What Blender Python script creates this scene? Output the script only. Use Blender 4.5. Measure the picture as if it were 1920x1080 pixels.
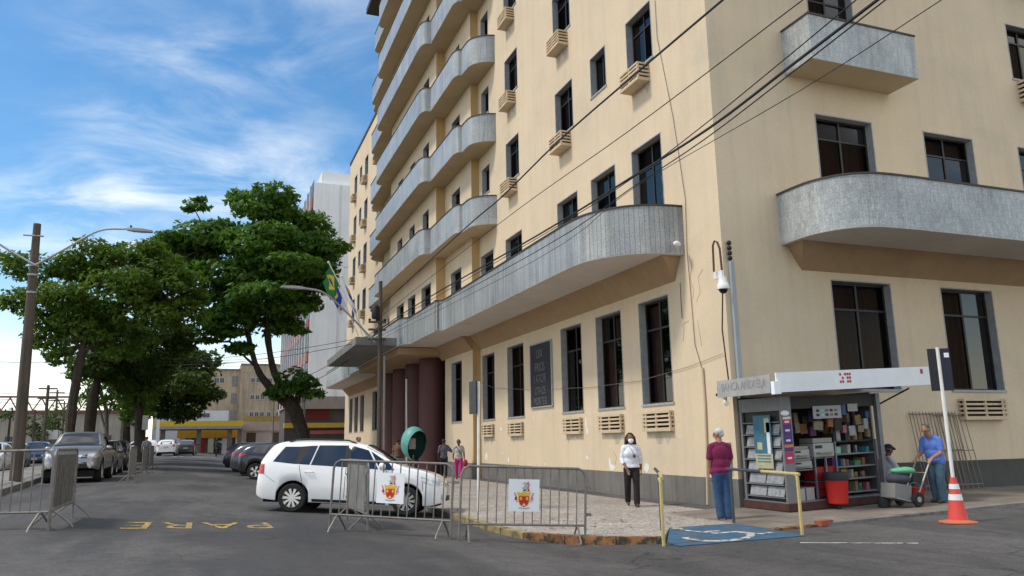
import bpy, bmesh, math, random
from mathutils import Vector, Matrix, noise as mnoise
random.seed(7)
for o in list(bpy.data.objects): bpy.data.objects.remove(o)
SC = bpy.context.scene
COL = SC.collection
PI = math.pi
R = math.radians
# ---------------------------------------------------------------- camera
F_PX, PITCH, ROLL, YAW, EYE = 1462.0, .1929, -.0177, .3670, 1.68
def cam_basis():
    cp, sp, cy, sy = math.cos(PITCH), math.sin(PITCH), math.cos(YAW), math.sin(YAW)
    fw = Vector((sy*cp, cy*cp, sp)); rt = Vector((cy, -sy, 0)); up = rt.cross(fw)
    r = math.cos(ROLL)*rt + math.sin(ROLL)*up
    u = -math.sin(ROLL)*rt + math.cos(ROLL)*up
    return fw, r, u
_fw, _r, _u = cam_basis()
cam = bpy.data.cameras.new('camera'); camo = bpy.data.objects.new('camera', cam); COL.objects.link(camo)
cam.sensor_width = 36; cam.lens = F_PX/1920*36; cam.clip_start = .1; cam.clip_end = 4000
m = Matrix.Identity(4)
for i in range(3):
    m[i][0] = _r[i]; m[i][1] = _u[i]; m[i][2] = -_fw[i]
m[0][3], m[1][3], m[2][3] = 0, 0, EYE
camo.matrix_world = m
SC.camera = camo
SC.render.resolution_x, SC.render.resolution_y = 1024, 576
# ---------------------------------------------------------------- sky, sun, exposure
SUN_EL, SUN_AZ = R(54), R(-84)          # azimuth measured from +Y towards +X
W = bpy.data.worlds.new('World'); SC.world = W; W.use_nodes = True
nt = W.node_tree; nt.nodes.clear()
def N(t, **k):
    n = nt.nodes.new(t)
    for a, b in k.items(): setattr(n, a, b)
    return n
out = N('ShaderNodeOutputWorld'); bg = N('ShaderNodeBackground'); bg.inputs['Strength'].default_value = .15
sky = N('ShaderNodeTexSky', sky_type='NISHITA', sun_disc=False)
sky.sun_elevation = SUN_EL; sky.sun_rotation = SUN_AZ
sky.altitude = 0; sky.air_density = 1.0; sky.dust_density = .15; sky.ozone_density = 2.2
tc = N('ShaderNodeTexCoord'); sep = N('ShaderNodeSeparateXYZ'); nt.links.new(tc.outputs['Generated'], sep.inputs[0])
def MA(op, a, b=None, clamp=False):
    n = N('ShaderNodeMath', operation=op, use_clamp=clamp)
    for i, v in enumerate((a, b)):
        if v is None: continue
        if isinstance(v, (int, float)): n.inputs[i].default_value = v
        else: nt.links.new(v, n.inputs[i])
    return n.outputs[0]
CLOUD_OFF = (31.5, 2.2, 8.8)
zz = MA('ADD', MA('MAXIMUM', sep.outputs[2], 0.0), .18)
cx_ = MA('DIVIDE', sep.outputs[0], zz); cy_ = MA('DIVIDE', sep.outputs[1], zz)
cmb = N('ShaderNodeCombineXYZ'); nt.links.new(cx_, cmb.inputs[0]); nt.links.new(cy_, cmb.inputs[1])
def cloud(scale, rot, sx, sy, off, lo, hi, detail=7, rough=.6, dist=.6):
    mp = N('ShaderNodeMapping'); mp.inputs['Rotation'].default_value = (0, 0, R(rot)); mp.inputs['Scale'].default_value = (sx, sy, 1)
    mp.inputs['Location'].default_value = off
    nt.links.new(cmb.outputs[0], mp.inputs[0])
    nz = N('ShaderNodeTexNoise'); nz.inputs['Scale'].default_value = scale; nz.inputs['Detail'].default_value = detail
    nz.inputs['Roughness'].default_value = rough; nz.inputs['Distortion'].default_value = dist
    nt.links.new(mp.outputs[0], nz.inputs['Vector'])
    mr = N('ShaderNodeMapRange', interpolation_type='SMOOTHSTEP'); mr.inputs[1].default_value = lo; mr.inputs[2].default_value = hi
    nt.links.new(nz.outputs['Fac'], mr.inputs[0])
    return mr.outputs[0]
c1 = cloud(.75, 35, 1.0, 1.0, (3.1, 1.4, 0), .42, .66, 3, .5, .2)       # where the cirrus fields lie
c2 = cloud(2.6, 35, 1.0, 1.5, (0.3, 2.2, 0), .38, .76, 8, .60, .5)       # their ragged texture
c3 = cloud(1.1, 10, 1.0, 1.0, (5.5, 7.7, 0), .53, .80, 8, .6, .4)        # thin veils elsewhere
mask = MA('MAXIMUM', MA('MULTIPLY', MA('MULTIPLY', c1, c2), .72), MA('MULTIPLY', c3, .30))
nz4 = N('ShaderNodeTexNoise'); nz4.inputs['Scale'].default_value = 1.25; nz4.inputs['Detail'].default_value = 8; nz4.inputs['Roughness'].default_value = .58; nz4.inputs['Distortion'].default_value = .3
mp4 = N('ShaderNodeMapping'); mp4.inputs['Location'].default_value = CLOUD_OFF; mp4.inputs['Rotation'].default_value = (0, 0, R(126)); nt.links.new(tc.outputs['Generated'], mp4.inputs[0]); nt.links.new(mp4.outputs[0], nz4.inputs['Vector'])
mr4 = N('ShaderNodeMapRange', interpolation_type='SMOOTHSTEP'); mr4.inputs[1].default_value = .45; mr4.inputs[2].default_value = .60; nt.links.new(nz4.outputs['Fac'], mr4.inputs[0])
mask = MA('MAXIMUM', mask, mr4.outputs[0])                                # broken bright cloud
hz = N('ShaderNodeMapRange', interpolation_type='SMOOTHSTEP'); hz.inputs[1].default_value = .21; hz.inputs[2].default_value = .0
nt.links.new(sep.outputs[2], hz.inputs[0])
mask = MA('MAXIMUM', mask, MA('MULTIPLY', hz.outputs[0], MA('ADD', MA('MULTIPLY', c2, .45), .62)), True)
mx = N('ShaderNodeMix', data_type='RGBA'); nt.links.new(MA('MULTIPLY', mask, .9), mx.inputs['Factor'])
hsv = N('ShaderNodeHueSaturation'); hsv.inputs['Saturation'].default_value = 1.3; hsv.inputs['Value'].default_value = .86
nt.links.new(sky.outputs[0], hsv.inputs['Color'])
nt.links.new(hsv.outputs[0], mx.inputs['A']); mx.inputs['B'].default_value = (6.9, 7.05, 7.1, 1)
nt.links.new(mx.outputs['Result'], bg.inputs['Color']); nt.links.new(bg.outputs[0], out.inputs['Surface'])
sl = bpy.data.lights.new('sun', 'SUN'); sl.energy = 1.7; sl.angle = R(10); sl.color = (1, .96, .90)
so = bpy.data.objects.new('sun', sl); COL.objects.link(so)
sd = Vector((math.sin(SUN_AZ)*math.cos(SUN_EL), math.cos(SUN_AZ)*math.cos(SUN_EL), math.sin(SUN_EL)))
so.rotation_euler = (-sd).to_track_quat('-Z', 'Y').to_euler(); so.location = (0, 0, 60)
SC.view_settings.view_transform = 'Standard'; SC.view_settings.look = 'None'
SC.view_settings.exposure = .62; SC.view_settings.gamma = 1
SC.view_settings.use_white_balance = True; SC.view_settings.white_balance_temperature = 7350; SC.view_settings.white_balance_tint = 8
# ---------------------------------------------------------------- materials
MATS = {}
def mat(name, col, rough=.7, var=.12, scale=2.0, bump=0., bscale=60., metal=0., spec=.4, streak=0., fine=0., coat=0., dirt=None, dirtlo=.55, dirthi=.75, dscale=.8, coords='pos'):
    if name in MATS: return MATS[name]
    m = bpy.data.materials.new(name); m.use_nodes = True; t = m.node_tree; t.nodes.clear()
    L = t.links.new
    o = t.nodes.new('ShaderNodeOutputMaterial'); b = t.nodes.new('ShaderNodeBsdfPrincipled'); L(b.outputs[0], o.inputs[0])
    b.inputs['Roughness'].default_value = rough; b.inputs['Metallic'].default_value = metal
    b.inputs['Specular IOR Level'].default_value = spec
    if coat: b.inputs['Coat Weight'].default_value = coat; b.inputs['Coat Roughness'].default_value = .06
    if coords == 'pos':
        g = t.nodes.new('ShaderNodeNewGeometry'); P = g.outputs['Position']
    else:
        g = t.nodes.new('ShaderNodeTexCoord'); P = g.outputs['Object']
    c = t.nodes.new('ShaderNodeRGB'); c.outputs[0].default_value = (*col, 1); cur = c.outputs[0]
    def noise(sc, det=4, rg=.6, vec=None):
        n = t.nodes.new('ShaderNodeTexNoise'); n.inputs['Scale'].default_value = sc; n.inputs['Detail'].default_value = det
        n.inputs['Roughness'].default_value = rg; L(vec or P, n.inputs['Vector']); return n.outputs['Fac']
    def mul(cur, fac, lo, hi, flo=.3, fhi=.7):
        r = t.nodes.new('ShaderNodeMapRange'); r.inputs[1].default_value = flo; r.inputs[2].default_value = fhi
        r.inputs[3].default_value = lo; r.inputs[4].default_value = hi; L(fac, r.inputs[0])
        x = t.nodes.new('ShaderNodeMix'); x.data_type = 'RGBA'; x.blend_type = 'MULTIPLY'; x.inputs['Factor'].default_value = 1
        cc = t.nodes.new('ShaderNodeCombineColor')
        for i in range(3): L(r.outputs[0], cc.inputs[i])
        L(cur, x.inputs['A']); L(cc.outputs[0], x.inputs['B']); return x.outputs['Result']
    if var: cur = mul(cur, noise(scale), 1-var, 1+var)
    if fine: cur = mul(cur, noise(scale*25, 2), 1-fine, 1+fine)
    if streak:
        mp = t.nodes.new('ShaderNodeMapping'); mp.inputs['Scale'].default_value = (2.2, 2.2, .10); L(P, mp.inputs[0])
        cur = mul(cur, noise(1.6, 6, .65, mp.outputs[0]), 1-streak, 1, .34, .52)
    if dirt:
        r = t.nodes.new('ShaderNodeMapRange'); r.inputs[1].default_value = dirtlo; r.inputs[2].default_value = dirthi
        L(noise(dscale, 7, .68), r.inputs[0])
        x = t.nodes.new('ShaderNodeMix'); x.data_type = 'RGBA'; L(r.outputs[0], x.inputs['Factor']); L(cur, x.inputs['A']); x.inputs['B'].default_value = (*dirt, 1); cur = x.outputs['Result']
    L(cur, b.inputs['Base Color'])
    if bump:
        bn = t.nodes.new('ShaderNodeBump'); bn.inputs['Strength'].default_value = bump; bn.inputs['Distance'].default_value = .02
        L(noise(bscale, 5, .6), bn.inputs['Height']); L(bn.outputs[0], b.inputs['Normal'])
    MATS[name] = m
    return m
def glass_mat(name, tint=(.5, .45, .4), ior=1.5, rough=.02, dark=.6, refl=(1, 1, 1)):
    if name in MATS: return MATS[name]
    m = bpy.data.materials.new(name); m.use_nodes = True; t = m.node_tree; t.nodes.clear(); L = t.links.new
    o = t.nodes.new('ShaderNodeOutputMaterial'); fr = t.nodes.new('ShaderNodeFresnel'); fr.inputs[0].default_value = ior
    tr = t.nodes.new('ShaderNodeBsdfTransparent'); tr.inputs[0].default_value = (*tint, 1)
    df = t.nodes.new('ShaderNodeBsdfDiffuse'); df.inputs[0].default_value = (.012, .012, .014, 1)
    gl = t.nodes.new('ShaderNodeBsdfGlossy'); gl.inputs['Roughness'].default_value = rough; gl.inputs['Color'].default_value = (*refl, 1)
    a = t.nodes.new('ShaderNodeMixShader'); a.inputs[0].default_value = dark; L(tr.outputs[0], a.inputs[1]); L(df.outputs[0], a.inputs[2])
    b = t.nodes.new('ShaderNodeMixShader'); L(fr.outputs[0], b.inputs[0]); L(a.outputs[0], b.inputs[1]); L(gl.outputs[0], b.inputs[2])
    L(b.outputs[0], o.inputs[0]); MATS[name] = m
    return m
# ---------------------------------------------------------------- mesh helpers
class MB:
    def __init__(s): s.v = []; s.f = []; s.uv = None; s.mi = []
    def add(s, vs, fs):
        k = len(s.v); s.v += [tuple(p) for p in vs]; s.f += [tuple(i+k for i in f) for f in fs]; return s
    def box(s, a, b):
        (x0, y0, z0), (x1, y1, z1) = a, b
        if x0 > x1: x0, x1 = x1, x0
        if y0 > y1: y0, y1 = y1, y0
        if z0 > z1: z0, z1 = z1, z0
        return s.add([(x0,y0,z0),(x1,y0,z0),(x1,y1,z0),(x0,y1,z0),(x0,y0,z1),(x1,y0,z1),(x1,y1,z1),(x0,y1,z1)],
                     [(0,3,2,1),(4,5,6,7),(0,1,5,4),(1,2,6,5),(2,3,7,6),(3,0,4,7)])
    def obox(s, c, size, M=None):
        h = [q/2 for q in size]
        vs = [Vector((sx*h[0], sy*h[1], sz*h[2])) for sz in (-1, 1) for sx, sy in ((-1,-1),(1,-1),(1,1),(-1,1))]
        if M is not None: vs = [M @ q for q in vs]
        return s.add([q+Vector(c) for q in vs], [(0,3,2,1),(4,5,6,7),(0,1,5,4),(1,2,6,5),(2,3,7,6),(3,0,4,7)])
    def tube(s, path, r, n=8, cap=True):
        P = [Vector(p) for p in path]; rs = r if isinstance(r, (list, tuple)) else [r]*len(P)
        up = None; rings = []
        for i, p in enumerate(P):
            d = (P[min(i+1, len(P)-1)] - P[max(i-1, 0)]).normalized()
            if up is None: up = Vector((0,0,1)) if abs(d.z) < .9 else Vector((1,0,0))
            a = d.cross(up).normalized(); b = a.cross(d).normalized(); up = b
            rings.append([p + rs[i]*(math.cos(2*PI*k/n)*a + math.sin(2*PI*k/n)*b) for k in range(n)])
        vs = [q for g in rings for q in g]; fs = []
        for i in range(len(P)-1):
            for k in range(n):
                k2 = (k+1) % n; fs.append((i*n+k, i*n+k2, (i+1)*n+k2, (i+1)*n+k))
        if cap: fs.append(tuple(range(n))[::-1]); fs.append(tuple((len(P)-1)*n+k for k in range(n)))
        return s.add(vs, fs)
    def lathe(s, prof, c=(0,0,0), n=20, axis='z', cap=True):
        c = Vector(c); vs = []; fs = []
        for r, h in prof:
            for k in range(n):
                a = 2*PI*k/n; x, y = r*math.cos(a), r*math.sin(a)
                vs.append(c + Vector({'z': (x, y, h), 'y': (x, h, y), 'x': (h, x, y)}[axis]))
        for i in range(len(prof)-1):
            for k in range(n):
                k2 = (k+1) % n; fs.append((i*n+k, i*n+k2, (i+1)*n+k2, (i+1)*n+k))
        if cap: fs.append(tuple(range(n))[::-1]); fs.append(tuple((len(prof)-1)*n+k for k in range(n)))
        return s.add(vs, fs)
    def prism(s, poly, z0, z1):
        n = len(poly)
        def zf(z, p): return z(p[0], p[1]) if callable(z) else z
        vs = [(p[0], p[1], zf(z0, p)) for p in poly] + [(p[0], p[1], zf(z1, p)) for p in poly]
        fs = [tuple(range(n))[::-1], tuple(range(n, 2*n))] + [(i, (i+1) % n, n+(i+1) % n, n+i) for i in range(n)]
        return s.add(vs, fs)
    def sphere(s, c, r, nu=14, nv=9, M=None):
        r = r if isinstance(r, (list, tuple)) else (r, r, r); vs = []; fs = []
        for j in range(nv+1):
            th = PI*j/nv
            for i in range(nu):
                a = 2*PI*i/nu; q = Vector((r[0]*math.sin(th)*math.cos(a), r[1]*math.sin(th)*math.sin(a), r[2]*math.cos(th)))
                if M is not None: q = M @ q
                vs.append(q + Vector(c))
        for j in range(nv):
            for i in range(nu):
                i2 = (i+1) % nu; fs.append((j*nu+i, (j+1)*nu+i, (j+1)*nu+i2, j*nu+i2))
        return s.add(vs, fs)
    def grid(s, rows):
        n = len(rows[0]); vs = [q for r in rows for q in r]
        return s.add(vs, [(i*n+k, i*n+k+1, (i+1)*n+k+1, (i+1)*n+k) for i in range(len(rows)-1) for k in range(n-1)])
    def mesh(s, name, material, smooth=False, off=None):
        me = bpy.data.meshes.new(name)
        vs = s.v if off is None else [(p[0]-off[0], p[1]-off[1], p[2]-off[2]) for p in s.v]
        me.from_pydata(vs, [], s.f); me.update()
        ms = material if isinstance(material, (list, tuple)) else [material]
        for q in ms: me.materials.append(q)
        if s.mi:
            for p, k in zip(me.polygons, s.mi): p.material_index = k
        if s.uv:
            l = me.uv_layers.new(name='uv')
            for lp in me.loops: l.data[lp.index].uv = s.uv[lp.vertex_index]
        bm = bmesh.new(); bm.from_mesh(me); bmesh.ops.recalc_face_normals(bm, faces=bm.faces); bm.to_mesh(me); bm.free()
        if smooth:
            for p in me.polygons: p.use_smooth = True
            if smooth != 'all':
                me.set_sharp_from_angle(angle=R(40))
        return me
OFF = {}
def tag(o, label=None, cat=None, group=None, kind=None):
    if label: o['label'] = label
    if cat: o['category'] = cat
    if group: o['group'] = group
    if kind: o['kind'] = kind
    return o
def obj(name, mb, material=None, parent=None, smooth=False, label=None):
    """one mesh object; vertices are given in the frame the thing was built in"""
    off = OFF.get(parent.name) if parent else None
    me = mb if isinstance(mb, bpy.types.Mesh) else mb.mesh(name, material, smooth, off)
    o = bpy.data.objects.new(name, me); COL.objects.link(o)
    if parent:
        o.parent = parent; OFF[o.name] = off
    if label: o['label'] = label
    return o
def thing(name, label, cat, loc=(0,0,0), rz=0, group=None, world=False):
    """an Empty at the base of a thing; world=True: its parts are given in world coordinates"""
    o = bpy.data.objects.new(name, None); COL.objects.link(o); o.location = loc; o.rotation_euler = (0,0,rz); o.empty_display_size = .2
    OFF[o.name] = tuple(loc) if world else None
    return tag(o, label, cat, group)
def single(name, mb, material, label, cat, group=None, base=None, smooth=False, kind=None):
    """a thing that is one mesh, its origin at its base"""
    if base is None:
        zs = min(p[2] for p in mb.v); base = (sum(p[0] for p in mb.v)/len(mb.v), sum(p[1] for p in mb.v)/len(mb.v), zs)
    o = bpy.data.objects.new(name, mb.mesh(name, material, smooth, base)); COL.objects.link(o); o.location = base
    return tag(o, label, cat, group, kind)
def copy_tree(o, parent=None):
    c = o.copy(); COL.objects.link(c); c.parent = parent; OFF[c.name] = OFF.get(o.name)
    for ch in list(o.children): copy_tree(ch, c)
    return c
def recolor(root, frm, to):
    for o in [root]+list(root.children_recursive):
        for s in o.material_slots:
            if s.material == frm: s.link = 'OBJECT'; s.material = to
# ---------------------------------------------------------------- from the photograph's pixels to places
CAMP = Vector((0, 0, EYE))
def ray(x, y): return _fw + _r*((x-960)/F_PX) - _u*((y-540)/F_PX)
def onX(x, y, X): d = ray(x, y); return CAMP + d*(X/d.x)
def onY(x, y, Y): d = ray(x, y); return CAMP + d*(Y/d.y)
def onZ(x, y, Z): d = ray(x, y); return CAMP + d*((Z-EYE)/d.z)
def lerp(a, b, t): return a+(b-a)*t
def clamp(x, a=0., b=1.): return max(a, min(b, x))
def interp(pts, x):
    if x <= pts[0][0]: return pts[0][1]
    for (x0, y0), (x1, y1) in zip(pts, pts[1:]):
        if x <= x1: return lerp(y0, y1, (x-x0)/(x1-x0)) if x1 > x0 else y1
    return pts[-1][1]
def sinterp(pts, x):
    """smooth (Catmull-Rom like, monotone-ish) interpolation"""
    if x <= pts[0][0]: return pts[0][1]
    if x >= pts[-1][0]: return pts[-1][1]
    for i in range(len(pts)-1):
        if x <= pts[i+1][0]: break
    x0, y0 = pts[i]; x1, y1 = pts[i+1]; h = x1-x0
    def sl(j):
        if j <= 0 or j >= len(pts)-1: return None
        (xa, ya), (xb, yb), (xc, yc) = pts[j-1], pts[j], pts[j+1]
        s1 = (yb-ya)/(xb-xa); s2 = (yc-yb)/(xc-xb)
        if s1*s2 <= 0: return 0.
        return 2*s1*s2/(s1+s2)
    d = (y1-y0)/h; m0 = sl(i); m1 = sl(i+1); m0 = d if m0 is None else m0; m1 = d if m1 is None else m1
    t = (x-x0)/h
    return y0*(1+2*t)*(1-t)**2 + m0*h*t*(1-t)**2 + y1*t*t*(3-2*t) + m1*h*t*t*(t-1)
def zr(X, Y=0.):
    z = .0625*(5.5-max(X, -2.5)) if X < 5.5 else .028*(min(X, 16)-5.5)
    return z + .4*clamp((Y-40)/50)*clamp((5-X)/5)
def zp(X): return .13+.03*(clamp(X, 9, 16)-9)
def gnd(x, y, off=0.):
    Z = .1
    for i in range(60):
        p = onZ(x, y, Z); Z = .5*Z+.5*(zr(p.x, p.y)+off)
    return p
def pav(x, y):
    Z = .13
    for i in range(60):
        p = onZ(x, y, Z); Z = .5*Z+.5*zp(p.x)
    return p
# ================================================================ special surface materials
def node_mat(name):
    m = bpy.data.materials.new(name); m.use_nodes = True; t = m.node_tree; t.nodes.clear(); MATS[name] = m
    o = t.nodes.new('ShaderNodeOutputMaterial'); b = t.nodes.new('ShaderNodeBsdfPrincipled'); t.links.new(b.outputs[0], o.inputs[0])
    def n(ty, **k):
        q = t.nodes.new(ty)
        for a, v in k.items():
            if a.startswith('i_'):
                q.inputs[a[2:].replace('_', ' ')].default_value = v
            else: setattr(q, a, v)
        return q
    def rng(src, a, b_, lo, hi):
        r = n('ShaderNodeMapRange'); 
        for i, v in enumerate((a, b_, lo, hi)): r.inputs[i+1].default_value = v
        t.links.new(src, r.inputs[0]); return r.outputs[0]
    def mixc(fac, a, b_, blend='MIX'):
        x = n('ShaderNodeMix', data_type='RGBA', blend_type=blend)
        for k, v in (('Factor', fac), ('A', a), ('B', b_)):
            if isinstance(v, (int, float)): x.inputs[k].default_value = v
            elif isinstance(v, tuple): x.inputs[k].default_value = (*v, 1)
            else: t.links.new(v, x.inputs[k])
        return x.outputs['Result']
    return m, t, b, n, rng, mixc
def asphalt_mat():
    m, t, b, n, rng, mixc = node_mat('asphalt'); L = t.links.new
    P = n('ShaderNodeNewGeometry').outputs['Position']
    big = n('ShaderNodeTexNoise', i_Scale=.16, i_Detail=5., i_Roughness=.55); L(P, big.inputs['Vector'])
    mp = n('ShaderNodeMapping'); mp.inputs['Scale'].default_value = (.9, .22, 1); L(P, mp.inputs[0])
    lane = n('ShaderNodeTexNoise', i_Scale=.8, i_Detail=6., i_Roughness=.6); L(mp.outputs[0], lane.inputs['Vector'])
    fine = n('ShaderNodeTexNoise', i_Scale=95., i_Detail=2.); L(P, fine.inputs['Vector'])
    mid = n('ShaderNodeTexNoise', i_Scale=4., i_Detail=6., i_Roughness=.65); L(P, mid.inputs['Vector'])
    col = mixc(rng(big.outputs['Fac'], .40, .62, 0, 1), (.080, .076, .076), (.114, .110, .110))
    col = mixc(rng(lane.outputs['Fac'], .46, .58, 0, .6), col, (.042, .043, .046))
    col = mixc(1., col, mixc(rng(mid.outputs['Fac'], .3, .7, 0, 1), (.80, .80, .80), (1.16, 1.15, 1.13)), 'MULTIPLY')
    col = mixc(1., col, mixc(rng(fine.outputs['Fac'], .3, .7, 0, 1), (.72, .72, .72), (1.28, 1.28, 1.28)), 'MULTIPLY')
    gr2 = n('ShaderNodeTexNoise', i_Scale=22., i_Detail=3., i_Roughness=.7); L(P, gr2.inputs['Vector'])
    col = mixc(1., col, mixc(rng(gr2.outputs['Fac'], .35, .65, 0, 1), (.80, .80, .80), (1.22, 1.21, 1.2)), 'MULTIPLY')
    # a darker stretch in the middle of the carriageway, ragged at its edges
    rag = n('ShaderNodeTexNoise', i_Scale=.55, i_Detail=6., i_Roughness=.62); L(P, rag.inputs['Vector'])
    mp3 = n('ShaderNodeMapping'); mp3.inputs['Location'].default_value = (-.62, -1.35, 0); mp3.inputs['Scale'].default_value = (.52, .125, 0); L(P, mp3.inputs[0])
    ln = n('ShaderNodeVectorMath', operation='LENGTH'); L(mp3.outputs[0], ln.inputs[0])
    ad = n('ShaderNodeMath', operation='ADD'); L(ln.outputs['Value'], ad.inputs[0]); L(rng(rag.outputs['Fac'], .25, .75, -.75, .75), ad.inputs[1])
    col = mixc(rng(ad.outputs[0], .55, 1.05, .62, 0), col, (.037, .037, .041))
    # cracks, kept to worn areas
    wob = n('ShaderNodeTexNoise', i_Scale=2.2, i_Detail=4.); L(P, wob.inputs['Vector'])
    vm = n('ShaderNodeVectorMath', operation='MULTIPLY_ADD'); L(wob.outputs['Color'], vm.inputs[0]); vm.inputs[1].default_value = (.7, .7, .7); L(P, vm.inputs[2])
    vo = n('ShaderNodeTexVoronoi', feature='DISTANCE_TO_EDGE', i_Scale=.62); L(vm.outputs[0], vo.inputs['Vector'])
    area = n('ShaderNodeTexNoise', i_Scale=.23, i_Detail=3.); L(P, area.inputs['Vector'])
    crack = n('ShaderNodeMath', operation='MULTIPLY'); L(rng(vo.outputs['Distance'], .003, .016, 1, 0), crack.inputs[0]); L(rng(area.outputs['Fac'], .50, .58, 0, .75), crack.inputs[1])
    col = mixc(crack.outputs[0], col, (.018, .018, .018))
    st = n('ShaderNodeTexNoise', i_Scale=1.1, i_Detail=6., i_Roughness=.7); L(P, st.inputs['Vector'])
    col = mixc(rng(st.outputs['Fac'], .63, .72, 0, .5), col, (.035, .034, .032))
    L(col, b.inputs['Base Color']); b.inputs['Roughness'].default_value = .82; b.inputs['Specular IOR Level'].default_value = .35
    bp = n('ShaderNodeBump', i_Strength=.35, i_Distance=.01); L(fine.outputs['Fac'], bp.inputs['Height']); L(bp.outputs[0], b.inputs['Normal'])
    return m
def mosaic_mat():
    m, t, b, n, rng, mixc = node_mat('portuguese_mosaic'); L = t.links.new
    P = n('ShaderNodeNewGeometry').outputs['Position']
    v1 = n('ShaderNodeTexVoronoi', feature='DISTANCE_TO_EDGE', i_Scale=14.); L(P, v1.inputs['Vector'])
    v2 = n('ShaderNodeTexVoronoi', i_Scale=14.); L(P, v2.inputs['Vector'])
    big = n('ShaderNodeTexNoise', i_Scale=.7, i_Detail=6., i_Roughness=.65); L(P, big.inputs['Vector'])
    hs = n('ShaderNodeSeparateColor'); L(v2.outputs['Color'], hs.inputs[0])
    col = mixc(rng(hs.outputs[0], 0, 1, 0, 1), (.33, .295, .265), (.56, .52, .48))
    col = mixc(rng(v1.outputs['Distance'], .02, .09, 1, 0), col, (.16, .14, .12))
    col = mixc(rng(big.outputs['Fac'], .42, .66, .0, .75), col, (.26, .22, .19))
    L(col, b.inputs['Base Color']); b.inputs['Roughness'].default_value = .8
    bp = n('ShaderNodeBump', i_Strength=.5, i_Distance=.01); L(rng(v1.outputs['Distance'], 0, .1, 0, 1), bp.inputs['Height']); L(bp.outputs[0], b.inputs['Normal'])
    return m
def tile_mat(name, tw, th, c0, c1, joint, bumpy=.4, jw=.03, stain=.5):
    """narrow stone strips along a wall, from the uv map (metres)"""
    m, t, b, n, rng, mixc = node_mat(name); L = t.links.new
    uv = n('ShaderNodeUVMap', uv_map='uv').outputs[0]
    P = n('ShaderNodeNewGeometry').outputs['Position']
    br = n('ShaderNodeTexBrick', offset=.5, offset_frequency=1, squash=1.)
    br.inputs['Scale'].default_value = 1.; br.inputs['Brick Width'].default_value = th; br.inputs['Row Height'].default_value = tw
    br.inputs['Mortar Size'].default_value = tw*jw; br.inputs['Mortar Smooth'].default_value = .3; br.inputs['Bias'].default_value = 0.
    br.inputs['Color1'].default_value = (*c0, 1); br.inputs['Color2'].default_value = (*c1, 1); br.inputs['Mortar'].default_value = (*joint, 1)
    mp = n('ShaderNodeMapping'); mp.inputs['Rotation'].default_value = (0, 0, R(90)); L(uv, mp.inputs[0]); L(mp.outputs[0], br.inputs['Vector'])
    gr = n('ShaderNodeTexNoise', i_Scale=28., i_Detail=5., i_Roughness=.7); L(P, gr.inputs['Vector'])
    big = n('ShaderNodeTexNoise', i_Scale=.9, i_Detail=6., i_Roughness=.6); L(P, big.inputs['Vector'])
    mp2 = n('ShaderNodeMapping'); mp2.inputs['Scale'].default_value = (3, 3, .25); L(P, mp2.inputs[0])
    sk = n('ShaderNodeTexNoise', i_Scale=1.6, i_Detail=6., i_Roughness=.68); L(mp2.outputs[0], sk.inputs['Vector'])
    col = mixc(1., br.outputs['Color'], mixc(rng(gr.outputs['Fac'], .32, .68, 0, 1), (.66, .66, .67), (1.3, 1.3, 1.3)), 'MULTIPLY')
    col = mixc(1., col, mixc(rng(big.outputs['Fac'], .3, .7, 0, 1), (.78, .80, .80), (1.15, 1.15, 1.13)), 'MULTIPLY')
    col = mixc(rng(sk.outputs['Fac'], .52, .72, 0, stain), col, (.10, .105, .095))
    L(col, b.inputs['Base Color']); b.inputs['Roughness'].default_value = .38; b.inputs['Specular IOR Level'].default_value = .5
    bp = n('ShaderNodeBump', i_Strength=bumpy, i_Distance=.012); L(br.outputs['Fac'], bp.inputs['Height']); bp.invert = True; L(bp.outputs[0], b.inputs['Normal'])
    return m
ASPH = asphalt_mat(); MOSA = mosaic_mat()
# ================================================================ ground
xs = [-900, -250, -80, -40, -22, -12, -6.5, -2.5, -1, 0, 1.5, 3, 5, 5.5, 9, 16, 30, 60, 200, 900]
ys = [-200, -40, -10, 0, 10, 20, 30, 40, 52.5, 65, 77.5, 90, 115, 160, 260, 500, 1500]
g = MB().grid([[(x, y, zr(x, y)) for x in xs] for y in ys])
single('road', g, ASPH, None, None, base=(0, 0, 0), smooth='all', kind='structure')
# pavement on the right, with the dropped kerb of the ramp
KERB = [(5.0, 104), (5.0, 60), (5.0, 40), (5.0, 24), (5.0, 17), (4.97, 14.7), (4.96, 13.4), (5.06, 12.75), (5.3, 12.3), (5.72, 11.88), (6.25, 11.45), (6.75, 11.18)]
KERB2 = [(8.98, 11.22), (9.6, 11.22), (12.9, 11.2), (16, 11.15), (26, 11.1)]
pm = MB()
z1 = .13
pm.prism([(x+.05 if y>12.6 else x+.045, y+(.0 if y>12.6 else .06)) for x, y in KERB[:-1]]+[(6.75, 11.26), (6.80, 11.20), (7.6, 12.3), (9.0, 12.3), (9.0, 14.6), (11.2, 14.6), (11.2, 104)][::1], -.3, z1)
sidewalk = single('pavement', pm, MOSA, None, None, base=(8, 20, 0), kind='structure')
pm = MB()
CONC = mat('pavement_concrete', (.20, .17, .145), .85, .25, 1.2, bump=.3, bscale=30, fine=.2, dirt=(.13, .11, .09), dirtlo=.5, dirthi=.72)
pm.prism([(9.003, 11.28), (9.6, 11.28), (12.9, 11.26), (16, 11.21), (16, 14.7), (9.003, 14.7)], -.3, lambda x, y: zp(x))
pm.prism([(16, 11.21), (26, 11.16), (26, 14.7), (16, 14.7)], -.3, .34)
single('pavement', pm, CONC, None, None, base=(12, 12, 0), kind='structure')
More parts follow.
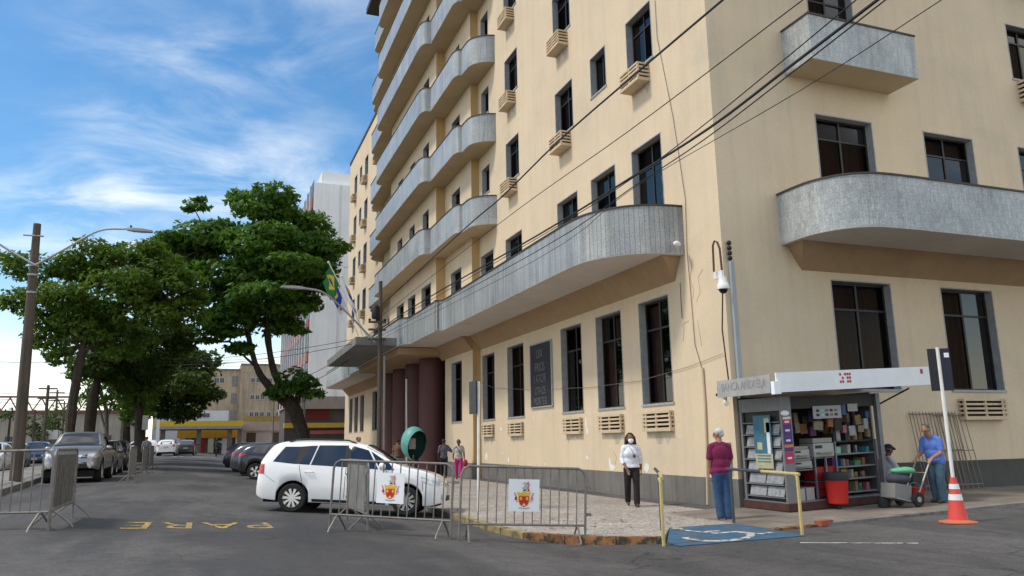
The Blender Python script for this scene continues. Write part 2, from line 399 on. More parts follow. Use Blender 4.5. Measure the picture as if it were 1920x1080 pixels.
# kerb stones
KO = mat('kerb_orange', (.34, .15, .065), .85, .3, 5, bump=.5, bscale=25, dirt=(.05, .05, .035), dirtlo=.44, dirthi=.58, dscale=7)
KY = mat('kerb_faded_yellow', (.33, .26, .12), .85, .3, 4, bump=.5, bscale=25, dirt=(.06, .055, .035), dirtlo=.45, dirthi=.65, dscale=3)
KG = mat('kerb_concrete', (.20, .19, .175), .9, .25, 3, bump=.5, bscale=25, dirt=(.06, .055, .05), dirtlo=.5, dirthi=.7, dscale=2)
kerb = thing('kerb', None, None, (5, 20, 0), world=True); kerb['kind'] = 'structure'
def resample(path, step):
    P = [Vector((*p, 0)) for p in path]; outp = [P[0]]; acc = 0
    for a, b in zip(P, P[1:]):
        L_ = (b-a).length; d = step-acc
        while d < L_: outp.append(a.lerp(b, d/L_)); d += step
        acc = (acc+L_) % step
    outp.append(P[-1]); return [p for i, p in enumerate(outp) if i == 0 or (p-outp[i-1]).length > .05]
def kerb_run(path, step, matf, wid=.14, zt=None):
    P = resample(path, step)
    for i, (a, b) in enumerate(zip(P, P[1:])):
        d = (b-a).normalized(); nrm = Vector((-d.y, d.x, 0)); a2, b2 = a+d*.006, b-d*.006
        k = MB()
        j = random.uniform(-.006, .006)
        poly = [a2-nrm*(wid*.12+j), b2-nrm*(wid*.12+j), b2+nrm*wid, a2+nrm*wid]
        k.prism([(p.x, p.y) for p in poly], -.3, lambda x, y: (zt(x) if zt else .13)+.012+j*.6)
        obj('kerb_stone', k, matf((a+b)/2), kerb)
run1 = [p for p in KERB if p[1] <= 40]
kerb_run(run1, .85, lambda c: KO if (c.y < 12.9 and c.x > 5.0) else (KY if c.y < 17 else KG))
kerb_run(KERB2, .95, lambda c: KO if c.x < 10.3 else KG, zt=zp)
# ramp with the access symbol
BLUE = mat('ramp_blue_paint', (.035, .105, .19), .7, .25, 4, bump=.2, bscale=60, fine=.15, dirt=(.09, .10, .10), dirtlo=.50, dirthi=.66, dscale=3.5)
WPAINT = mat('white_road_paint', (.50, .50, .48), .7, .2, 6, fine=.2, dirt=(.07, .07, .07), dirtlo=.47, dirthi=.60, dscale=9)
YPAINT = mat('yellow_road_paint', (.46, .32, .085), .7, .25, 6, fine=.25, dirt=(.08, .075, .07), dirtlo=.45, dirthi=.60, dscale=8)
RA = [(6.80, 10.75), (8.97, 10.45), (8.97, 12.30), (7.61, 12.30)]
def rxl(y): return lerp(6.80, 7.61, clamp((y-11.1)/1.2))
def zramp(x, y):
    y0 = lerp(10.75, 10.45, (x-6.76)/2.21); t = clamp((y-y0)/(12.30-y0))
    return lerp(zr(x)+.012, .134, t)
rm = MB()
rows = []
for j in range(9):
    r_ = []
    for i in range(9):
        yy = lerp(lerp(10.75, 10.45, i/8), 12.3, j/8); x = lerp(rxl(yy), 8.97, i/8); r_.append((x, yy, 0))
    rows.append(r_)
rm.grid([[(x, y, zramp(x, y)) for x, y, _ in r] for r in rows])
rm.prism([(6.80, 10.75), (8.97, 10.45), (8.97, 12.30), (7.61, 12.30), (6.80, 11.1)], -.3, lambda x, y: zramp(x, y)-.006)
ramp = single('ramp', rm, BLUE, None, None, base=(7.9, 11.3, 0), kind='structure')
sy = MB()
def flat_strip(mb, pts, w, zf, dz=.006, closed=False):
    P = [Vector((*p, 0)) for p in pts]; Lp = []; Rp = []
    n = len(P)
    for i, p in enumerate(P):
        a = P[i-1] if (i or closed) else p; b = P[(i+1) % n] if (i < n-1 or closed) else p
        d = (b-a).normalized(); nn = Vector((-d.y, d.x, 0)); Lp.append(p+nn*w/2); Rp.append(p-nn*w/2)
    mb.grid([[(q.x, q.y, zf(q.x, q.y)+dz) for q in Lp], [(q.x, q.y, zf(q.x, q.y)+dz) for q in Rp]])
# wheelchair: wheel arc, seat/back line, leg, head (drawn for somebody on the pavement looking to the road)
arc = [(7.80+.56*math.cos(a), 11.18+.46*math.sin(a)) for a in [R(v) for v in range(165, 395, 10)]]
flat_strip(sy, arc, .13, zramp)
flat_strip(sy, [(7.62, 11.98), (7.75, 11.72), (7.92, 11.40), (8.32, 11.38), (8.50, 10.98), (8.76, 11.0)], .11, zramp)
flat_strip(sy, [(7.75, 11.62), (8.15, 11.60)], .09, zramp)
hd = [(7.66+.11*math.cos(a*PI/6), 12.14+.09*math.sin(a*PI/6)) for a in range(12)]
sy.add([(x, y, zramp(x, y)+.006) for x, y in hd], [tuple(range(12))])
obj('access_symbol', sy, WPAINT, None); so_ = bpy.data.objects['access_symbol']; tag(so_, kind='structure')
# PARE painted for the traffic coming the other way
def text_mesh(body, size=1., extrude=0., sx=1.):
    c = bpy.data.curves.new('t', 'FONT'); c.body = body; c.size = size; c.align_x = 'CENTER'; c.align_y = 'CENTER'; c.extrude = extrude; c.space_character = sx
    o = bpy.data.objects.new('t', c); COL.objects.link(o); dg = bpy.context.evaluated_depsgraph_get(); dg.update()
    me = bpy.data.meshes.new_from_object(o.evaluated_get(dg)); bpy.data.objects.remove(o); bpy.data.curves.remove(c)
    mb = MB(); mb.v = [tuple(v.co) for v in me.vertices]; mb.f = [tuple(p.vertices) for p in me.polygons]
    bpy.data.meshes.remove(me); return mb
def fit(mb, w, h):
    xs_ = [v[0] for v in mb.v]; ys_ = [v[1] for v in mb.v]; cx, cy = (min(xs_)+max(xs_))/2, (min(ys_)+max(ys_))/2
    kx, ky = w/(max(xs_)-min(xs_)), h/(max(ys_)-min(ys_))
    mb.v = [((v[0]-cx)*kx, (v[1]-cy)*ky, v[2]) for v in mb.v]; return mb
pa, pb, pc, pd = gnd(222, 992), gnd(515, 991), gnd(240, 979.5), gnd(500, 980.5)
tm = fit(text_mesh('PARE', 1., 0, 1.12), 1, 1); nv = []
for v in tm.v:
    u, w_ = .5-v[0], .5-v[1]                      # turned by 180 degrees: u to the right, w away from the camera
    p = pa.lerp(pb, u).lerp(pc.lerp(pd, u), w_)
    nv.append((p.x, p.y, zr(p.x, p.y)+.006))
tm.v = nv
single('road_lettering', tm, YPAINT, None, None, kind='structure')
wl = MB(); a, b = gnd(1500, 1018), gnd(1722, 1019)
flat_strip(wl, [tuple(a.lerp(b, i/6))[:2] for i in range(7)], .07, zr, .005)
single('road_line', wl, WPAINT, None, None, kind='structure')
# far crossing: a broken white line and a zebra edge
wl = MB()
for i in range(8):
    x0 = -4.6+i*1.6; yy = 76
    wl.add([(x0, yy, zr(x0, yy)+.01), (x0+.9, yy, zr(x0+.9, yy)+.01), (x0+.9, yy+.9, zr(x0+.9, yy+.9)+.01), (x0, yy+.9, zr(x0, yy+.9)+.01)], [(0, 1, 2, 3)])
single('road_line', wl, WPAINT, None, None, kind='structure')
# left pavement / median with kerb
MEDC = mat('median_concrete', (.24, .225, .21), .9, .25, 1., bump=.3, bscale=25, fine=.2, dirt=(.10, .09, .08), dirtlo=.5, dirthi=.7)
md = MB()
LK = [(-4.85, 22), (-5.35, 29), (-6.2, 39), (-6.6, 44), (-6.7, 72)]
md.prism([(-8.2, 20.5), (-5.1, 20.7)]+LK+[(-8.8, 72)], -.2, lambda x, y: zr(x, y)+.15)
single('pavement', md, MEDC, None, None, base=(-7, 30, 0), kind='structure')
lk = resample([(-5.08, 20.75)]+LK, 1.0)
for a, b in zip(lk, lk[1:]):
    if a.y > 46: break
    d = (b-a).normalized(); nn = Vector((d.y, -d.x, 0)); a2, b2 = a+d*.006, b-d*.006
    k = MB().prism([(p.x, p.y) for p in (a2+nn*.02, b2+nn*.02, b2-nn*.14, a2-nn*.14)], -.2, lambda x, y: zr(x, y)+.16)
    obj('kerb_stone', k, KG, kerb)
# dry leaves, bits of litter on the tarmac as one loose scatter
lf = MB(); rr = random.Random(3)
for i in range(260):
    x, y = rr.uniform(-4.5, 5), rr.uniform(12, 34)
    if rr.random() < .5: x, y = rr.uniform(5.2, 9.5), rr.uniform(12.5, 15.5)
    zz_ = (zr(x, y) if x < 4.95 else .135)+.004; s_ = rr.uniform(.012, .035); a_ = rr.uniform(0, 6.3)
    lf.add([(x+s_*math.cos(a_+k*PI/2)*(1 if k % 2 else 1.8), y+s_*math.sin(a_+k*PI/2)*(1 if k % 2 else 1.8), zz_+rr.uniform(0, .006)) for k in range(4)], [(0, 1, 2, 3)])
single('leaf_litter', lf, mat('dry_leaf', (.16, .09, .04), .9, .4, 9), 'small dry leaves and litter scattered on road and pavement', 'litter', kind='stuff')
# ================================================================ the office building
XA, YA, YM = 10.714, 14.452, 41.4
CREAM = mat('cream_wall_paint', (.67, .54, .385), .85, .06, .6, bump=.12, bscale=18, streak=.06, fine=.03, dirt=(.54, .46, .35), dirtlo=.56, dirthi=.80, dscale=.45)
OCHRE = mat('ochre_wall_paint', (.50, .335, .155), .85, .06, .8, bump=.1, bscale=18, streak=.08)
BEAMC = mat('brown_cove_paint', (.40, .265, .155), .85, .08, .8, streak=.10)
SOFF = mat('soffit_paint', (.64, .585, .52), .85, .07, .9, streak=0, dirt=(.30, .26, .2), dirtlo=.6, dirthi=.8)
SOFFY = mat('upper_soffit_paint', (.52, .42, .28), .85, .07, .9)
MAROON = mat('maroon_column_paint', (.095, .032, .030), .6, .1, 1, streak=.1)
PLIN = mat('grey_plinth', (.17, .16, .148), .9, .15, 1.3, bump=.25, bscale=20, streak=.25, fine=.08, dirt=(.06, .06, .06), dirtlo=.6, dirthi=.78, dscale=.9)
PLIND = mat('charcoal_plinth', (.075, .072, .068), .9, .2, 1.3, bump=.25, bscale=20, dirt=(.16, .15, .14), dirtlo=.6, dirthi=.75)
JAMB = mat('grey_stone_jamb', (.33, .335, .345), .5, .15, 6, fine=.18)
FRAME = mat('dark_window_frame', (.022, .018, .016), .45, .1, 5)
TRIMD = mat('dark_coping', (.05, .04, .036), .6, .2, 4)
PANE = glass_mat('brown_tinted_glass', (.55, .47, .40), 1.30, .03, .12, (.10, .095, .09))
CURT = mat('brown_curtain', (.11, .07, .05), .9, .15, 3)
CURT2 = mat('mauve_curtain', (.26, .19, .22), .9, .15, 3)
CURT3 = mat('beige_curtain', (.40, .34, .27), .9, .15, 3)
ACC = mat('cream_concrete_louvre', (.60, .47, .32), .85, .12, 3, bump=.2, dirt=(.25, .2, .14), dirtlo=.58, dirthi=.8, dscale=2)
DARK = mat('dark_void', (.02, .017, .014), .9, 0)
STRIP = tile_mat('grey_marble_strips', .125, 3.1, (.29, .305, .315), (.40, .415, .425), (.14, .145, .15), .5, .05, .6)
SLABS = tile_mat('grey_marble_slabs', .36, 2.4, (.32, .34, .36), (.40, .42, .44), (.21, .22, .235), .25, .02, .55)
CHIPS = tile_mat('grey_marble_chips', .07, .16, (.36, .38, .39), (.47, .49, .50), (.29, .305, .315), .3, .05, .5)
BLD = thing('office_building', 'cream multi-storey office block with grey wavy balconies on the street corner', 'building', (XA, YA, 0), world=True)

def facade(kind, c):
    """local (along, z, depth into the building) -> world for a wall facing -X (kind x) or -Y (kind y)"""
    if kind == 'x': return lambda a, z, d: (c+d, a, z)
    return lambda a, z, d: (a, c+d, z)
def wall(name, FN, a0, a1, z0, z1, holes, material, depth=.27):
    as_ = sorted({a0, a1} | {h[0] for h in holes} | {h[1] for h in holes}); zs = sorted({z0, z1} | {h[2] for h in holes} | {h[3] for h in holes})
    mb = MB(); idx = {}
    def V(a, z, d=0):
        k = (round(a, 4), round(z, 4), d)
        if k not in idx: idx[k] = len(mb.v); mb.v.append(FN(a, z, d))
        return idx[k]
    for i in range(len(as_)-1):
        for j in range(len(zs)-1):
            am, zm = (as_[i]+as_[i+1])/2, (zs[j]+zs[j+1])/2
            if any(h[0] < am < h[1] and h[2] < zm < h[3] for h in holes): continue
            mb.f.append((V(as_[i], zs[j]), V(as_[i+1], zs[j]), V(as_[i+1], zs[j+1]), V(as_[i], zs[j+1])))
    for h in holes:
        c = [(h[0], h[2]), (h[1], h[2]), (h[1], h[3]), (h[0], h[3])]
        for (p, q) in zip(c, c[1:]+c[:1]):
            mb.f.append((V(*p), V(*q), V(*q, depth), V(*p, depth)))
    return obj(name, mb, material, BLD)
def bx(mb, FN, a0, a1, z0, z1, d0, d1):
    p, q = FN(a0, z0, d0), FN(a1, z1, d1); return mb.box(p, q)
wrnd = random.Random(5)
def window(FN, h, depth=.27, trans=.70, curtain=True, sill=True, parts=BLD):
    a0, a1, z0, z1 = h; t = .045
    fm = MB(); d0, d1 = depth-.07, depth-.02; am = (a0+a1)/2; zt = z0+(z1-z0)*trans
    i0, i1, k0, k1 = a0+.035, a1-.035, z0+.03, z1-.035
    bx(fm, FN, i0, i0+t, k0, k1, d0, d1); bx(fm, FN, i1-t, i1, k0, k1, d0, d1)
    bx(fm, FN, i0+t, i1-t, k0, k0+t, d0, d1); bx(fm, FN, i0+t, i1-t, k1-t, k1, d0, d1)
    bx(fm, FN, am-.03, am+.03, k0+t, k1-t, d0-.004, d1+.004)
    if z1-z0 > 1.5: bx(fm, FN, i0+t, am-.03, zt-.025, zt+.025, d0, d1); bx(fm, FN, am+.03, i1-t, zt-.025, zt+.025, d0, d1)
    w = obj('window', fm, FRAME, BLD)
    jm = MB()          # stone lining, a little proud of the wall
    for (p0, p1, q0, q1) in ((a0+.001, a0+.03, z0, z1-.001), (a1-.03, a1-.001, z0, z1-.001), (a0+.03, a1-.03, z1-.03, z1-.001)):
        bx(jm, FN, p0, p1, q0, q1, -.006, depth-.02)
    obj('jamb', jm, JAMB, w)
    if sill:
        obj('sill', bx(MB(), FN, a0-.02, a1+.02, z0-.03, z0+.03, -.03, depth-.02), JAMB, w)
    dg = depth-.045
    spans = [(k0+t, zt-.025), (zt+.025, k1-t)] if z1-z0 > 1.5 else [(k0+t, k1-t)]
    for (b0, b1) in ((i0+t, am-.03), (am+.03, i1-t)):
        for (s0, s1) in spans:
            tl = wrnd.uniform(-.006, .006)
            pm_ = MB().add([FN(b0, s0, dg+tl), FN(b1, s0, dg-tl), FN(b1, s1, dg-tl), FN(b0, s1, dg+tl)], [(0, 1, 2, 3)])
            obj('pane', pm_, PANE, w)
    if curtain:
        n = 46; cm = MB(); rows = [[], []]; ph = wrnd.uniform(0, 6); gap = wrnd.choice([0, 0, .12, .25]) if FN is not FR else 0
        c0, c1 = a0, a1
        if gap: c1 = am-gap if wrnd.random() < .5 else a1
        for i in range(n+1):
            a = lerp(c0, c1, i/n); d = depth+.14+.035*math.sin(i*1.25+ph)+.015*math.sin(i*.43+ph*2)
            rows[0].append(FN(a, z0, d)); rows[1].append(FN(a, z1-.1, d))
        cm.grid(rows)
        obj('curtain', cm, CURT if FN is FR else wrnd.choice([CURT, CURT, CURT, CURT2, CURT3 if gap else CURT]), w, smooth='all')
    return w
def ac_box(FN, a0, a1, z0, z1, dep=.38, n=4):
    """precast louvred housing hung under a window"""
    tray = MB(); bx(tray, FN, a0, a1, z0, z0+.09, -dep, .0)
    r = obj('air_conditioner_housing', tray, ACC, BLD)
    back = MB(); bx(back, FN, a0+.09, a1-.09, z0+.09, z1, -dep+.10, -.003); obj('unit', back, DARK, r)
    hgt = (z1-z0-.09); pitch = hgt/n; am = (a0+a1)/2
    for i in range(n):
        s0 = z0+.09+i*pitch+pitch*.52; s1 = s0+pitch*.48
        sm = MB(); bx(sm, FN, a0, a1, s0, s1, -dep, -dep+.05); bx(sm, FN, a0, a0+.05, s0, s1, -dep+.05, 0); bx(sm, FN, a1-.05, a1, s0, s1, -dep+.05, 0)
        obj('slat', sm, ACC, r)
    for a in (a0+.005, am-.03, a1-.065): obj('post', bx(MB(), FN, a, a+.06, z0+.09, z1-.004, -dep+.012, -dep+.055), ACC, r)
    if dep > .2 or dep < .2:
        w0 = a1-a0; st = MB(); k_ = 8; top = []; bot = []
        for i in range(k_+1):
            a = lerp(a0+.04, a1-.04, i/k_); top.append(FN(a, z0, -.003)); bot.append(FN(a+wrnd.uniform(-.02, .02), z0-(wrnd.uniform(.06, .16)+(.22 if wrnd.random() < .25 else 0))*(.4 if i in (0, k_) else 1), -.003))
        st.grid([top, bot]); obj('ragged_patch', st, RAGGED, r)  # slightly darker patch with a ragged lower edge, below the housing
    return r
RAGGED = mat('ragged_patch', (.50, .43, .33), .9, .12, 3, streak=.25)
FA, FB, FC = facade('x', XA), facade('x', 10.36), facade('x', 9.90); FR = facade('y', YA)
DZ = 3.65
def mir(h): return (2*YM-h[1], 2*YM-h[0], h[2], h[3])
gA = [(16.80, 18.33, 2.52, 5.28), (19.30, 20.90, 2.52, 5.28), (21.88, 23.46, 2.52, 5.28), (26.78, 28.53, 2.52, 5.26), (30.0, 31.56, 2.52, 5.25)]
f2A = [(16.72, 18.3, 7.3, 9.62), (19.25, 20.85, 7.3, 9.62), (21.81, 23.43, 7.5, 9.61), (26.7, 28.5, 7.9, 9.6), (29.95, 31.6, 7.9, 9.6)]
upA = []
for k in range(4):
    d = k*DZ
    upA += [(16.88, 18.28, 11.85+d, 13.56+d), (21.92, 23.35, 11.85+d, 13.58+d), (26.85, 28.3, 11.85+d, 13.58+d),
            (19.55, 20.6, 12.22+d, 13.57+d), (30.32, 31.35, 12.25+d, 13.5+d)]
hA = gA+f2A+upA
wall('wall', FA, YA, 31.8, -.3, 26.5, hA, CREAM)
acs = [(c-.50, c+.50, 11.24+k*DZ, 11.76+k*DZ) for k in range(4) for c in (17.6, 22.65, 27.6)]
for h in hA: window(FA, h, trans=.72)
for h in acs: ac_box(FA, *h)
hA2 = [mir(h) for h in hA]
wall('wall', FA, 51.0, 68.35, -.3, 26.5, hA2, CREAM)
for h in hA2: window(FA, h, trans=.72, curtain=False)
for h in acs: ac_box(FA, *mir(h))
# louvred units let into the ground floor wall
for (a0, a1) in ((16.85, 18.2), (19.38, 20.75), (21.98, 23.25), (26.9, 28.3), (30.1, 31.45)): ac_box(FA, a0, a1, 1.84, 2.34, .13)
gB = [(33.35, 35.0, 2.52, 5.25), (33.37, 35.04, 7.9, 9.54)]+[(33.5, 34.85, 12.0+k*DZ, 13.42+k*DZ) for k in range(5)]
wall('wall', FB, 31.8, 36.05, -.3, 32.2, gB, CREAM)
for h in gB: window(FB, h, trans=.72, curtain=False)
wall('wall', FB, 46.75, 51.0, -.3, 32.2, [mir(h) for h in gB], CREAM)
for h in gB[:4]: window(FB, mir(h), trans=.72, curtain=False)
gC = [(37.0, 38.9, 7.9, 9.5), (40.2, 41.9, 7.9, 9.5), (42.9, 44.7, 7.9, 9.5)]+[(y, y+1.25, 11.9+k*DZ, 13.45+k*DZ) for k in range(5) for y in (37.45, 40.45, 43.45)]
wall('wall', FC, 36.05, 46.75, 6.3, 32.2, gC, CREAM)
for h in gC: window(FC, h, trans=.72, curtain=False)
# return faces of the steps, painted ochre
rtl = []
rtl.append([(XA, 31.8, -.3), (10.36, 31.8, -.3), (10.36, 31.8, 32.2), (XA, 31.8, 32.2)])
rtl.append([(10.36, 36.05, 6.3), (9.9, 36.05, 6.3), (9.9, 36.05, 32.2), (10.36, 36.05, 32.2)])
rtl.append([(XA, 51, -.3), (10.36, 51, -.3), (10.36, 51, 32.2), (XA, 51, 32.2)])
rtl.append([(10.36, 46.75, 6.3), (9.9, 46.75, 6.3), (9.9, 46.75, 32.2), (10.36, 46.75, 32.2)])
for q in rtl: obj('step_return', MB().add(q, [(0, 1, 2, 3)]), OCHRE, BLD)
# right facade
hR = [(13.77, 15.67, 2.70, 5.36), (17.33, 19.2, 2.70, 5.36), (20.9, 22.8, 2.7, 5.36),
      (13.78, 15.65, 7.4, 9.63), (17.41, 19.25, 7.4, 9.63), (21.0, 22.9, 7.4, 9.63),
      (13.89, 15.43, 11.3, 13.5), (21.25, 22.75, 11.72, 13.5), (13.89, 15.43, 14.95, 17.15), (21.25, 22.75, 15.37, 17.15)]
wall('wall', FR, XA, 25, -.3, 26.5, hR, CREAM)
for h in hR: window(FR, h, trans=.74)
for k in (0, 1): ac_box(FR, 21.4, 22.65, 11.02+k*DZ, 11.65+k*DZ)
ac_box(FR, 17.45, 18.95, 1.98, 2.5, .20); ac_box(FR, 20.95, 22.4, 1.98, 2.5, .20)
# rest of the shell
sh = MB()
sh.add([(25, YA, -.3), (25, 68.35, -.3), (25, 68.35, 26.5), (25, YA, 26.5)], [(0, 1, 2, 3)])
sh.add([(XA, 68.35, -.3), (25, 68.35, -.3), (25, 68.35, 26.5), (XA, 68.35, 26.5)], [(0, 1, 2, 3)])
obj('wall', sh, CREAM, BLD)
for a_, b_ in (((XA-.06, YA-.06, 26.5), (25.06, 31.8, 26.75)), ((XA-.06, 51, 26.5), (25.06, 68.41, 26.75)), ((9.0, 30.9, 32.2), (25, 51.9, 32.6)), ((10.4, 31.8, 26.3), (25, 51.0, 26.49))): obj('roof', MB().box(a_, b_), TRIMD, BLD)
for a_, b_ in (((12.4, 16.2, .0), (23, 31.7, 26)), ((13.4, 31.9, .0), (23, 51, 26)), ((12.4, 51.1, 0), (23, 66.7, 26))): obj('light_blocker', MB().box(a_, b_), mat('light_blocker', (.10, .09, .08), .9, .1), BLD)  # unseen dark core boxes, added to block light behind the windows
# plinths
pl = MB(); pl.box((XA-.03, YA-.03, -.3), (XA+.2, 31.78, .77)); obj('plinth', pl, PLIN, BLD)
for a_, b_ in (((10.33, 31.79, -.3), (10.5, 36.06, .77)), ((10.33, 46.74, -.3), (10.5, 51.0, .77)), ((XA-.03, 51.0, -.3), (XA+.2, 68.3, .77))): obj('plinth', MB().box(a_, b_), PLIN, BLD)
pl = MB(); pl.box((XA+.2, YA-.03, -.3), (25, YA+.2, 1.0)); obj('plinth', pl, PLIND, BLD)
# ---------------------------------------------------------------- balconies
def arcsm(P, sharp=(), n=5):
    """smooth a plan path with Catmull-Rom between sharp corners"""
    out_ = [P[0]]
    for i in range(len(P)-1):
        p1, p2 = Vector(P[i]), Vector(P[i+1])
        p0 = Vector(P[i-1]) if i > 0 and i not in sharp else p1+(p1-p2)
        p3 = Vector(P[i+2]) if i+2 < len(P) and (i+1) not in sharp else p2+(p2-p1)
        L_ = (p2-p1).length; k = n if L_ < 3 else 1
        for j in range(1, k+1):
            t = j/k
            q = p2 if j == k else .5*((2*p1)+(p2-p0)*t+(2*p0-5*p1+4*p2-p3)*t*t+(3*p1-p0-3*p2+p3)*t**3)
            out_.append((q.x, q.y))
    return out_
def offset_path(P, d):
    o_ = []
    for i, p in enumerate(P):
        p = Vector(p); a = Vector(P[i-1]) if i else None; b = Vector(P[i+1]) if i < len(P)-1 else None
        ns = []
        if a is not None: v = (p-a).normalized(); ns.append(Vector((-v.y, v.x)))
        if b is not None: v = (b-p).normalized(); ns.append(Vector((-v.y, v.x)))
        n_ = sum(ns, Vector((0, 0)))
        n_ = n_.normalized() if n_.length > 1e-6 else ns[0]
        c = max(.45, n_.dot(ns[0])); q = p+n_*d/c; o_.append((q.x, q.y))
    return o_
def balcony(P, zb, zt, tile, soffit, side=1, th=.14, edge=TRIMD, slabpath=None):
    """P: plan of the outer face, from wall to wall; side: sign that points inwards"""
    I = offset_path(P, side*th)
    mb = MB(); mb.uv = []; u = 0; rows = [[], []]
    for i, p in enumerate(P):
        if i: u += (Vector(p)-Vector(P[i-1])).length
        rows[0].append((p[0], p[1], zb)); rows[1].append((p[0], p[1], zt)); mb.uv.append((u, zb))
    mb.uv += [(q[0], zt) for q in mb.uv]
    mb.grid(rows)
    n = len(P); k = len(mb.v)
    b = obj('balcony', mb, tile, BLD, smooth=True)
    inner = MB(); inner.grid([[(p[0], p[1], zb) for p in I], [(p[0], p[1], zt) for p in I]]); obj('inner_face', inner, SOFF, b, smooth=True)
    co = offset_path(P, -side*.025); ci = offset_path(P, side*(th+.01)); cm = MB()
    cm.grid([[(p[0], p[1], zt) for p in co], [(p[0], p[1], zt+.045) for p in co], [(p[0], p[1], zt+.045) for p in ci], [(p[0], p[1], zt) for p in ci], [(p[0], p[1], zt) for p in co]])
    obj('coping', cm, edge, b)
    sm = MB(); poly = offset_path(P, side*.004)
    sm.prism(poly, zb-.012, zb+.16); obj('soffit', sm, soffit, b)
    return b
LP = [(XA, 15.95), (10.28, 16.0), (9.83, 16.12), (9.36, 16.40), (8.97, 16.85), (8.70, 17.45), (8.61, 18.2), (8.61, 24), (8.61, 30.30), (8.45, 30.45), (8.37, 30.85), (8.36, 35.05), (8.12, 35.22), (7.99, 35.6), (7.97, 36.1), (7.97, YM)]
def symm(P): return P+[(x, 2*YM-y) for x, y in P[::-1][1:]]
n0 = len(LP)
LPs = arcsm(LP, sharp=(6, 7, 8, 11, 14))
balcony(symm(LPs), 6.12, 7.32, STRIP, SOFF, side=-1)
UP = [(XA, 29.45), (10.40, 29.55), (10.02, 29.82), (9.78, 30.25), (9.72, 31.15), (9.55, 31.22), (9.44, 31.55), (9.42, 35.36), (9.14, 35.46), (9.0, 35.82), (8.97, 36.3), (8.97, YM)]
UPs = arcsm(UP, sharp=(4, 6, 7, 10))
for k in range(5):
    balcony(symm(UPs), 10.53+k*DZ, 11.74+k*DZ, SLABS, SOFFY, side=-1)
balcony(symm(arcsm([(10.36, 31.9), (9.6, 31.9), (9.42, 32.2), (9.42, 35.36), (9.14, 35.46), (9.0, 35.82), (8.97, 36.3), (8.97, YM)], sharp=(1, 2, 3, 6))), 10.53+5*DZ, 11.74+5*DZ, SLABS, SOFFY, side=-1)
R2 = arcsm([(12.40, YA), (12.40, 13.9), (12.45, 13.45), (12.62, 13.05), (12.90, 12.72), (13.30, 12.51), (13.75, 12.43), (14.6, 12.4), (19, 12.4), (24, 12.4), (24, YA)], sharp=(7, 8, 9, 10))
balcony(R2, 6.12, 7.32, CHIPS, SOFF, side=1)
balcony([(12.97, YA), (12.97, 13.5), (16.38, 13.5), (16.38, YA)], 10.53, 11.68, CHIPS, SOFFY, side=1)
balcony([(12.97, YA), (12.97, 13.5), (16.38, 13.5), (16.38, YA)], 10.53+DZ, 11.68+DZ, CHIPS, SOFFY, side=1)
# tapered coves carrying the first floor balconies
def cove_x(y0, y1, xw, xo, e0=.3):
    cv = MB().add([(xw, y0+e0, 5.52), (xo, y0, 6.11), (xw, y0, 6.11), (xw, y1, 5.52), (xo, y1, 6.11), (xw, y1, 6.11)], [(0, 1, 2), (5, 4, 3), (0, 3, 4, 1), (0, 2, 5, 3), (1, 4, 5, 2)]); obj('cove', cv, BEAMC, BLD)
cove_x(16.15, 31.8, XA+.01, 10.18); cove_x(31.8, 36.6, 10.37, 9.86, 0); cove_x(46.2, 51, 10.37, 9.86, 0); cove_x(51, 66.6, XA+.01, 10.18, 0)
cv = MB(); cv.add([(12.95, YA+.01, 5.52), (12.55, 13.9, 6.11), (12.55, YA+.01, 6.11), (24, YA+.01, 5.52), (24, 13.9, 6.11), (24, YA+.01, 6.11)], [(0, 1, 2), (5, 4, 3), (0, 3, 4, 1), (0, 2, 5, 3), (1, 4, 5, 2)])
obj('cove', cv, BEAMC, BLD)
# ---------------------------------------------------------------- entrance porch
for y in (37.9, 40.95, 44.0, 47.0):
    obj('column', MB().lathe([(.68, .1), (.68, 6.0)], (10.25, y, 0), 28), MAROON, BLD, smooth=True)
for a_, b_ in (((12.6, 36.05, 0), (12.8, 46.75, 6.1)), ((10.37, 35.9, 0), (12.6, 36.04, 6.1)), ((10.37, 46.76, 0), (12.6, 46.9, 6.1))): obj('porch_wall', MB().box(a_, b_), MAROON, BLD)
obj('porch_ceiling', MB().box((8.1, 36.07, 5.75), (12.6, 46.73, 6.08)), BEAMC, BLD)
obj('porch_floor', MB().box((9.3, 36.07, 0), (12.6, 46.73, .16)), PLIN, BLD)
for y in (38.6, 41.5, 44.4): obj('door', MB().box((12.55, y, .16), (12.59, y+1.5, 3.2)), DARK, BLD)
obj('canopy', MB().prism([(6.05, 36.0), (6.25, 46.9), (8.15, 46.9), (8.15, 36.0)], 6.14, 6.5), mat('canopy_concrete', (.22, .22, .215), .8, .2, 1, streak=.3), BLD)
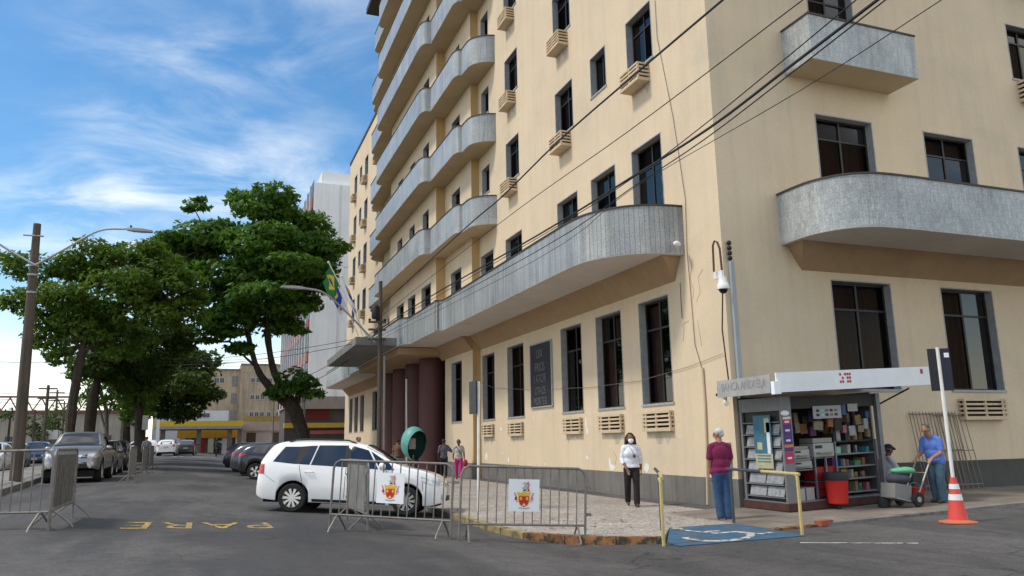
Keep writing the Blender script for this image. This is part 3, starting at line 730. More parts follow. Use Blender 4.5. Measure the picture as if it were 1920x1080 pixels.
# ---------------------------------------------------------------- things fixed to the walls
pq = MB(); bx(pq, FA, 24.2, 26.02, 2.82, 5.0, -.05, .0); PQ = obj('plaque', pq, mat('blue_black_plaque', (.018, .02, .028), .35, .1, 3), BLD, label='tall blue-black plaque with five lines of lettering')
fr = MB(); bx(fr, FA, 24.14, 24.2, 2.78, 5.05, -.06, 0); bx(fr, FA, 26.02, 26.08, 2.78, 5.05, -.06, 0); bx(fr, FA, 24.2, 26.02, 5.0, 5.05, -.06, 0); bx(fr, FA, 24.2, 26.02, 2.77, 2.82, -.06, 0); obj('frame', fr, JAMB, PQ)
LET = mat('plaque_letter', (.13, .13, .15), .4, .1)
for s_, zc, h_, w_ in (('LIX', 4.66, .30, .55), ('FRIOS', 4.18, .30, .85), ('I ATOR', 3.78, .30, 1.05), ('OTHOS', 3.36, .26, .95), ('MORTEX', 3.0, .26, 1.15)):
    tm = fit(text_mesh(s_, 1., .01), w_, h_); tm.v = [(XA-.056-v[2], 25.15-v[0], zc+v[1]) for v in tm.v]; obj('lettering', tm, LET, PQ)
# peeled paint
PEEL = mat('bare_white_plaster', (.78, .76, .73), .9, .05)
pr = random.Random(11)
def peel(y, z, w, h):
    n = 9; mb = MB(); ph = pr.uniform(0, 6)
    mb.add([FA(y+w/2*math.cos(2*PI*i/n+ph)*pr.uniform(.65, 1.15), z+h/2*math.sin(2*PI*i/n+ph)*pr.uniform(.75, 1.1), -.003) for i in range(n)], [tuple(range(n))]); obj('peeled_patch', mb, PEEL, BLD)
zoom3 = lambda x, y: (830+x/3.84, 780+y/3.84)
for (x, y, w, h) in ((1032, 50, 16, 90), (1040, 110, 18, 60), (1040, 300, 20, 34), (1204, 330, 22, 70), (1220, 372, 46, 52), (1468, 372, 44, 76), (1708, 148, 8, 22), (420, 92, 14, 32), (315, 290, 22, 62), (474, 314, 12, 40), (430, 268, 8, 18), (735, 345, 10, 14), (655, 14, 10, 26)):
    p = onX(*zoom3(x, y), XA); p2 = onX(*zoom3(x+w, y+h), XA); peel(p.y, p.z, abs(p2.y-p.y)*1.0, abs(p2.z-p.z))
def pxX(pts, x, d=.03): return [tuple(onX(*p, x-d)) for p in pts]
CRK = mat('hairline_crack', (.26, .20, .14), .9, .1)
for pts in ([(1292, 478), (1297, 500), (1294, 520), (1301, 545), (1299, 560)], [(1308, 600), (1312, 625), (1316, 650)], [(1279, 612), (1284, 606), (1292, 602)], [(1283, 612), (1281, 640)], [(1318, 505), (1309, 520), (1313, 548), (1306, 566)], [(1240, 330), (1245, 352), (1241, 372)], [(1150, 845), (1156, 858), (1153, 872)]):
    obj('crack', MB().tube(pxX(pts, XA, .001), .006, 4), CRK, BLD)
# conduits, downpipe, cable
PIPE = mat('cream_pipe', (.55, .44, .30), .6, .1); RUST = mat('rusty_pipe', (.20, .10, .055), .8, .3, 12); GREYP = mat('grey_pipe', (.33, .37, .40), .5, .1); BLK = mat('black_cable', (.012, .012, .013), .6, 0)
def pxX(pts, x, d=.03): return [tuple(onX(*p, x-d)) for p in pts]
obj('conduit', MB().tube(pxX([(1317, 690), (1322, 760), (1325, 840), (1327, 946)], XA, .035), .03, 8), PIPE, BLD, smooth=True)
obj('facade_cable', MB().tube(pxX([(1228, 0), (1232, 70), (1262, 220), (1285, 373), (1288, 470), (1296, 560), (1303, 646), (1316, 690)], XA, .02), .006, 6), BLK, BLD)
obj('facade_cable', MB().tube(pxX([(1275, 530), (1277, 570), (1279, 597)], XA, .02), .008, 6), RUST, BLD)
obj('facade_cable', MB().tube(pxX([(846, 692), (925, 727), (1000, 731), (1110, 726), (1200, 714), (1290, 688), (1356, 663)], XA, .035), .006, 5), mat('grey_wire', (.22, .19, .16), .7, 0), BLD)
dp = MB().box((XA+.14, YA-.09, 1.2), (XA+.24, YA-.001, 5.6)); obj('downpipe', dp, GREYP, BLD)
ins = MB()
for i in range(4): ins.lathe([(.03, 0), (.05, .03), (.05, .07), (.03, .10)], (XA+.16, YA-.06, 5.62+i*.12), 10)
obj('insulator_rack', ins, BLK, BLD)
sp = MB(); pp = onX(1269, 457, 10.35); sp.sphere(pp, (.10, .07, .07)); sp.tube([pp, (10.5, pp.y+.1, pp.z)], .03, 6)
obj('balcony_spotlight', sp, mat('white_plastic', (.75, .75, .74), .4, .03), BLD, smooth=True)
# dome camera on its bracket at the corner
cc = onY(1356, 540, YA-.28)
cv_ = thing('security_camera', 'white dome security camera hanging from a bent pipe at the building corner', 'camera', tuple(cc), world=True)
obj('housing', MB().lathe([(.03, .26), (.09, .25), (.10, .12), (.13, .08), (.145, 0), (.14, -.03)], cc, 16), MATS['white_plastic'], cv_, smooth=True)
obj('dome', MB().sphere((cc.x, cc.y, cc.z-.03), (.10, .10, .10), 14, 8), mat('smoked_dome', (.01, .01, .012), .1, 0), cv_, smooth=True)
obj('bracket', MB().box((cc.x-.03, cc.y-.03, cc.z+.25), (cc.x+.03, YA-.002, cc.z+.40)), MATS['white_plastic'], cv_)
obj('bent_pipe', MB().tube([(cc.x, cc.y, cc.z+.38), (cc.x-.02, cc.y, cc.z+.9), (cc.x-.03, cc.y+.06, cc.z+1.06), (cc.x-.06, cc.y+.12, cc.z+1.10), (cc.x-.09, cc.y+.15, cc.z+1.0), (cc.x-.1, cc.y+.16, cc.z+.4)], .025, 8), mat('rusty_brown', (.10, .055, .04), .7, .2), cv_, smooth=True)
obj('cable', MB().tube([(cc.x, cc.y+.02, cc.z), (cc.x+.0, cc.y+.14, cc.z-.9), (cc.x+.06, cc.y+.16, cc.z-1.6), (cc.x+.1, cc.y+.17, cc.z-2.1)], .015, 6), BLK, cv_)
# ================================================================ cars
TYRE = mat('tyre_rubber', (.018, .018, .019), .85, .15, 8); RIM = mat('alloy_rim', (.62, .63, .65), .28, .05, 5, metal=.85)
BLKP = mat('black_plastic', (.022, .022, .024), .6, .1, 6); CARGL = glass_mat('car_glass', (.04, .04, .04), 1.95, .02, .9)
TAIL = mat('red_lamp', (.50, .012, .03), .15, .05, coat=.6); HEAD = mat('clear_lamp', (.55, .57, .6), .12, .1, 12, metal=.4, coat=.8); CHROME = mat('chrome', (.7, .7, .72), .15, 0, metal=1)
PLATE = mat('plate_grey', (.55, .55, .54), .5, .05); WELL = mat('wheel_well', (.008, .008, .008), .95, 0); UNDER = mat('underbody', (.012, .012, .012), .95, 0)
CABIN = mat('cabin_dark', (.03, .03, .032), .9, .1)
def paint(name, c, metal=.0, rough=.32): return mat(name, c, rough, .03, 1.5, metal=metal, spec=.5, coat=.7)
WHITE = paint('white_car_paint', (.84, .84, .85)); GRAPH = paint('graphite_car_paint', (.035, .037, .045), .5); BLACKC = paint('black_car_paint', (.012, .012, .014)); SILV = paint('silver_car_paint', (.30, .30, .295), .65, .38)
DGREY = paint('dark_grey_car_paint', (.07, .075, .08), .4); REDC = paint('red_car_paint', (.28, .02, .02)); BLUEC = paint('blue_car_paint', (.03, .06, .16), .3)
class Car:
    def __init__(s, sp):
        s.__dict__.update(sp)
    def top(s, x): return sinterp(s.TOP, x)
    def belt(s, x): return min(sinterp(s.BELT, x), s.top(x)-.012)
    def w(s, x): return sinterp(s.WID, x)
    def bot(s, x):
        z = interp(s.BOT, x)
        for xw in (s.XF, s.XR):
            d = abs(x-xw)
            if d < s.RA: z = max(z, s.RW+math.sqrt(s.RA**2-d*d))
        return min(z, s.belt(x)-.05)
    def wr(s, x):
        return s.w(x)-.035-s.TUM*max(0, s.top(x)-s.belt(x))
    def ring(s, x):
        zb, ze, zt, w = s.bot(x), s.belt(x), s.top(x), s.w(x); wr = s.wr(x); h = zt-ze
        cr = .16*clamp(h/.45)+.02
        return [(w-.035, zb), (w-.008, zb+.10*(ze-zb)), (w, zb+.45*(ze-zb)), (w-.004, zb+.78*(ze-zb)), (w-.035, ze),
                (lerp(w-.035, wr, .34), lerp(ze, zt-cr*.55, .34)), (lerp(w-.035, wr, .68), lerp(ze, zt-cr*.55, .68)), (wr, zt-cr*.55),
                (wr-cr*.55, zt-cr*.16), (wr-cr*1.3, zt-cr*.03), (wr*.45, zt+.006), (0, zt+.012)]
    def y(s, x, z):
        r = s.ring(x)
        for (y0, z0), (y1, z1) in zip(r, r[1:]):
            if z0 <= z <= z1 and z1 > z0: return lerp(y0, y1, (z-z0)/(z1-z0))
        return r[0][0] if z < r[0][1] else 0
    def inside(s, x, y, z): return s.bot(x) <= z+.02 and z < s.top(x) and abs(y) < s.y(x, z)
    def xend(s, y, z, front=True):
        x = s.TOP[-1][0] if front else s.TOP[0][0]; st = -.01 if front else .01
        for i in range(160):
            if s.inside(x, y, z): return x
            x += st
        return x
    def side_patch(s, quad, sgn, off=.004, n=8, m_=6):
        (a, b, c, d) = [Vector(q) for q in quad]; rows = []
        for j in range(m_+1):
            r = []
            for i in range(n+1):
                p = a.lerp(b, i/n).lerp(d.lerp(c, i/n), j/m_); r.append((p.x, sgn*(s.y(p.x, p.y)+off), p.y))
            rows.append(r)
        return rows
    def end_patch(s, quad, front, off=.006, n=8, m_=5):
        (a, b, c, d) = [Vector(q) for q in quad]; rows = []
        for j in range(m_+1):
            r = []
            for i in range(n+1):
                p = a.lerp(b, i/n).lerp(d.lerp(c, i/n), j/m_); r.append((s.xend(p.x, p.y, front)+(off if front else -off), p.x, p.y))
            rows.append(r)
        return rows
    def top_patch(s, x0, x1, m0, m1, off=.006, n=10, k=8):
        """sheet lying on the upper surface between stations x0 and x1, leaving margins of the local roof width"""
        rows = []
        for j in range(k+1):
            x = lerp(x0, x1, j/k); mm = lerp(m0, m1, j/k); rg = s.ring(x); r = []
            dx = .01; sl = (s.top(x+dx)-s.top(x-dx))/(2*dx); nx, nz = -sl/math.hypot(sl, 1), 1/math.hypot(sl, 1)
            W_ = rg[7][0]-mm
            for i in range(n+1):
                yy = lerp(-W_, W_, i/n); z = s.ztop_at(x, abs(yy)); r.append((x+nx*off, yy, z+nz*off))
            rows.append(r)
        return rows
    def ztop_at(s, x, y):
        r = s.ring(x)[4:]
        for (y0, z0), (y1, z1) in zip(r, r[1:]):
            if y1 <= y <= y0 and y0 > y1: return lerp(z0, z1, (y0-y)/(y0-y1))
        return r[-1][1]
def wheel(root, c, rad, wid, sgn, spokes, hi=True, style='ten'):
    cx, cy, cz = c; n = 28 if hi else 16
    tm = MB(); o = sgn
    prof = [(rad*.66, -wid/2), (rad*.93, -wid/2), (rad*.985, -wid*.40), (rad, -wid*.25), (rad, wid*.25), (rad*.985, wid*.40), (rad*.93, wid/2), (rad*.66, wid/2)]
    tm.lathe(prof, (cx, cy, cz), n, 'y', cap=False)
    w = obj('wheel', tm, TYRE, root, smooth=True)
    rm_ = MB(); yo = cy+o*(wid/2-.012)
    ring = [(rad*.60, -.05), (rad*.665, -.004), (rad*.69, .006), (rad*.665, .010), (rad*.60, -.03)]
    rm_.lathe([(r, o*h) for r, h in ring], (cx, yo, cz), n, 'y', cap=False)
    rm_.lathe([(.001, o*.0), (rad*.14, o*.0), (rad*.16, -o*.012)], (cx, yo, cz), 12, 'y', cap=False)
    for k in range(spokes):
        a = 2*PI*k/spokes
        for da in ((0,) if style == 'ten' else (-.16, .16)):
            w0, w1 = (.055, .10) if style == 'ten' else (.05, .055)
            c0 = Vector((math.cos(a), 0, math.sin(a))); t0 = Vector((-math.sin(a), 0, math.cos(a)))
            e = Vector((math.cos(a+da), 0, math.sin(a+da)))
            p0, p1 = c0*rad*.12, e*rad*.63
            B = Vector((cx, yo-o*.004, cz)); D = Vector((0, -o*.03, 0))
            q = [p0-t0*rad*w0, p0+t0*rad*w0, p1+t0*rad*w1, p1-t0*rad*w1]
            rm_.add([B+v for v in q]+[B+v+D for v in q], [(0, 1, 2, 3), (0, 4, 5, 1), (1, 5, 6, 2), (2, 6, 7, 3), (3, 7, 4, 0)])
    obj('rim', rm_, RIM, w)
    obj('brake_disc', MB().lathe([(.001, 0), (rad*.62, 0)], (cx, yo-o*.07, cz), n, 'y', cap=False), mat('brake_dark', (.03, .03, .032), .6, 0, metal=.3), w)
def make_car(name, label, sp, color, group=None, hi=True):
    c = Car(sp); root = thing(name, label, 'car' if sp.get('cat') is None else sp['cat'], group=group)
    x0, x1 = c.TOP[0][0], c.TOP[-1][0]; xs_ = set()
    step = .07 if hi else .16
    x = x0
    while x < x1: xs_.add(round(x, 3)); x += step
    for e in (x0, x0+.015, x0+.04, x0+.08, x1-.08, x1-.04, x1-.015, x1): xs_.add(round(e, 3))
    for xw in (c.XF, c.XR):
        k = 13 if hi else 7
        for i in range(k): xs_.add(round(xw-c.RA*math.cos(PI*i/(k-1)), 3))
        xs_.add(round(xw-c.RA-.004, 3)); xs_.add(round(xw+c.RA+.004, 3))
    xs_ = sorted(q for q in xs_ if x0 <= q <= x1)
    xs_ = [q for i, q in enumerate(xs_) if i == 0 or q-xs_[i-1] > .0035]
    body = MB(); rows = []
    for q in xs_:
        h = c.ring(q); rows.append([(q, -y, z) for y, z in h]+[(q, y, z) for y, z in h[::-1][1:]])
    body.grid(rows); n = len(rows[0])
    k = len(body.v)
    body.f.append(tuple(range(n))[::-1]); body.f.append(tuple(len(body.v)-n+i for i in range(n)))
    obj('body', body, color, root, smooth=True)
    ub = MB(); hw = c.w(0)-.20
    ub.box((x0+.18, -hw, .20), (x1-.2, hw, .42)); obj('underbody', ub, UNDER, root)
    # wheel wells
    wd = c.TW
    for xw in (c.XF, c.XR):
        for sg in (-1, 1):
            wl_ = MB(); rows = []
            for yy in (c.w(xw)-.02, c.w(xw)-.34):
                rows.append([(xw-(c.RA+.0)*math.cos(PI*i/10), sg*yy, c.RW+(c.RA+.0)*math.sin(PI*i/10)) for i in range(11)])
            wl_.grid(rows); wl_.add([(p[0], p[1], p[2]) for p in rows[1]], [tuple(range(11))]); obj('wheel_well', wl_, WELL, root)
            wheel(root, (xw, sg*(c.w(xw)-wd/2-.012), c.RW), c.RW, wd, sg, sp['spokes'], hi, sp.get('wstyle', 'ten'))
    # glass
    for sg in (-1, 1):
        for q in sp['SIDE']:
            obj('side_window', MB().grid(c.side_patch(q, sg, .004)), CARGL, root, smooth='all')
        for q in sp.get('BLACKS', ()):
            obj('window_pillar', MB().grid(c.side_patch(q, sg, .003, 3, 4)), BLKP, root, smooth='all')
        for q in sp.get('SILL', ()):
            obj('side_cladding', MB().grid(c.side_patch(q, sg, .008, 14, 2)), BLKP, root, smooth='all')
        if hi:
            for (xa, za, xb, zb) in sp.get('SEAMS', ()):
                obj('door_seam', MB().grid(c.side_patch([(xa-.006, za), (xa+.006, za), (xb+.006, zb), (xb-.006, zb)], sg, .0015, 1, 10)), BLKP, root)
            for (xa, za) in sp.get('HANDLES', ()):
                hm = MB(); yy = c.y(xa, za); hm.tube([(xa-.10, sg*(yy-.005), za), (xa-.08, sg*(yy+.03), za), (xa+.08, sg*(yy+.03), za), (xa+.10, sg*(yy-.005), za)], .014, 6); obj('door_handle', hm, color, root, smooth=True)
        mx_, mz_ = sp['MIRROR']; yy = c.y(mx_, mz_)
        obj('mirror', MB().sphere((mx_, sg*(yy+.12), mz_+.03), (.08, .12, .085), 10, 7).tube([(mx_, sg*yy, mz_-.02), (mx_, sg*(yy+.1), mz_)], .025, 6), sp.get('mirror_mat') or color, root, smooth=True)
        for q in sp.get('TAILS_SIDE', ()): obj('tail_light', MB().grid(c.side_patch(q, sg, .007, 6, 4)), TAIL, root, smooth='all')
        for q in sp.get('HEADS_SIDE', ()): obj('headlight', MB().grid(c.side_patch(q, sg, .007, 6, 4)), HEAD, root, smooth='all')
        for q in sp.get('TAILS', ()): obj('tail_light', MB().grid(c.end_patch([(sg*a, b) for a, b in q], False)), TAIL, root, smooth='all')
        for q in sp.get('HEADS', ()): obj('headlight', MB().grid(c.end_patch([(sg*a, b) for a, b in q], True)), HEAD, root, smooth='all')
        for (yy, zz_) in sp.get('FOGS', ()):
            xx = c.xend(sg*yy, zz_, True); obj('fog_light', MB().lathe([(.001, .0), (.06, 0), (.075, -.02)], (xx+.012, sg*yy, zz_), 12, 'x', cap=False), HEAD, root)
    obj('windscreen', MB().grid(c.top_patch(*sp['WIND'])), CARGL, root, smooth='all')
    if 'REARW' in sp: obj('rear_window', MB().grid(c.top_patch(*sp['REARW'])), CARGL, root, smooth='all')
    for q in sp.get('REARQ', ()): obj('rear_window', MB().grid(c.end_patch(q, False, .006, 10, 6)), CARGL, root, smooth='all')
    for q in sp.get('GRILLE', ()): obj('grille', MB().grid(c.end_patch(q, True, .008)), BLKP, root, smooth='all')
    for q in sp.get('CHROME', ()): obj('grille_bar', MB().grid(c.end_patch(q, True, .013)), CHROME, root, smooth='all')
    for q in sp.get('RBUMP', ()): obj('bumper_trim', MB().grid(c.end_patch(q, False, .007, 12, 3)), BLKP, root, smooth='all')
    for q in sp.get('FBUMP', ()): obj('bumper_trim', MB().grid(c.end_patch(q, True, .007, 12, 3)), BLKP, root, smooth='all')
    for (fr_, zc) in sp.get('PLATES', ()):
        xx = max(c.xend(y_, zc, True) for y_ in (-.2, 0, .2))+.012 if fr_ else min(c.xend(y_, zc, False) for y_ in (-.2, 0, .2))-.012
        obj('number_plate', MB().box((xx-.006, -.2, zc-.065), (xx+.006, .2, zc+.065)), PLATE, root)
    if hi and 'RAILS' in sp:
        a, b = sp['RAILS']
        for sg in (-1, 1):
            pts = [(lerp(a, b, i/8), sg*(c.wr(lerp(a, b, i/8))-.10), c.ztop_at(lerp(a, b, i/8), c.wr(lerp(a, b, i/8))-.10)+(.045 if 0 < i < 8 else .0)) for i in range(9)]
            obj('roof_rail', MB().tube(pts, .018, 6), BLKP, root, smooth=True)
    if hi and 'ANT' in sp:
        xa = sp['ANT']; zt = c.top(xa); obj('aerial', MB().tube([(xa, 0, zt), (xa-.22, 0, zt+.42)], [.008, .004], 5), BLKP, root)
    return root
# x grows towards the front; profiles run from the rear to the front
WAGON = dict(TOP=[(-2.08, .62), (-2.07, .92), (-2.02, 1.05), (-1.93, 1.22), (-1.76, 1.46), (-1.55, 1.515), (-1.0, 1.55), (-.2, 1.555), (.25, 1.50), (.6, 1.34), (1.02, 1.08), (1.22, 1.02), (1.6, .95), (1.9, .84), (2.03, .72), (2.09, .55)],
    BELT=[(-2.08, .60), (-2.0, .96), (-1.7, 1.01), (-1.2, 1.0), (0, .965), (.8, .93), (1.1, .92), (1.6, .88), (1.9, .78), (2.09, .5)],
    WID=[(-2.08, .62), (-2.03, .72), (-1.9, .79), (-1.5, .83), (0, .835), (1.2, .83), (1.7, .79), (1.95, .68), (2.05, .54), (2.09, .42)],
    BOT=[(-2.08, .36), (-1.9, .27), (-1.4, .23), (1.4, .20), (1.8, .22), (2.09, .30)], XF=1.26, XR=-1.22, RA=.365, RW=.305, TW=.20, TUM=.30, spokes=10,
    SIDE=[[(-1.72, 1.06), (-1.22, 1.02), (-1.16, 1.40), (-1.50, 1.39)], [(-1.13, 1.02), (-.90, 1.01), (-.78, 1.435), (-.92, 1.425)], [(-.87, 1.01), (-.15, .985), (-.15, 1.455), (-.75, 1.44)], [(-.02, .98), (.62, .955), (.36, 1.36), (-.02, 1.455)], [(.655, .955), (.98, .945), (.86, 1.08), (.41, 1.345)]],
    BLACKS=[[(-1.22, 1.02), (-1.13, 1.02), (-.92, 1.425), (-1.16, 1.40)], [(-.15, .985), (-.02, .98), (-.02, 1.455), (-.15, 1.455)]],
    SEAMS=[(-.085, .32, -.085, .975), (.86, .34, .80, .93), (-1.02, .62, -1.12, 1.0), (-.9, .34, -1.02, .62), (-1.62, .62, -1.90, .80), (1.62, .52, 1.60, .80)], HANDLES=[(-.88, .86), (.12, .84)],
    SILL=[[(-.78, .235), (.82, .215), (.82, .275), (-.78, .295)]],
    MIRROR=(.72, .99), WIND=(1.0, .30, .06, .05), REARQ=[[(-.52, 1.08), (.52, 1.08), (.44, 1.40), (-.44, 1.40)]], RAILS=(-1.45, .05), ANT=-1.35,
    TAILS=[[(.47, .80), (.76, .80), (.74, 1.02), (.50, 1.02)]], TAILS_SIDE=[[(-2.04, .79), (-1.88, .80), (-1.90, 1.0), (-2.0, 1.0)]],
    HEADS=[[(.34, .62), (.72, .66), (.70, .80), (.36, .72)]], HEADS_SIDE=[[(1.58, .72), (1.96, .63), (1.90, .74), (1.56, .83)]], FOGS=[(.55, .40)],
    GRILLE=[[(-.34, .62), (.34, .62), (.34, .70), (-.34, .70)], [(-.45, .32), (.45, .32), (.42, .44), (-.42, .44)]], CHROME=[[(-.34, .60), (.34, .60), (.34, .615), (-.34, .615)]],
    RBUMP=[[(-.6, .36), (.6, .36), (.62, .44), (-.62, .44)]], PLATES=[(False, .72), (True, .50)], mirror_mat=None)
SUV = dict(TOP=[(-2.15, .66), (-2.14, .95), (-2.08, 1.08), (-1.95, 1.22), (-1.60, 1.47), (-1.25, 1.54), (-.6, 1.585), (.1, 1.57), (.5, 1.44), (1.0, 1.12), (1.15, 1.06), (1.6, 1.0), (1.95, .90), (2.08, .78), (2.14, .58)],
    BELT=[(-2.15, .64), (-2.05, 1.02), (-1.6, 1.10), (-1.0, 1.06), (.2, 1.0), (1.0, .97), (1.6, .92), (1.95, .82), (2.14, .54)],
    WID=[(-2.15, .62), (-2.08, .76), (-1.9, .85), (-1.4, .885), (0, .885), (1.3, .88), (1.8, .82), (2.02, .68), (2.14, .46)],
    BOT=[(-2.15, .42), (-1.9, .32), (-1.4, .27), (1.4, .25), (1.8, .27), (2.14, .36)], XF=1.33, XR=-1.28, RA=.41, RW=.345, TW=.22, TUM=.34, spokes=5, wstyle='five',
    SIDE=[[(-1.55, 1.16), (-.95, 1.10), (-.78, 1.47), (-1.25, 1.44)], [(-.88, 1.10), (-.10, 1.045), (-.10, 1.49), (-.70, 1.475)], [(0, 1.04), (.88, 1.0), (.44, 1.38), (0, 1.485)]],
    BLACKS=[[(-.10, 1.045), (0, 1.04), (0, 1.485), (-.10, 1.49)]], SEAMS=[(-.05, .36, -.05, 1.03), (.88, .4, .84, .98)], HANDLES=[(.12, .93)],
    SILL=[[(-.82, .275), (.88, .26), (.88, .40), (-.82, .42)]], MIRROR=(.74, 1.05), WIND=(.98, .18, .06, .05), REARQ=[[(-.52, 1.12), (.52, 1.12), (.42, 1.40), (-.42, 1.40)]],
    TAILS=[[(.42, .96), (.80, .92), (.78, 1.06), (.44, 1.04)]], TAILS_SIDE=[[(-2.08, .93), (-1.74, 1.02), (-1.78, 1.09), (-2.05, 1.06)]], HEADS=[[(.40, .76), (.76, .80), (.74, .90), (.42, .84)]],
    GRILLE=[[(-.4, .70), (.4, .70), (.4, .82), (-.4, .82)]], RBUMP=[[(-.7, .42), (.7, .42), (.74, .60), (-.74, .60)]], FBUMP=[[(-.6, .36), (.6, .36), (.6, .5), (-.6, .5)]], PLATES=[(False, .82), (True, .55)])
PICK = dict(cat='pickup', TOP=[(-2.6, .60), (-2.59, 1.06), (-2.5, 1.09), (-1.05, 1.10), (-.95, 1.16), (-.88, 1.62), (-.7, 1.74), (.1, 1.765), (.45, 1.70), (1.02, 1.24), (1.2, 1.185), (1.9, 1.12), (2.25, 1.04), (2.45, .90), (2.54, .66)],
    BELT=[(-2.6, .58), (-2.5, 1.05), (0, 1.07), (1.0, 1.06), (1.9, 1.02), (2.3, .94), (2.54, .6)],
    WID=[(-2.6, .80), (-2.5, .90), (0, .925), (1.6, .92), (2.1, .89), (2.4, .80), (2.54, .66)],
    BOT=[(-2.6, .55), (-2.2, .46), (1.9, .42), (2.3, .44), (2.54, .50)], XF=1.62, XR=-1.55, RA=.46, RW=.39, TW=.26, TUM=.28, spokes=6,
    SIDE=[[(-.80, 1.12), (-.02, 1.11), (-.02, 1.60), (-.72, 1.58)], [(.08, 1.11), (.88, 1.10), (.46, 1.56), (.08, 1.60)]], SEAMS=[(.03, .5, .03, 1.1), (.9, .5, .88, 1.08)], HANDLES=[(.2, .98)],
    MIRROR=(.76, 1.14), WIND=(1.0, .44, .05, .06), HEADS=[[(.50, .86), (.84, .84), (.82, 1.02), (.52, 1.0)]], HEADS_SIDE=[[(2.1, .88), (2.36, .85), (2.32, .97), (2.06, 1.0)]],
    GRILLE=[[(-.50, .84), (-.22, .84), (-.22, 1.0), (-.50, 1.0)], [(.22, .84), (.50, .84), (.50, 1.0), (.22, 1.0)], [(-.2, .82), (.2, .82), (.2, 1.0), (-.2, 1.0)], [(-.55, .54), (.55, .54), (.5, .70), (-.5, .70)]],
    CHROME=[[(-.30, .82), (-.20, .82), (-.24, 1.02), (-.36, 1.02)], [(.20, .82), (.30, .82), (.36, 1.02), (.24, 1.02)]], FOGS=[(.66, .64)], PLATES=[(True, .63)], FBUMP=[[(-.8, .50), (.8, .50), (.8, .545), (-.8, .545)]])
HATCH = dict(TOP=[(-1.9, .6), (-1.89, .95), (-1.82, 1.10), (-1.6, 1.36), (-1.3, 1.44), (-.5, 1.48), (.2, 1.45), (.55, 1.30), (1.0, 1.04), (1.2, .98), (1.6, .90), (1.85, .76), (1.92, .55)],
    BELT=[(-1.9, .58), (-1.8, .95), (-1.2, .96), (.8, .90), (1.4, .85), (1.75, .74), (1.92, .5)], WID=[(-1.9, .66), (-1.8, .78), (-1.4, .82), (1.2, .82), (1.6, .78), (1.84, .66), (1.92, .46)],
    BOT=[(-1.9, .36), (-1.6, .25), (1.5, .22), (1.92, .32)], XF=1.2, XR=-1.2, RA=.35, RW=.295, TW=.19, TUM=.30, spokes=7,
    SIDE=[[(-1.35, 1.0), (-.12, .965), (-.12, 1.38), (-1.1, 1.33)], [(-.02, .96), (.85, .93), (.4, 1.28), (-.02, 1.38)]], MIRROR=(.72, .98), WIND=(.98, .26, .05, .05), REARQ=[[(-.5, 1.04), (.5, 1.04), (.44, 1.30), (-.44, 1.30)]],
    TAILS=[[(.52, .82), (.76, .82), (.74, 1.02), (.54, 1.02)]], HEADS=[[(.38, .62), (.74, .64), (.72, .78), (.40, .74)]], GRILLE=[[(-.34, .58), (.34, .58), (.34, .68), (-.34, .68)], [(-.45, .32), (.45, .32), (.42, .42), (-.42, .42)]],
    PLATES=[(False, .78), (True, .48)], SILL=())
def put(o, x, y, ang, label=None, dz=0.):
    a = Vector((math.cos(ang), math.sin(ang))); L_ = 1.25
    z0, z1 = zr(x-a.x*L_, y-a.y*L_), zr(x+a.x*L_, y+a.y*L_)
    b = Vector((-a.y, a.x)); z2, z3 = zr(x-b.x*.7, y-b.y*.7), zr(x+b.x*.7, y+b.y*.7)
    o.location = (x, y, (z0+z1+z2+z3)/4+dz); o.rotation_mode = 'ZYX'
    o.rotation_euler = (math.atan2(z3-z2, 1.4), -math.atan2(z1-z0, 2*L_), ang)
    if label: o['label'] = label
    return o
wc = make_car('parked_wagon', 'white estate car parked across behind the crowd barrier with the crest', WAGON, WHITE)
put(wc, 3.14, 18.32, R(-21.9))
suv = make_car('parked_suv', 'dark graphite SUV parked nose-in just beyond the white estate car', SUV, GRAPH, 'dark cars parked nose-in by the building')
put(suv, 3.35, 36.2, R(-20))
s2 = copy_tree(suv); put(s2, 3.15, 39.9, R(-20), 'dark SUV parked second beyond the white estate car, mostly hidden'); recolor(s2, GRAPH, DGREY)
s3 = copy_tree(suv); put(s3, 2.9, 45.3, R(-20), 'black SUV parked farthest of the three dark cars, white light on its tail'); recolor(s3, GRAPH, BLACKC)
pk = make_car('pickup_truck', 'silver pickup truck facing the camera at the left kerb', PICK, SILV)
put(pk, -4.42, 33.4, R(-90))
em = MB().lathe([(.055, 0), (.085, 0), (.085, .012), (.055, .012), (.055, 0)], (2.52, 0, .92), 18, 'x', cap=False); em.box((2.52, -.10, .905), (2.535, .10, .935)); obj('emblem', em, CHROME, pk)
hb = make_car('parked_hatchback', 'dark grey car parked right behind the silver pickup', HATCH, DGREY, 'cars parked along the left side', hi=False)
put(hb, -4.55, 40.2, R(-90))
GRP = 'cars parked along the left side'
spots = [(-4.6, 45.6, -90, BLACKC, 'black car parked second behind the silver pickup'),
    (-10.3, 33.5, -82, DGREY, 'dark car at the left edge of the photo behind the barrier'),
    (-10.6, 39.5, -86, BLUEC, 'dark blue car left of the lamp pole beyond the barrier'),
    (-9.6, 43.5, -86, WHITE, 'white car just right of the lamp pole on the far side of the kerb'),
    (-9.9, 49.5, -84, SILV, 'silver car seen between lamp pole and pickup, second in its row'),
    (-9.8, 55.5, -84, BLUEC, 'blue car seen just left of the pickup mirror, third in its row'),
    (-14.2, 47, -95, BLACKC, 'black car in the farther row behind the lamp pole'),
    (-14.4, 56, -95, WHITE, 'white car in the farther row under the small trees')]
for x, y, a, m_, lab in spots:
    q = copy_tree(hb); put(q, x, y, R(a), lab); recolor(q, DGREY, m_)
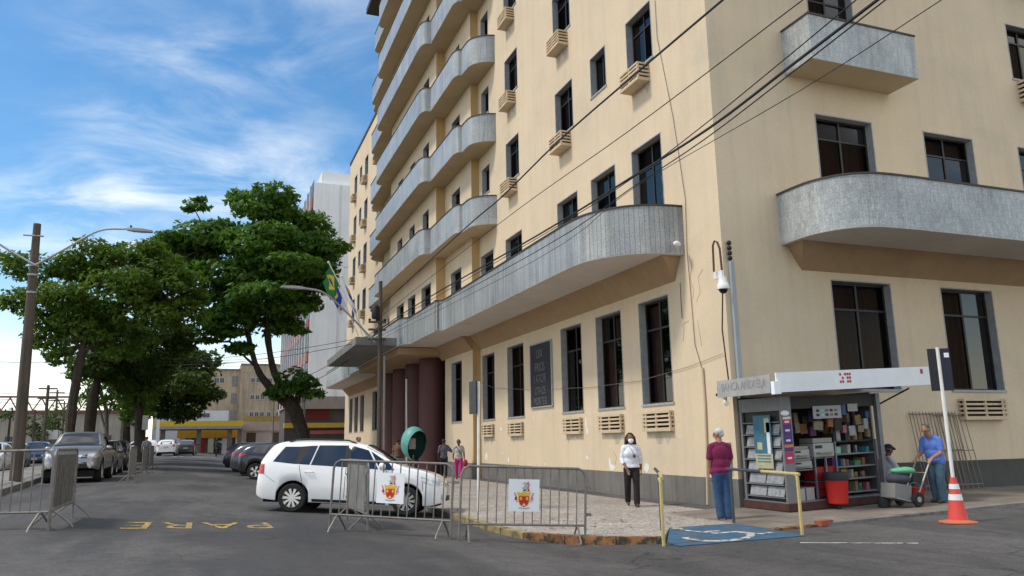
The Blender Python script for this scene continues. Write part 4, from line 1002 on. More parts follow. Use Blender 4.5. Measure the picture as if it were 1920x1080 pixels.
for x, y, a, m_, lab in ((-3.6, 80.5, 88, WHITE, 'white hatchback seen from behind at the far crossing'), (-6.6, 88, 175, WHITE, 'white car seen from the side by the filling station'), (-2.0, 84.5, 86, DGREY, 'dark car beside the white hatchback at the far crossing'),
    (4.6, 88, 150, SILV, 'silver car under the filling station canopy right of the motorcycle'), (-8.8, 92, 10, BLUEC, 'blue car at the left end of the filling station')):
    q = copy_tree(hb); put(q, x, y, R(a), lab); recolor(q, DGREY, m_); q['group'] = 'cars near the filling station'
# ================================================================ street furniture
GALV = mat('galvanised_tube', (.20, .19, .178), .55, .25, 6, metal=.35, dirt=(.16, .085, .045), dirtlo=.56, dirthi=.72, dscale=5)
SHEET = mat('grey_sheet', (.17, .165, .155), .7, .25, 3)
def barrier_proto(L_=2.15, H_=1.18):
    r = thing('crowd_barrier', 'grey tubular crowd barrier', 'barrier', group='crowd barriers')
    fr = [(0, 0, .0), (0, 0, H_-.14), (.035, 0, H_-.05), (.12, 0, H_), (L_-.12, 0, H_), (L_-.035, 0, H_-.05), (L_, 0, H_-.14), (L_, 0, .0)]
    obj('frame', MB().tube(fr, .021, 8), GALV, r, smooth=True)
    obj('bottom_rail', MB().tube([(0, 0, .27), (L_, 0, .27)], .019, 8), GALV, r, smooth=True)
    n = 13
    for i in range(1, n+1):
        x = L_*i/(n+1); obj('bar', MB().tube([(x, 0, .27), (x, 0, H_)], .0105, 6), GALV, r, smooth=True)
    for x, s in ((.14, 1), (L_-.14, -1)):
        obj('foot', MB().tube([(x, -.30, .0), (x, -.26, .06), (x, -.04, .25), (x, .04, .25), (x, .26, .06), (x, .30, .0)], .017, 6), GALV, r, smooth=True)
    for z in (.42, .86):
        obj('hook', MB().box((L_+.02, -.02, z), (L_+.10, .02, z+.05)), GALV, r)
    return r
BAR = barrier_proto(); used = [0]
def barrier(p, q, label, dz=0.):
    b = BAR if not used[0] else copy_tree(BAR); used[0] = 1
    x0, y0, x1, y1 = *p, *q; z0, z1 = zr(x0, y0), zr(x1, y1); L_ = math.hypot(x1-x0, y1-y0)
    b.location = (x0, y0, z0+dz); b.rotation_mode = 'ZYX'; b.rotation_euler = (0, -math.atan2(z1-z0, L_), math.atan2(y1-y0, x1-x0)); b.scale = (L_/2.15, 1, 1)
    b['label'] = label; return b
bm_ = barrier((1.99, 14.09), (3.75, 12.74), 'crowd barrier with a crest plate in front of the white estate car')
br_ = barrier((3.82, 12.51), (5.84, 12.05), 'crowd barrier with a crest plate standing against the corner kerb')
bh_ = barrier((2.66, 14.16), (2.64, 16.26), 'crowd barrier seen edge-on between white estate car and crested barrier')
barrier((-2.18, 13.76), (-4.14, 14.51), 'crowd barrier at the left edge of the photo, seen full on')
bl_ = barrier((-2.2, 13.95), (-2.2, 16.12), 'crowd barrier turned end-on beside the one at the left edge')
barrier((-2.5, 29.9), (-2.46, 32.0), 'lone crowd barrier standing beside the silver pickup')
barrier((-2.7, 38.5), (-2.66, 40.6), 'distant crowd barrier by the tree trunk beyond the pickup')
barrier((-2.8, 44.5), (-2.76, 46.6), 'farthest crowd barrier along the left side of the street')
for b, (t0, t1) in ((bh_, (.10, .95)), (bl_, (.08, .95))):
    obj('panel_sheet', MB().box((t0*2.15, .012, .30), (t1*2.15, .018, 1.10)), SHEET, b)
# crest plates
CW = mat('plate_white', (.80, .82, .86), .45, .03); CR = mat('crest_red', (.55, .02, .02), .5, .08); CYL = mat('crest_yellow', (.75, .48, .05), .5, .08); CPK = mat('crest_pink', (.62, .22, .24), .5, .1); CGR = mat('crest_grey', (.42, .45, .38), .5, .3, 40); CDK = mat('crest_ink', (.12, .10, .14), .5, 0)
def crest_plate(b, xc, z0, z1, label):
    s = z1-z0; M_ = b.matrix_basis
    r = thing('crest_plate', label, 'plate', group='crest plates on the barriers')
    bpy.context.view_layer.update()
    r.matrix_world = Matrix.Translation(Vector()) @ b.matrix_world.normalized() @ Matrix.Translation((xc*b.scale.x, -.022, z0))
    obj('plate', MB().box((-s/2, -.004, 0), (s/2, .004, s)), CW, r)
    def poly(pts, d, m_, nm): obj(nm, MB().add([(p[0]*s, -.004-d*.0012, p[1]*s) for p in pts], [tuple(range(len(pts)))]), m_, r)
    def shield(k, dz=0): return [(-.19*k, .50+dz), (-.19*k, .33), (-.15*k, .22), (-.08*k, .155), (0, .125-.0*k), (.08*k, .155), (.15*k, .22), (.19*k, .33), (.19*k, .50+dz)]
    poly([(-.02, .38)]+[(.02, .10)] and shield(1.0), 2, CYL, 'shield'); poly([(x*.84, lerp(.31, z, .86)) for x, z in shield(1.)], 3, CR, 'shield_field')
    poly([(-.20, .50), (.20, .50), (.23, .62), (.12, .58), (.0, .62), (-.12, .58), (-.23, .62)], 4, CYL, 'crown')
    for sg in (-1, 1):
        poly([(sg*.10+.04*math.cos(a), .40+.055*math.sin(a)) for a in [i*PI/4 for i in range(8)]], 5, CYL, 'charge')
        poly([(sg*.20, .40), (sg*.29, .46), (sg*.33, .60), (sg*.27, .56), (sg*.25, .50)], 2, CPK, 'mantling'); poly([(sg*.21, .36), (sg*.30, .34), (sg*.30, .44), (sg*.24, .46)], 3, CR if sg < 0 else CPK, 'mantling')
        poly([(sg*.19, .30), (sg*.25, .28), (sg*.24, .36)], 2, CPK, 'mantling')
    poly([(-.06, .17), (0, .26), (.06, .17), (.03, .17), (0, .21), (-.03, .17)], 5, CW, 'charge')
    poly([(.02+.105*math.cos(a), .79+.125*math.sin(a)) for a in [i*PI/6 for i in range(12)]], 3, CGR, 'helmet'); poly([(-.05+.05*math.cos(a), .80+.06*math.sin(a)) for a in [i*PI/4 for i in range(8)]], 4, CW, 'helmet')
    poly([(.06, .88), (.14, .94), (.18, .84), (.15, .70), (.09, .66), (.12, .78)], 4, CPK, 'plume'); poly([(-.06, .63), (.02, .70), (.10, .63)], 5, CDK, 'wreath'); poly([(.1, .62), (.14, .72), (.19, .63)], 4, CR, 'wreath')
    for i in range(8):
        a = -.16+i*.045; zq = .075+(.0 if 2 <= i <= 5 else .018); poly([(a, zq), (a+.03, zq), (a+.03, zq+.03), (a, zq+.03)], 2, CDK, 'motto_letter')
    return r
bpy.context.view_layer.update()
crest_plate(bm_, 1.075, .50, 1.0, 'white crest plate on the barrier in front of the white car')
crest_plate(br_, 1.075, .48, .99, 'white crest plate on the barrier by the corner kerb')
# ---------------------------------------------------------------- handrails of the ramp
YEL = mat('yellow_rail_paint', (.50, .39, .16), .55, .15, 5, dirt=(.25, .17, .08), dirtlo=.6, dirthi=.75, dscale=6); BLUG = mat('blue_grey_rail_paint', (.05, .06, .08), .55, .15, 5)
def rail(pf, pb, h, label):
    r = thing('handrail', label, 'handrail', (pf[0], pf[1], zr(*pf)), world=True, group='ramp handrails')
    zf, zb_ = zr(*pf)+.0, zp(pb[0])
    mid = ((pf[0]+pb[0])/2, (pf[1]+pb[1])/2, (zf+zb_)/2+h)
    obj('post', MB().tube([(*pf, zf-.1), (*pf, zf+h-.05), (pf[0]+.01, pf[1]+.05, zf+h)], .027, 8), YEL, r, smooth=True)
    obj('post', MB().tube([(*pb, zb_-.1), (*pb, zb_+h-.05)], .027, 8), BLUG, r, smooth=True)
    obj('top_rail', MB().tube([(pf[0], pf[1]-.05, zf+h), mid], .027, 8), YEL, r, smooth=True)
    obj('top_rail', MB().tube([mid, (pb[0], pb[1]+.12, zb_+h)], .0265, 8), BLUG, r, smooth=True)
rail((6.66, 10.97), tuple(pav(1241, 995))[:2], 1.02, 'short yellow and blue ramp handrail seen end-on at the orange kerb')
rail((8.99, 10.57), (9.02, 12.39), .96, 'yellow and grey ramp handrail in front of the kiosk')
# ---------------------------------------------------------------- signs and cone
WPOLE = mat('white_pole_paint', (.74, .73, .70), .5, .08, 4, dirt=(.35, .3, .25), dirtlo=.62, dirthi=.8, dscale=3); SBACK = mat('sign_back_dark', (.016, .016, .022), .5, .1); 
sgn = thing('street_sign', 'slim white sign post on the pavement with a dark sign seen edge-on', 'sign', (5.75, 17.32, .13), world=True)
obj('post', MB().tube([(5.75, 17.32, .05), (5.79, 17.33, 3.04)], .034, 10), WPOLE, sgn, smooth=True)
obj('sign_plate', MB().box((5.715, 17.30, 2.30), (5.735, 17.78, 3.06)), SBACK, sgn); obj('plate_rim', MB().box((5.70, 17.29, 2.30), (5.714, 17.79, 3.06)), mat('sign_edge', (.05, .05, .06), .5, .1), sgn)
cxy = (11.93, 10.15); cz = zr(*cxy)
CONE = mat('cone_red', (.66, .07, .06), .6, .12, 4, dirt=(.35, .06, .05), dirtlo=.6, dirthi=.8); CONW = mat('cone_white', (.75, .75, .76), .5, .05)
cn = thing('traffic_cone', 'red and white traffic cone on the road carrying a sign pole', 'cone', (*cxy, cz), world=True)
def cr_(t): return lerp(.155, .05, t)
obj('base', MB().lathe([(.30, 0), (.30, .02), (.20, .035), (.16, .05)], (*cxy, cz+.002), 20), mat('cone_base', (.55, .16, .08), .7, .15), cn, smooth=True)
prev = 0
for i, (t0, t1, mm) in enumerate(((0, .46, CONE), (.46, .60, CONW), (.60, .72, CONE), (.72, .84, CONW), (.84, 1, CONE))):
    obj('cone_band', MB().lathe([(cr_(t0)+(.006 if mm is CONW else 0), .05+.70*t0), (cr_(t1)+(.006 if mm is CONW else 0), .05+.70*t1)], (*cxy, cz), 20), mm, cn, smooth=True)
ps = thing('street_sign', 'white pole standing in the traffic cone with dark double sign on top', 'sign', (*cxy, cz+.03), world=True)
obj('post', MB().tube([(*cxy, cz+.03), (cxy[0]+.0, cxy[1], cz+2.98)], .031, 10), WPOLE, ps, smooth=True)
_d = Vector((math.cos(R(-33)), math.sin(R(-33)), 0)); _n = Vector((-_d.y, _d.x, 0))
for nm, a0, a1, mm in (('sign_plate', -.17, -.033, SBACK), ('sign_plate', .033, .19, mat('sign_back_navy', (.015, .015, .035), .5, .1))):
    b0 = Vector((*cxy, cz+2.22)); v = [b0+_d*a+_n*t+Vector((0, 0, h)) for h in (0, .74) for a, t in ((a0, -.01), (a1, -.01), (a1, .01), (a0, .01))]
    obj(nm, MB().add(v, [(0, 3, 2, 1), (4, 5, 6, 7), (0, 1, 5, 4), (1, 2, 6, 5), (2, 3, 7, 6), (3, 0, 4, 7)]), mm, ps)
q = Vector((*cxy, cz+2.84))+_d*.13-_n*.013; obj('sticker', MB().add([q-_d*.04-Vector((0, 0, .04)), q+_d*.04-Vector((0, 0, .04)), q+_d*.04+Vector((0, 0, .04)), q-_d*.04+Vector((0, 0, .04))], [(0, 1, 2, 3)]), CW, ps)
# ---------------------------------------------------------------- lamp poles
POLEC = mat('weathered_concrete_pole', (.105, .082, .066), .9, .2, 1.2, bump=.4, bscale=14, streak=.35, fine=.1); LAMPG = mat('lamp_grey', (.36, .37, .38), .45, .08)
def curve_pts(P, n=6):
    out_ = [Vector(P[0])]
    for i in range(len(P)-1):
        p1, p2 = Vector(P[i]), Vector(P[i+1]); p0 = Vector(P[i-1]) if i else p1*2-p2; p3 = Vector(P[i+2]) if i+2 < len(P) else p2*2-p1
        for j in range(1, n+1):
            t = j/n; out_.append(.5*((2*p1)+(p2-p0)*t+(2*p0-5*p1+4*p2-p3)*t*t+(3*p1-p0-3*p2+p3)*t**3))
    return out_
def luminaire(root, p, d, L_=.85):
    d = Vector(d).normalized(); up = Vector((0, 0, 1)); s = d.cross(up).normalized(); u = s.cross(d)
    Mx = Matrix((s, d, u)).transposed()
    body = MB(); rows = []
    for t, w, h0, h1 in ((0, .06, -.03, .05), (.25, .12, -.05, .07), (.6, .14, -.055, .06), (1, .10, -.045, .02)):
        rows.append([Vector(p)+Mx @ Vector((x, t*L_, z)) for x, z in ((-w, h0), (w, h0), (w, h1*.6), (w*.5, h1), (-w*.5, h1), (-w, h1*.6), (-w, h0))])
    body.grid(rows); body.f.append(tuple(range(6))); body.f.append(tuple(21+i for i in range(6)))
    lm = obj('luminaire', body, LAMPG, root)
    obj('photocell', MB().lathe([(.035, .0), (.035, .07), (.02, .09)], tuple(Vector(p)+d*.12+up*.06), 8), BLK, lm)
    obj('lens', MB().add([Vector(p)+Mx @ Vector(v) for v in ((-.10, .25*L_, -.058), (.10, .25*L_, -.058), (.09, .9*L_, -.056), (-.09, .9*L_, -.056))], [(0, 1, 2, 3)]), mat('lamp_lens', (.5, .5, .5), .2, .05), lm)
b0 = gnd(29, 904, .15); t0 = onY(70, 420, b0.y+.1)
lp = thing('lamp_pole', 'thick weathered concrete pole with two curved lamp arms on the left', 'lamp pole', tuple(b0), world=True)
obj('shaft', MB().tube([b0-Vector((0, 0, .1)), b0.lerp(t0, .5), t0], [.185, .16, .115], 18), POLEC, lp, smooth=True)
pj = onY(66, 497, b0.y-.15); e1 = onY(238, 429, b0.y-1.2); 
A1 = [pj, onY(120, 468, b0.y-.5), onY(185, 433, b0.y-.9), e1]
obj('lamp_arm', MB().tube(curve_pts(A1), .035, 8), LAMPG, lp, smooth=True); luminaire(lp, e1-Vector((0, 0, .02)), (1, -.12, -.03), .8)
e2 = Vector((2*pj.x-e1.x, pj.y+.6, e1.z)); A2 = [pj, Vector((2*pj.x-A1[1].x, pj.y+.2, A1[1].z)), Vector((2*pj.x-A1[2].x, pj.y+.4, A1[2].z)), e2]
obj('lamp_arm', MB().tube(curve_pts(A2), .035, 8), LAMPG, lp, smooth=True); luminaire(lp, e2, (-1, .1, -.03), .8)
for zz_ in (498, 515, 548):
    q = onY(64, zz_, b0.y); obj('clamp_band', MB().lathe([(.13, -.03), (.155, -.03), (.155, .03), (.13, .03)], (lerp(b0.x, t0.x, (q.z-b0.z)/(t0.z-b0.z)), lerp(b0.y, t0.y, (q.z-b0.z)/(t0.z-b0.z)), q.z), 16), LAMPG, lp)
q = onY(66, 442, b0.y); obj('cross_bolt', MB().tube([q-Vector((.35, 0, 0)), q+Vector((.25, 0, 0))], .03, 6), LAMPG, lp)
# pole by the entrance
fb = Vector((7.14, 35.58, .13)); ft = Vector((7.10, 35.6, 9.1))
fp = thing('lamp_pole', 'concrete utility pole by the entrance with one curved lamp arm and transformer gear', 'lamp pole', tuple(fb), world=True)
obj('shaft', MB().tube([fb-Vector((0, 0, .1)), ft], [.11, .085], 14), POLEC, fp, smooth=True)
a0_ = onY(703, 642, 35.55); ae = onY(572, 541, 33.9)
AP = [a0_, onY(668, 604, 35.2), onY(625, 562, 34.6), onY(600, 546, 34.2), ae]
obj('lamp_arm', MB().tube(curve_pts(AP), .045, 8), LAMPG, fp, smooth=True); luminaire(fp, ae, (-1, -.1, .02), 1.0)
obj('service_pipe', MB().tube([(fb.x+.20, 35.5, 0.05), (fb.x+.17, 35.52, 5.6)], .055, 8), mat('grey_service_pipe', (.26, .24, .215), .6, .1), fp, smooth=True)
for i, zz_ in enumerate((6.3, 6.75, 7.1)): obj('crossarm', MB().box((6.55, 35.45, zz_), (7.35, 35.55, zz_+.09)), POLEC, fp)
tb = MB().lathe([(.16, 0), (.18, .05), (.18, .55), (.12, .62)], (6.86, 35.5, 7.3), 12); obj('splice_case', tb, BLK, fp, smooth=True)
for i in range(3): obj('insulator', MB().lathe([(.03, 0), (.06, .03), (.06, .08), (.03, .12)], (6.6+i*.35, 35.5, 7.19), 8), BLK, fp)
# ---------------------------------------------------------------- overhead cables
def wire(pts, r, label, n=24, m_=BLK, name='overhead_cable'):
    o = single(name, MB().tube(pts, r, 5), m_, label, 'cable', 'overhead cables', base=tuple(pts[0])); return o
def sag(a, b, s, n=26): return [Vector(a).lerp(Vector(b), i/n)-Vector((0, 0, 4*s*(i/n)*(1-i/n))) for i in range(n+1)]
X7 = 7.1
def along(pts, ext):
    P = [onX(*p, X7) for p in pts]; d = (P[0]-P[1]); P = [P[0]+d*ext]+P; return P
wire(curve_pts(along([(1355, 0), (1190, 140), (1050, 262), (938, 372), (870, 430)], .6)+[Vector((7.1, 35.5, 7.9))], 4), .020, 'thick twisted cable, uppermost of those crossing the facade')
wire(curve_pts(along([(1505, 0), (1180, 245), (935, 420)], .5)+[Vector((7.1, 35.5, 7.4))], 6), .009, 'second cable from the top crossing the facade')
wire(curve_pts(along([(1645, 0), (1490, 118), (1330, 240), (1180, 335), (1010, 440), (800, 560)], .6)+[Vector((7.1, 35.5, 6.85))], 4), .021, 'thick cable bundle running along the top of the corner balcony')
wire(curve_pts(along([(1605, 0), (1470, 112), (1310, 242), (1180, 338)], .6)+[onX(1010, 445, X7), Vector((7.05, 35.5, 6.8))], 4), .009, 'thin cable hugging the thick bundle')
wire(curve_pts(along([(1660, 0), (1480, 140), (1320, 262), (1180, 355)], .5)+[onX(1000, 475, X7), Vector((7.1, 35.5, 6.5))], 4), .010, 'cable just below the thick bundle across the balcony')
wire(curve_pts(along([(1765, 0), (1500, 170), (1180, 358)], .4)+[onX(1000, 490, X7), Vector((7.1, 35.5, 6.35))], 5), .006, 'thinnest cable, lowest of those crossing the facade')
wire(sag((7.1, 35.6, 7.0), (6.2, 68, 7.0), .5), .02, 'cable running on from the entrance pole down the street, upper')
wire(sag((7.1, 35.6, 6.6), (6.0, 68, 6.4), .6), .02, 'cable running on from the entrance pole down the street, lower')
wire(sag((7.0, 35.6, 6.6), (-9, 62, 8.5), .9), .014, 'cable spanning the street in front of the big tree, upper')
wire(sag((7.0, 35.6, 6.4), (-9, 62, 8.0), .9), .014, 'cable spanning the street in front of the big tree, lower')
# ---------------------------------------------------------------- phone booth
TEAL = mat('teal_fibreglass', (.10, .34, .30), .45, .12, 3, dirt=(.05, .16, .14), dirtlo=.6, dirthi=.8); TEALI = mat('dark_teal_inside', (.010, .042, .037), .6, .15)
pc0 = onY(776, 831, 30.0); pb0 = Vector((pc0.x, 30.0, .13))
ph = thing('phone_booth', 'teal egg-shaped public telephone hood standing by the entrance columns', 'phone booth', tuple(pb0), world=True)
def hood(rx, ry, rz, material, nm):
    mb = MB(); ax = Vector((.40, -.86, -.30)).normalized(); u = ax.cross(Vector((0, 0, 1))).normalized(); v = u.cross(ax)
    rows = []
    for j in range(13):
        th = PI-(PI-1.12)*j/12; r_ = []
        for i in range(29):
            a = 2*PI*i/28; d = ax*math.cos(th)+(u*math.cos(a)+v*math.sin(a))*math.sin(th)
            r_.append((pc0.x+d.x*rx, pc0.y+d.y*ry, pc0.z+d.z*rz))
        rows.append(r_)
    mb.grid(rows); return obj(nm, mb, material, ph, smooth='all')
hood(.50, .50, .64, TEAL, 'hood'); hood(.465, .465, .605, TEALI, 'lining')
obj('telephone', MB().box((pc0.x-.18, pc0.y+.05, pc0.z-.22), (pc0.x+.08, pc0.y+.2, pc0.z+.18)), mat('telephone_grey', (.28, .27, .22), .5, .1), ph)
obj('post', MB().tube([pb0-Vector((0, 0, .05)), (pb0.x, pb0.y+.12, pc0.z-.45)], .045, 10), GALV, ph, smooth=True)
wp = onX(767, 800, 9.3); 
tp = thing('white_pole', 'thin white pole rising in front of the maroon columns', 'pole', (9.2, wp.y, .13), world=True); e = onX(762, 712, 9.2)
obj('shaft', MB().tube([(9.2, wp.y, .1), e], .045, 8), WPOLE, tp, smooth=True)
obj('cap', MB().sphere(e, .06, 8, 6), WPOLE, tp, smooth=True)
# guard rail by the booth
gr = thing('guard_rail', 'small galvanised hoop rail beside the phone booth', 'rail', (pb0.x-1.2, 30.5, .13), world=True)
obj('hoop', MB().tube([(pb0.x-.75, 30.5, .1), (pb0.x-.75, 30.5, .95), (pb0.x-.66, 30.5, 1.03), (pb0.x-.3, 30.5, 1.03), (pb0.x-.22, 30.5, .95), (pb0.x-.22, 30.5, .1)], .03, 8), GALV, gr, smooth=True)
obj('cross_bar', MB().tube([(pb0.x-.75, 30.5, .55), (pb0.x-.22, 30.5, .55)], .02, 6), GALV, gr, smooth=True)
# ---------------------------------------------------------------- flags over the canopy
FGR = mat('flag_green', (.02, .16, .04), .8, .1); FYE = mat('flag_yellow', (.65, .50, .05), .8, .1); FBL = mat('flag_blue', (.02, .05, .38), .8, .1); FWH = mat('flag_white', (.72, .73, .78), .8, .05)
def flag(base, top, label, kind, ph_, drop, wdt, dx=.4):
    base, top = Vector(base), Vector(top)
    r = thing('flag', label, 'flag', tuple(base), world=True, group='flags over the entrance canopy')
    obj('flagpole', MB().tube([base, top], .03, 7), WPOLE, r, smooth=True); obj('finial', MB().sphere(top, .07, 8, 6), WPOLE, r, smooth=True)
    n, m_ = 16, 14; mb = MB(); mb.mi = []; pts = []
    hoist0 = top.lerp(base, .03); hoist1 = top.lerp(base, .03+drop)
    for j in range(m_+1):
        row = []
        for i in range(n+1):
            u, v = i/n, j/m_; p = hoist0.lerp(hoist1, v); f = .10*math.sin(u*9+ph_+v*1.5)*u
            row.append((p.x+u*wdt*dx+f, p.y-.10*u+.12*math.sin(u*7+ph_)*u, p.z-u*wdt*(.95)))
        pts.append(row)
    mb.grid(pts)
    for j in range(m_):
        for i in range(n):
            u, v = (i+.5)/n, (j+.5)/m_
            if kind == 'br':
                k = 0; d = abs(u-.5)/.42+abs(v-.5)/.40
                if d < 1: k = 1
                if math.hypot((u-.5)*1.45, v-.5) < .22: k = 2
            else:
                k = 2 if v < .62 else 3
                if v < .62 and abs(u-.5) < .12 and .1 < v < .3: k = 1
                if v >= .62 and abs(u-.5)*1.2+abs(v-.8) < .12: k = 4
            mb.mi.append(k)
    obj('cloth', mb, [FGR, FYE, FBL, FWH, CR], r, smooth='all')
yb = 40.5
def fl(px, py, y=yb): return onY(px, py, y)
flag(fl(692, 640, 40.2), fl(616, 492, 40.2), 'green and yellow flag with blue disc, highest of the three flags', 'br', 0.5, .24, .95, -.35)
flag(fl(684, 640, 41.6), fl(641, 518, 41.6), 'blue and white flag hanging on the right of the three flags', 'pe', 2.1, .36, 1.15, .45)
flag(fl(676, 640, 43.2), fl(630, 528, 43.2), 'pale blue and white flag half hidden behind the other two', 'pe', 4.0, .36, 1.0, -.25)
# ================================================================ news kiosk
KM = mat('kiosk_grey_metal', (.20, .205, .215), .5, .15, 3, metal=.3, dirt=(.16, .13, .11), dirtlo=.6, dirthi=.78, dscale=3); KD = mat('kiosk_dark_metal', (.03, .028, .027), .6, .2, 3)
KWH = mat('awning_white', (.78, .80, .83), .5, .05, 2, dirt=(.45, .47, .50), dirtlo=.62, dirthi=.85, dscale=2); KGR = mat('awning_weathered', (.36, .36, .355), .7, .15, 3, dirt=(.15, .07, .05), dirtlo=.6, dirthi=.72, dscale=5)
KRU = mat('kiosk_rust_base', (.075, .03, .024), .8, .25, 5); PAPER = mat('paper_white', (.27, .28, .30), .7, .35, 14)
KX0, KX1, KY0, KY1 = 10.78, 13.42, 13.0, 14.40
def kz(x, z): return z+.03*(x-KX0)           # the kiosk follows the slope of the pavement
def kbox(mb, x0, x1, y0, y1, z0, z1):
    v = [(x, y, kz(x, z)) for z in (z0, z1) for x, y in ((x0, y0), (x1, y0), (x1, y1), (x0, y1))]
    return mb.add(v, [(0, 3, 2, 1), (4, 5, 6, 7), (0, 1, 5, 4), (1, 2, 6, 5), (2, 3, 7, 6), (3, 0, 4, 7)])
KS = thing('news_kiosk', 'grey metal news kiosk with white awning against the shaded facade', 'kiosk', (KX0, KY0, .18), world=True)
def kp(nm, m_, *a, parent=None, label=None): return obj(nm, kbox(MB(), *a), m_, parent or KS, label=label)
kp('base', KRU, KX0-.02, KX1+.02, KY0-.04, KY1, .20, .34); kp('floor', KM, KX0, KX1, KY0, KY1-.01, .345, .37)
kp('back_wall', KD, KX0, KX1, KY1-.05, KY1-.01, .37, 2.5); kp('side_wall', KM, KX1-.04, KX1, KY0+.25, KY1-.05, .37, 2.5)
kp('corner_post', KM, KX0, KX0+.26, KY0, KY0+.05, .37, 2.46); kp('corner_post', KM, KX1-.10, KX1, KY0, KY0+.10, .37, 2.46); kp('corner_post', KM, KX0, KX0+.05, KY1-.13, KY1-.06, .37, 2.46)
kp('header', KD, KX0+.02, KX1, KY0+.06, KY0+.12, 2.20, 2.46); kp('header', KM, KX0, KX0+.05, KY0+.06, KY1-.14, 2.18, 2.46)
for y in (KY0+.10, KY0+.62): kp('foot', KRU, KX0+.1, KX0+.2, y, y+.1, .10, .20)
kp('foot', KRU, KX1-.2, KX1-.1, KY0+.1, KY0+.2, .10, .20)
# awning
def ab(nm, m_, x0, x1, y0, y1, z0, z1, sl=.047): 
    v = [(x, y, z+sl*(x-10.2)) for z in (z0, z1) for x, y in ((x0, y0), (x1, y0), (x1, y1), (x0, y1))]
    return obj(nm, MB().add(v, [(0, 3, 2, 1), (4, 5, 6, 7), (0, 1, 5, 4), (1, 2, 6, 5), (2, 3, 7, 6), (3, 0, 4, 7)]), m_, KS)
ab('awning_roof', KD, 10.24, 14.38, 12.49, 14.40, 2.54, 2.60)
AF = ab('awning_fascia', KWH, 10.28, 14.42, 12.44, 12.48, 2.50, 2.885)
AS = ab('awning_fascia', KGR, 10.18, 10.22, 12.52, 14.25, 2.50, 2.86)
ab('corner_lamp', mat('frosted_white', (.85, .87, .92), .3, .02), 10.18, 10.34, 12.40, 12.50, 2.47, 2.72)
INK = mat('awning_red_letter', (.45, .03, .06), .6, .05)
for r_ in range(3):
    for k in range(5):
        if (r_, k) in ((0, 1), (1, 2), (2, 2), (1, 0)): continue
        x = 11.85+k*.062; z = 2.80-.075*r_+.047*(x-10.2); obj('letter', MB().box((x, 12.434, z-.025), (x+.045, 12.4395, z+.025)), INK, AF)
obj('letter', MB().box((14.05, 12.434, 2.92), (14.12, 12.4395, 3.02)), INK, AF)
tm = fit(text_mesh('BANCA ANDRELA', 1., .002), 1.45, .17); tm.v = [(10.176-v[2], 13.36-v[0], 2.71+v[1]) for v in tm.v]
obj('kiosk_name', tm, mat('faded_lettering', (.27, .27, .272), .7, .1), AS)
obj('drain_elbow', MB().tube([(10.25, 14.1, 2.52), (10.25, 14.1, 2.42), (10.22, 14.02, 2.36), (10.12, 13.85, 2.36)], .05, 8), mat('white_pvc', (.62, .58, .52), .5, .08), KS, smooth=True)
obj('support_bracket', MB().tube([(KX1-.05, KY0+.05, kz(KX1, 2.2)), (KX1+.55, 12.7, kz(KX1, 2.55))], .02, 6), KD, KS)
# magazine rack on the street side
for i in range(7):
    z = .46+i*.25
    sh = kp('rack_shelf', KM, KX0-.01, KX0+.06, KY0+.07, KY1-.14, z-.02, z)
    if i < 6:
        for k in range(3 if i > 2 else 2):
            n_ = 3 if i > 2 else 2; y0 = KY0+.10+k*(1.1/n_); y1 = y0+1.1/n_-.03
            v = [(KX0+.0, y0, kz(KX0, z+.01)), (KX0+.0, y1, kz(KX0, z+.01)), (KX0+.05, y1, kz(KX0, z+.2)), (KX0+.05, y0, kz(KX0, z+.2))]
            obj('magazine', MB().add(v, [(0, 1, 2, 3)]), PAPER, sh)
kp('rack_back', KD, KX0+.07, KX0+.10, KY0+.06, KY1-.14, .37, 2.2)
# posters on the rack and the post
def poster_x(nm, x, y0, y1, z0, z1, m_, parent, t=.004): return obj(nm, kbox(MB(), x-t, x, y0, y1, z0, z1), m_, parent)
PT = mat('poster_teal', (.04, .15, .22), .5, .2, 6); PY = mat('poster_cream', (.42, .41, .26), .5, .15, 6); PW = mat('poster_white', (.7, .72, .74), .5, .05)
po = thing('poster', 'tall teal and cream poster hanging on the kiosk magazine rack', 'poster', (KX0-.04, 13.45, 1.15), world=True)
poster_x('sheet', KX0-.035, 13.30, 13.85, 1.32, 2.10, PT, po); poster_x('lower_sheet', KX0-.035, 13.30, 13.85, 1.02, 1.318, PY, po); poster_x('fold', KX0-.04, 13.34, 13.44, 1.32, 1.95, PW, po); poster_x('picture', KX0-.04, 13.6, 13.76, 1.40, 1.55, PY, po); poster_x('picture', KX0-.04, 13.34, 13.50, 1.75, 2.04, PY, po)
for i, z in enumerate((1.28, 1.22, 1.16)): poster_x('text_line', KX0-.04, 13.36, 13.78, z-.012, z+.008, PT, po)
def poster_y(nm, x0, x1, z0, z1, m_, parent, y=KY0-.003, t=.004): return obj(nm, kbox(MB(), x0, x1, y-t, y, z0, z1), m_, parent)
PP = mat('poster_purple', (.09, .03, .20), .5, .2, 8); PR = mat('poster_red', (.48, .03, .09), .5, .15, 8); PO = mat('poster_orange', (.62, .22, .05), .5, .2, 8)
p2 = thing('poster_strip', 'red and purple price posters on the kiosk corner post', 'poster', (KX0+.1, KY0, 1.3), world=True)
for z0, z1, m_ in ((2.0, 2.05, PW), (1.90, 1.995, PR), (1.66, 1.895, PP), (1.50, 1.655, PP), (1.44, 1.495, PO), (1.36, 1.435, PP), (1.12, 1.34, PR)): 
    s_ = poster_y('sheet', KX0+.03, KX0+.23, z0, z1, m_, p2)
    if z1-z0 > .09: poster_y('print', KX0+.07, KX0+.18, (z0+z1)/2-.02, (z0+z1)/2+.02, PW, p2, KY0-.0075)
bl = onY(1411, 756, KY0-.1)
